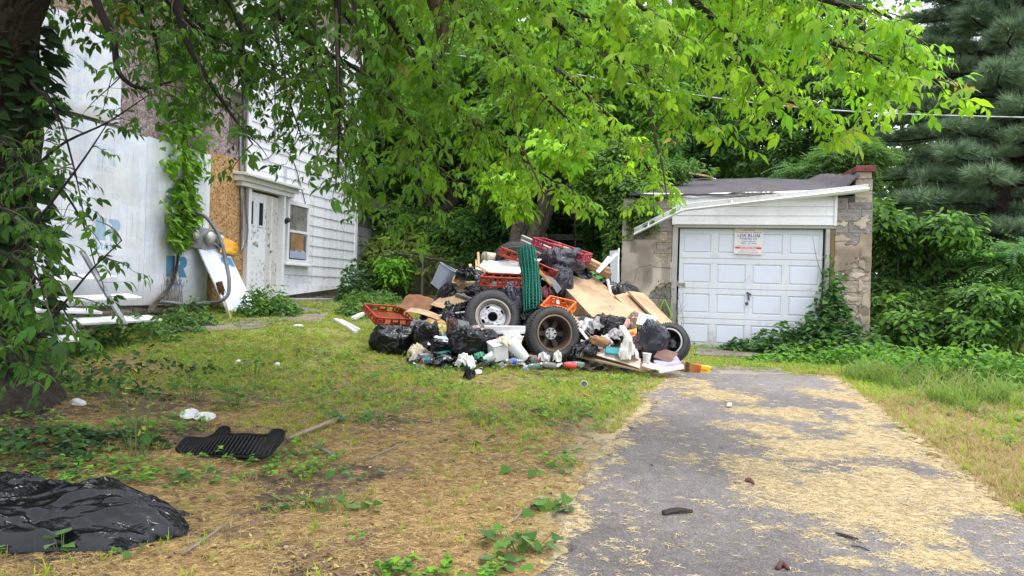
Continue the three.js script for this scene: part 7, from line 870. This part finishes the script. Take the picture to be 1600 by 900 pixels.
{
  rnd = mulberry(811); const gw = (x, z) => V3(x, 0, z).applyMatrix4(garage.matrixWorld), A = (x, z, rx, rz) => { const p = gw(x, z); return [p.x, p.z, rx, rz]; };
  const vn = mound('ivy_mound', 'dark green ivy mound piled against the garage door and right pier', 'ivy', [A(3.45, 0.35, 0.5, 0.4), A(3.3, 0.5, 0.7, 0.4), A(2.75, 0.45, 0.7, 0.4), A(2.3, 0.4, 0.6, 0.35), A(3.9, 0.6, 0.6, 0.5), A(3.55, 0.3, 0.3, 0.3)], 3400, heartG(0.105, 0.085), 1, [0.035, 0.105, 0.02], [0.10, 0.23, 0.035], (x, z, k, q) => [0.95, 0.6, 0.48, 0.36, 0.5, 1.2][k] * (1 - q * q * 0.8) * (0.6 + 0.8 * n2(x * 4, z * 4)), 120);
  const cl = []; for (let i = 0; i < 230; i++) { const y = R(0.2, 1.75), x = 3.42 + R(-0.1, 0.16) * (1.5 - y * 0.5) + 0.03 * Math.sin(y * 5), p = V3(x, y, 0.03 + R(0, 0.14)); if (rnd() < y * 0.42) continue; cl.push({ m: MX(p.applyMatrix4(garage.matrixWorld), [R(-0.5, 0.5), R(0, 6.28), R(-1.2, -0.2)], R(0.6, 1.1)), c: mixc([0.05, 0.13, 0.02], [0.13, 0.28, 0.04], rnd()) }); } leaves(vn, 'leaf_mass', heartG(0.1, 0.08), leafMat(0.4, 0.25), cl);
  part(vn, 'stem', limb([gw(3.5, 0.1).setY(0.5), V3(3.4, 1.2, 0.06).applyMatrix4(garage.matrixWorld), V3(3.28, 1.6, 0.05).applyMatrix4(garage.matrixWorld), V3(3.2, 2.0, 0.05).applyMatrix4(garage.matrixWorld)], [0.008, 0.003], 5, 0, false), M.twig);
  const st = []; for (let i = 0; i < 34; i++) { const x = R(0.72, 1.08), y = R(0, 0.3); st.push(limb([V3(x, y, 0.05), V3(x + R(-0.1, 0.1), y + R(0.2, 0.4), 0.1), V3(x + R(-0.15, 0.15), y + R(0.5, 0.95), 0.04)].map((p) => p.applyMatrix4(garage.matrixWorld)), [0.005, 0.002], 4, 0, false, 2)); } const dv = thing('dry_vine', 'tangle of dry brown vine stems on the left door jamb', 'vine'); part(dv, 'stems', merge(st), M.twigGrey);
  const gl = []; for (let i = 0; i < 130; i++) { const p = V3(R(0.66, 0.92), R(0.3, 1.2), 0.04 + R(0, 0.08)); gl.push({ m: MX(p.applyMatrix4(garage.matrixWorld), [R(-0.5, 0.5), R(0, 6.28), R(-1.2, 0.2)], R(0.4, 0.9)), c: mixc([0.06, 0.13, 0.02], [0.15, 0.2, 0.05], rnd()) }); } leaves(dv, 'leaf_mass', heartG(0.06, 0.035), leafMat(0.4, 0.2), gl); for (const [a, b] of [[0.68, 0.1], [0.9, -0.12]]) part(dv, 'green_stalk', limb([V3(0.8, 0.3, 0.12), V3(a, 0.55, 0.14), V3(a + b, 0.85, 0.12)].map((p) => p.applyMatrix4(garage.matrixWorld)), [0.028, 0.012], 6), std([0.16, 0.33, 0.03], 0.6));
  const PT = (px, py, rx, rz) => { const p = G(px, py); return [p.x, p.z, rx, rz]; };
  mound('weed_bank', 'bright green leafy weed bank in front of the right pier and along the drive', 'weeds', [PT(1290, 560, 0.9, 0.35), PT(1360, 575, 0.9, 0.5), PT(1440, 590, 1.0, 0.6), PT(1530, 600, 1.1, 0.6), PT(1610, 600, 1.0, 0.7), PT(1480, 560, 1.4, 0.5), PT(1400, 555, 1.0, 0.5), PT(1230, 565, 0.6, 0.2)], 9000, heartG(0.085, 0.055), 1, [0.07, 0.20, 0.015], [0.20, 0.42, 0.03], (x, z, k, q) => [0.34, 0.4, 0.42, 0.42, 0.46, 0.5, 0.45, 0.18][k] * (1 - q * q * 0.75) * (0.5 + 0.9 * n2(x * 2.5, z * 2.5)), 60).userData.kind = 'stuff';
  scatter('tall_grass', 'long arching yellow-green grass along the right edge of the weed bank', 'grass', tallGeo, leafMat(0.4, 0.15), 150, () => { const pt = [[1400, 600, 0.5], [1440, 610, 0.6], [1520, 630, 0.6], [1480, 605, 0.6], [1590, 640, 0.6], [1350, 596, 0.35], [1430, 600, 0.4]][(rnd() * 7) | 0], c = G(pt[0], pt[1]), a = R(0, 6.28), q = Math.sqrt(rnd()) * pt[2], x = c.x + Math.cos(a) * q, z = c.z + Math.sin(a) * q * 0.6; if (x < xR(-z) + 0.1) return null; return { x, z, s: R(0.6, 1.25), c: rnd() < 0.2 ? [0.40, 0.32, 0.15] : mixc([0.13, 0.25, 0.03], [0.28, 0.38, 0.07], rnd()) }; });
  mound('door_weeds', 'tuft of leafy weeds growing at the foot of the white peeling door', 'weeds', [PT(420, 492, 0.5, 0.3), PT(400, 494, 0.35, 0.25), PT(440, 490, 0.4, 0.25)], 1100, heartG(0.085, 0.05), 1, [0.05, 0.15, 0.02], [0.15, 0.32, 0.04], (x, z, k, q) => [0.55, 0.5, 0.4][k] * (1 - q * q) * (0.6 + 0.8 * n2(x * 5, z * 5)), 30);
  mound('corner_bush', 'leafy bush at the corner of the house under the bent siding', 'bush', [PT(553, 470, 0.4, 0.3), PT(560, 472, 0.45, 0.3)], 800, heartG(0.11, 0.085), 1, [0.03, 0.09, 0.02], [0.09, 0.21, 0.035], (x, z, k, q) => 0.85 * (1 - q * q) * (0.6 + 0.8 * n2(x * 5, z * 5)), 30);
  mound('weed_strip', 'low green weeds between the house corner and the orange tray', 'weeds', [PT(590, 470, 0.8, 0.5), PT(620, 462, 0.9, 0.5), PT(575, 478, 0.6, 0.4), PT(660, 460, 0.9, 0.5), PT(560, 490, 0.4, 0.3)], 2800, heartG(0.075, 0.05), 1, [0.06, 0.15, 0.02], [0.17, 0.33, 0.04], (x, z, k, q) => 0.35 * (1 - q * q * 0.8) * (0.4 + n2(x * 4, z * 4)), 0).userData.kind = 'stuff';
  mound('plank_weeds', 'leafy weeds growing in front of the white planks and footing', 'weeds', [PT(140, 540, 0.5, 0.25), PT(200, 535, 0.7, 0.25), PT(260, 520, 0.6, 0.25), PT(300, 510, 0.4, 0.2), PT(90, 560, 0.5, 0.3)], 1700, heartG(0.08, 0.05), 1, [0.04, 0.12, 0.02], [0.13, 0.28, 0.04], (x, z, k, q) => 0.42 * (1 - q * q) * (0.5 + n2(x * 4, z * 4)), 30);
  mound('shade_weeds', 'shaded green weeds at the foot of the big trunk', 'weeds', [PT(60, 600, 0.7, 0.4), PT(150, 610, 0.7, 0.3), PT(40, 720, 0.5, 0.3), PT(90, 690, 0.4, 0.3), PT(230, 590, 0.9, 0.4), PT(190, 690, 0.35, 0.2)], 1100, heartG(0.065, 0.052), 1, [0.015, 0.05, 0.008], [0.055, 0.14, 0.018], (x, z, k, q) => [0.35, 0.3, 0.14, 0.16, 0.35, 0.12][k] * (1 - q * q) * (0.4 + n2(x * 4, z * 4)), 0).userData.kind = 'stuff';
}
// single broad-leaved weeds, each with its own leaves
const hearts = [0.07, 0.085].map((s) => heartG(s, s * 0.92)), wm = [[0.05, 0.15, 0.02], [0.085, 0.21, 0.03], [0.13, 0.28, 0.035]].map((c) => { const m = leafMat(0.4, 0.3); m.color = lin(...c); return m; });
function weed(label, px, py, n, spread, ht, yellow = false) {
  const p = G(px, py), t = thing('broadleaf_weed', label, 'weed', V3(p.x, p.y, p.z), 'broad-leaved weeds on the foreground soil'), st = [];
  for (let i = 0; i < n; i++) { const a = R(0, 6.28), r = spread * Math.sqrt(rnd()), q = V3(Math.cos(a) * r, ht * R(0.35, 1), Math.sin(a) * r * 0.7); q.y += H(p.x + q.x, p.z + q.z) - p.y; st.push(limb([V3(q.x * 0.4, H(p.x + q.x * 0.4, p.z + q.z * 0.4) - p.y - 0.01, q.z * 0.4), q.clone().multiplyScalar(0.8), q], [0.0022], 4, 0, false, 2)); const l = part(t, 'leaf', hearts[i % 2], yellow && i % 3 === 0 ? std([0.4, 0.36, 0.04], 0.8) : wm[(rnd() * 3) | 0], q, [R(-0.5, 0.5), R(0, 6.28), R(-0.6, 0.2)]); l.rotation.order = 'YXZ'; l.scale.setScalar(R(0.55, 1.1)); } part(t, 'stems', merge(st), std([0.1, 0.17, 0.04], 0.8)); return t;
}
rnd = mulberry(901);
for (const a of [['lush weed clump beside the driveway edge, nearest to the bottom of the view', 815, 862, 30, 0.2, 0.09], ['weed patch beside the driveway edge, above the lush clump', 860, 800, 18, 0.16, 0.07], ['weeds by the bottom edge, left of the lush clump', 790, 885, 10, 0.14, 0.04], ['weed cluster on the straw left of the middle, with large leaves', 500, 795, 12, 0.16, 0.09], ['weeds above the large-leaved cluster on the straw', 560, 745, 10, 0.18, 0.06], ['weed sprigs in the straw between black sheet and mat', 310, 755, 9, 0.14, 0.07], ['weed standing behind the ribbed black mat', 370, 640, 18, 0.2, 0.2], ['weed standing left of the white food tray', 300, 625, 16, 0.2, 0.2], ['taller weed behind the white food tray, at the shade edge', 395, 590, 14, 0.25, 0.22], ['weed beside the pale stick, right of the mat', 540, 660, 14, 0.22, 0.1], ['low weeds at the far end of the pale stick', 600, 660, 14, 0.25, 0.06], ['dark-leaved weed on the root mound behind the black sheet', 130, 705, 14, 0.22, 0.09], ['weed poking out of the front of the black plastic sheet', 98, 862, 6, 0.06, 0.1], ['weed sprig beside the right corner of the black plastic sheet', 200, 868, 5, 0.1, 0.04], ['sprigs of weed in the middle of the brown lawn', 740, 690, 9, 0.3, 0.04], ['weed leaves on the lawn below the white paper cup', 840, 735, 10, 0.25, 0.05], ['weed sprig at the bottom edge left of centre', 560, 800, 8, 0.12, 0.08], ['weeds on the bare soil right of the straw stick', 440, 790, 6, 0.14, 0.04]]) weed(...a);
weed('spindly weed with yellowing leaves in front of the trunk mound', 215, 715, 20, 0.12, 0.42, true); weed('second spindly yellowing weed leaning beside the trunk mound', 180, 640, 14, 0.14, 0.35, true);
// ---------------------------------------------------------------- foreground litter
{
  rnd = mulberry(951); const p = G(120, 868); const base = V3(p.x, p.y, p.z);
  const rg = (x) => 1 - Math.abs(2 * x - 1); const nu = 210, nv = 140, folds = Array.from({ length: 84 }, (_, i) => { const a = i < 60 ? R(-0.7, 0.9) : R(0, 6.28); return { u: rnd(), v: R(0, 0.95), dx: Math.cos(a), dv: Math.sin(a), l: i < 60 ? R(0.25, 0.7) : R(0.05, 0.2), w: i < 14 ? R(0.07, 0.14) : R(0.012, 0.045), h: (rnd() < 0.25 ? -1 : 1) * (i < 14 ? R(0.02, 0.04) : R(0.008, 0.024)) }; });
  const sh = solo('black_plastic_sheet', 'large shiny black plastic sheet heaped on the ground at the lower left corner', 'plastic sheet', sheet(nu, nv, (u, v) => {
    const rag = 0.04 * (fb2(v * 6, 3, 3) - 0.5) * 2, x = lerp(-0.75, 0.36 + rag * 2 - 0.20 * sst(0.45, 1, v) * (1 - v) * 2 - 0.13 * sst(0.5, 0.0, v), u), z = lerp(0.06 - 0.10 * u, -0.62 + 0.1 * u, v) + 0.04 * (fb2(u * 6, 7, 3) - 0.5);
    const e = Math.min(1, u * 8, (1 - u) * 5, v * 5, (1 - v) * 6), body = 0.165 * Math.pow(Math.max(0, 1 - Math.pow(Math.abs(2 * v - 1), 2.6)), 0.75) * Math.pow(Math.max(0, 1 - Math.pow(u, 3.2)), 0.6);
    let wr = 0; for (const q of folds) { const t = clamp(((u - q.u) * q.dx + (v - q.v) * q.dv) / q.l), e = Math.hypot(u - q.u - q.dx * q.l * t, (v - q.v - q.dv * q.l * t) * 0.75) / (q.w * (1 - 0.6 * t)); if (e < 1) wr += q.h * (1 - e) * (1 - 0.5 * t); } wr += (fb2(u * 2.0 + 3, v * 2.0, 2) - 0.5) * 0.04;
    const wx = base.x + x, wz = base.z + z; return V3(x, H(wx, wz) - base.y + 0.012 + body * 1.15 + wr * (0.35 + 0.65 * e), z);
  }, 0.003, [4, 3]), phy([0.005, 0.006, 0.0065], 0.11, { specularIntensity: 0.65, bumpMap: rep(tCrease, 0.4), bumpScale: 0.003 }), base); void sh;
  // ribbed floor mat
  const A = G(272, 716), B = G(424, 724), m0 = A.clone().lerp(B, 0.5), out = [[-0.36, 0.02], [-0.30, -0.03], [-0.22, -0.10], [0.02, -0.11], [0.28, -0.10], [0.33, -0.06], [0.36, 0.12], [0.35, 0.2], [0.27, 0.21], [0.25, 0.16], [0.1, 0.155], [-0.02, 0.16], [-0.05, 0.22], [-0.12, 0.23], [-0.15, 0.17], [-0.2, 0.14], [-0.28, 0.15], [-0.35, 0.14]];
  const shp = new THREE.Shape(new THREE.CatmullRomCurve3(out.map(([x, y]) => V3(x, y, 0)), true, 'catmullrom', 0.15).getPoints(160).map((q) => new THREE.Vector2(q.x, q.y)));
  const mat = thing('floor_mat', 'ribbed black rubber car mat lying curled on the soil', 'floor mat', m0.clone().add(V3(0, 0.045, -0.04))); mat.rotation.set(rad(-66), rad(-2), rad(-3)); mat.scale.set(0.97, 0.9, 1); const bend = (g) => { const q = g.attributes.position; for (let i = 0; i < q.count; i++) { const x = q.getX(i), y = q.getY(i); q.setZ(i, q.getZ(i) + 0.03 * Math.sin(x * 5 + 1) + 0.35 * Math.max(0, Math.abs(x) - 0.24) ** 1.5 + 0.25 * Math.max(0, y - 0.12)); } g.computeVertexNormals(); return g; };
  part(mat, 'mat_base', bend(new THREE.ExtrudeGeometry(shp, { depth: 0.008, bevelEnabled: true, bevelSize: 0.004, bevelThickness: 0.003, bevelSegments: 1 })), phy([0.010, 0.010, 0.010], 0.7, { specularIntensity: 0.35 })); for (let i = 0; i < 24; i++) { const x = -0.31 + i * 0.0275, y0 = -0.085 + (x < -0.2 ? 0.06 : 0), y1 = x > 0.25 ? 0.13 : x < -0.2 ? 0.115 : 0.135; const g = new THREE.BoxGeometry(0.012, y1 - y0, 0.012, 1, 6, 1); g.translate(x, (y0 + y1) / 2, 0.012); part(mat, 'rib', bend(g), phy([0.014, 0.014, 0.014], 0.5, { specularIntensity: 0.5 })); } part(mat, 'rim', bend(limb(out.concat([out[0]]).map(([x, y]) => V3(x * 0.985, y * 0.97, 0.012)), [0.008], 6, 0, false, 5)), phy([0.012, 0.012, 0.012], 0.6, { specularIntensity: 0.4 }));
  const fp = G(307, 657), ft = thing('food_tray', 'white hinged foam food tray lying open on the soil', 'food container', fp.clone().add(V3(0, 0.02, 0))); ft.rotation.set(0.15, 0.3, -0.06); const tub = (r, h) => { const q = (a) => a.map((k) => new THREE.Vector2(...k)); return new THREE.LatheGeometry(q([[0.001, 0.004], [r * 0.78, 0.004], [r * 0.95, h], [r, h], [r, h - 0.004], [r * 0.96, h - 0.005], [r * 0.8, 0], [0.001, 0]]), 28); }; part(ft, 'tray_half', Tm(tub(0.068, 0.022), 0, 0, 0), M.foam, [-0.05, 0.016, 0], [0.3, 0, 0.12]); part(ft, 'lid_half', Tm(tub(0.075, 0.022), 0, 0, 0, 0, 0, 0, [1.15, 1, 0.85]), M.foam, [0.055, 0.0, 0.02], [0.25, 0.3, -0.1]);
  const stick = (nm, l, pts, r, m, cat = 'stick') => solo(nm, l, cat, limb(pts.map(([x, y, h = 0.02]) => G(x, y).add(V3(0, h, 0))), r, 8, 0.35, true, 5), m);
  stick('branch_piece', 'thick pale barkless branch lying right of the ribbed mat', [[448, 694, 0.03], [480, 682, 0.04], [515, 668, 0.04], [540, 655, 0.03]], [0.013, 0.017, 0.02, 0.012], std([0.36, 0.27, 0.18], 0.9, { map: tMottle, bumpMap: tBump, bumpScale: 0.004 })); stick('dead_twig', 'thin pale twig in the straw below the ribbed mat', [[575, 722], [605, 708], [632, 696]], [0.005, 0.004], M.twigGrey); stick('dead_twig', 'straight pale twig in front of the black sheet, bottom left', [[284, 874], [310, 856], [353, 827]], [0.006, 0.007, 0.004], M.twigGrey); stick('dead_twig', 'short grey wood piece between pale branch and straw', [[487, 700], [505, 708], [526, 720]], [0.012, 0.01], M.twigGrey); stick('dead_twig', 'bent pale stem near the driveway edge beside the weed patch', [[800, 822], [818, 805], [850, 785]], [0.004, 0.003], M.twigGrey);
  stick('driveway_stick', 'short stout stick lying on the bare asphalt', [[1036, 810, 0.025], [1058, 807, 0.03], [1082, 806, 0.025]], [0.014, 0.016, 0.01], M.bark); stick('driveway_stick', 'thin dark twig on the straw-covered part of the drive', [[1306, 841, 0.02], [1322, 845, 0.02], [1341, 850, 0.02]], [0.006, 0.008, 0.004], M.bark); stick('driveway_stick', 'faint long twig on the drive below the thin dark twig', [[1330, 858, 0.016], [1345, 862, 0.018], [1358, 868, 0.016]], [0.003, 0.003], M.bark); stick('driveway_stick', 'dark red-brown bark scrap at the bottom edge of the drive', [[1214, 896, 0.02], [1222, 892, 0.03], [1232, 898, 0.02]], [0.012, 0.014, 0.008], std([0.08, 0.03, 0.025], 0.8)); stick('driveway_stick', 'brown leaf curl on the straw drift in the middle of the drive', [[1165, 757, 0.02], [1172, 759, 0.03], [1178, 761, 0.02]], [0.014, 0.016, 0.008], std([0.12, 0.05, 0.035], 0.8)); stick('leaf_curl', 'pale brown leaf curl on the lawn below the paper cup', [[910, 620, 0.02], [918, 623, 0.03], [927, 627, 0.02]], [0.02, 0.014, 0.006], M.cardDark, 'leaf');
  plate('tan_square', 'small pale square scrap lying on the far drive', 'scrap', G(1135, 640).add(V3(0, 0.03, 0)), G(1143, 640).add(V3(0, 0.03, 0)), G(1136, 634).add(V3(0, 0.03, 0)), 0.004, M.cream, { wob: 0.003 }); const scr = solo('white_rag', 'small white crumpled rag on the soil at the root mound', 'rag', bagGeo(0.05, 0.03, 0.03, 41, { nu: 30, nv: 20, tie: 0 }), M.paper, G(122, 634)); void scr; solo('white_scrap', 'tiny white scrap on the lawn beyond the shade', 'scrap', bagGeo(0.03, 0.03, 0.03, 43, { nu: 16, nv: 10, tie: 0 }), M.paper, G(433, 573)); solo('white_scrap', 'tiny white scrap nearer the weeds in the shade', 'scrap', bagGeo(0.035, 0.03, 0.03, 44, { nu: 16, nv: 10, tie: 0 }), M.paper, G(373, 570)); solo('white_scrap', 'small white scrap in the grass near the walkway', 'scrap', bagGeo(0.07, 0.02, 0.03, 45, { nu: 16, nv: 10, tie: 0 }), M.paper, G(466, 511));
}
// ---------------------------------------------------------------- fence, shed, wire, dead sapling, far house
{
  const f = thing('chain_link_fence', 'rusting chain-link fence overgrown behind the heap', 'fence'), a = P(600, 440, 18.2), b = P(850, 440, 18.6), gy = (p) => H(p.x, p.z), L = a.distanceTo(b), ht = 1.2, at = (u, y) => { const p = a.clone().lerp(b, u); p.y = gy(p) + y; return p; };
  for (const u of [0.03, 0.235, 0.48, 0.75, 0.99]) part(f, 'post', rod(at(u, -0.1), at(u, ht + 0.04), 0.03, 8), std([0.13, 0.12, 0.11], 0.7)); part(f, 'top_rail', rod(at(0, ht), at(1, ht), 0.021, 8), std([0.10, 0.08, 0.06], 0.8)); const w = [], n = 90; for (let i = -24; i < n; i++) for (const s of [-1, 1]) { const u0 = i / n, u1 = (i + 24 * 0.8) / n, c = (u) => clamp(u); const A = at(c(u0), s > 0 ? (c(u0) - u0) / (u1 - u0) * ht : ht - (c(u0) - u0) / (u1 - u0) * ht), B = at(c(u1), s > 0 ? (c(u1) - u0) / (u1 - u0) * ht : ht - (c(u1) - u0) / (u1 - u0) * ht); if (A.distanceTo(B) > 0.05) w.push(limb([A, A.clone().lerp(B, 0.5), B], [0.003], 3, 0, false, 1)); } part(f, 'wire_mesh', merge(w), std([0.08, 0.065, 0.05], 0.8)).userData.kind = 'stuff';
  const s = thing('shed', 'small pale shed with a projecting flat roof behind the heap', 'shed', P(895, 395, 20)); s.position.y = H(s.position.x, s.position.z); s.rotation.y = -0.25; part(s, 'wall', cbox(2.6, 2.1, 2), std([0.13, 0.12, 0.105], 0.9, { map: tMottle }), [0.2, 1.05, -1]); part(s, 'wall_panel', cbox(0.75, 1.9, 0.05), std([0.36, 0.33, 0.28], 0.8, { map: tMottle }), [-0.65, 1.0, 0.03]); part(s, 'door', cbox(0.85, 1.85, 0.05), std([0.30, 0.28, 0.24], 0.8, { map: tMottle }), [0.35, 0.95, 0.03]); part(s, 'door_frame', merge([Tm(cbox(0.07, 1.95, 0.08), -0.12, 1.0, 0.04), Tm(cbox(0.07, 1.95, 0.08), 0.82, 1.0, 0.04), Tm(cbox(1.0, 0.07, 0.08), 0.35, 1.95, 0.04)]), std([0.45, 0.47, 0.52], 0.6)); part(s, 'roof', cbox(3.6, 0.12, 3.0), std([0.05, 0.045, 0.04], 0.9), [0.4, 2.2, -0.7]); part(s, 'fascia', cbox(2.8, 0.14, 0.05), M.metal, [0.9, 2.28, 0.85]); part(s, 'fascia', cbox(0.9, 0.14, 0.05), M.wood, [-1.0, 2.3, 0.85]); part(s, 'brace', Tm(cbox(0.1, 1.3, 0.1), -1.1, 1.75, 0.5, 0, 0, -0.5), M.woodGrey);
  const d = thing('dead_sapling', 'bare pale dead sapling with spreading twigs in front of the shed', 'sapling'), tr = [W(898, 400, 18.8), W(898, 350, 18.8), W(896, 315, 18.8), W(897, 285, 18.8)]; part(d, 'trunk', limb(tr, [0.035, 0.025, 0.008], 7, 0.2), M.twigGrey); rnd = mulberry(31); for (let i = 0; i < 20; i++) { const y = R(290, 345), q = W(897, y, 18.8), a2 = R(0, 6.28), l = R(0.3, 0.8), e = q.clone().add(V3(Math.cos(a2) * l, R(0.0, 0.4), Math.sin(a2) * l * 0.5)); part(d, 'twig', limb([q, q.clone().lerp(e, 0.5).add(V3(0, 0.05, 0)), e, e.clone().add(V3(R(-0.2, 0.2), R(0, 0.2), 0))], [0.009, 0.003], 4, 0, false, 2), M.twigGrey); }
  solo('overhead_wire', 'pale overhead cable crossing in front of the trees to the right', 'cable', limb([P(640, 75, 17), P(840, 106, 15.5), P(1090, 149, 14.2), P(1250, 168, 13.5), P(1380, 177, 13), P(1500, 181, 12.6), P(1700, 186, 12)], [0.013], 6, 0, false, 8), M.metal);
  const fh = thing('distant_house', 'far house with orange-red roof glimpsed between the trees', 'house', P(735, 330, 48)); fh.position.y = 0.6; part(fh, 'wall', cbox(8, 5, 6), std([0.5, 0.48, 0.45], 0.9), [0, 2.5, 0]); part(fh, 'roof', Tm(new THREE.CylinderGeometry(0.1, 5.8, 3, 4), 0, 6.5, 0, 0, Math.PI / 4), std([0.42, 0.12, 0.06], 0.9), [0, 0, 0]);
  // a belt of woodland closes the view
  const im = [[], []]; rnd = mulberry(41); for (let i = 0; i < 21000; i++) { const a = R(-1.15, 1.0), r = R(36, 52), x = Math.sin(a) * r, z = -Math.cos(a) * r, y = Math.pow(rnd(), 0.9) * (9.5 + 4.5 * n2(x * 0.12, 4)); if (fb3(x * 0.35, y * 0.4, z * 0.35, 3) < 0.36 + 0.16 * y / 13) continue; im[i % 2].push({ m: MX(V3(x, y, z), [R(-0.4, 0.4), R(0, 6.28), R(-0.4, 0.4)], R(2.2, 3.6)), c: mixc([0.045, 0.10, 0.02], [0.13, 0.25, 0.035], rnd()) }); }
  const wd = thing('woodland', 'distant belt of trees reading as one green mass behind everything', 'woodland'); wd.userData.kind = 'stuff'; im.forEach((l, i) => leaves(wd, 'foliage', CL[i], farLeafM, l));
  const tk2 = []; for (let i = 0; i < 60; i++) { const a = R(-1.1, 0.95), r = R(38, 50), x = Math.sin(a) * r, z = -Math.cos(a) * r; tk2.push(limb([V3(x, 0, z), V3(x + R(-0.4, 0.4), 5, z), V3(x + R(-1, 1), 10, z)], [0.25, 0.18, 0.06], 6, 0.1, false, 2)); } part(wd, 'trunks', merge(tk2), M.barkDark).userData.kind = 'stuff';
}
renderer.render(scene, camera);
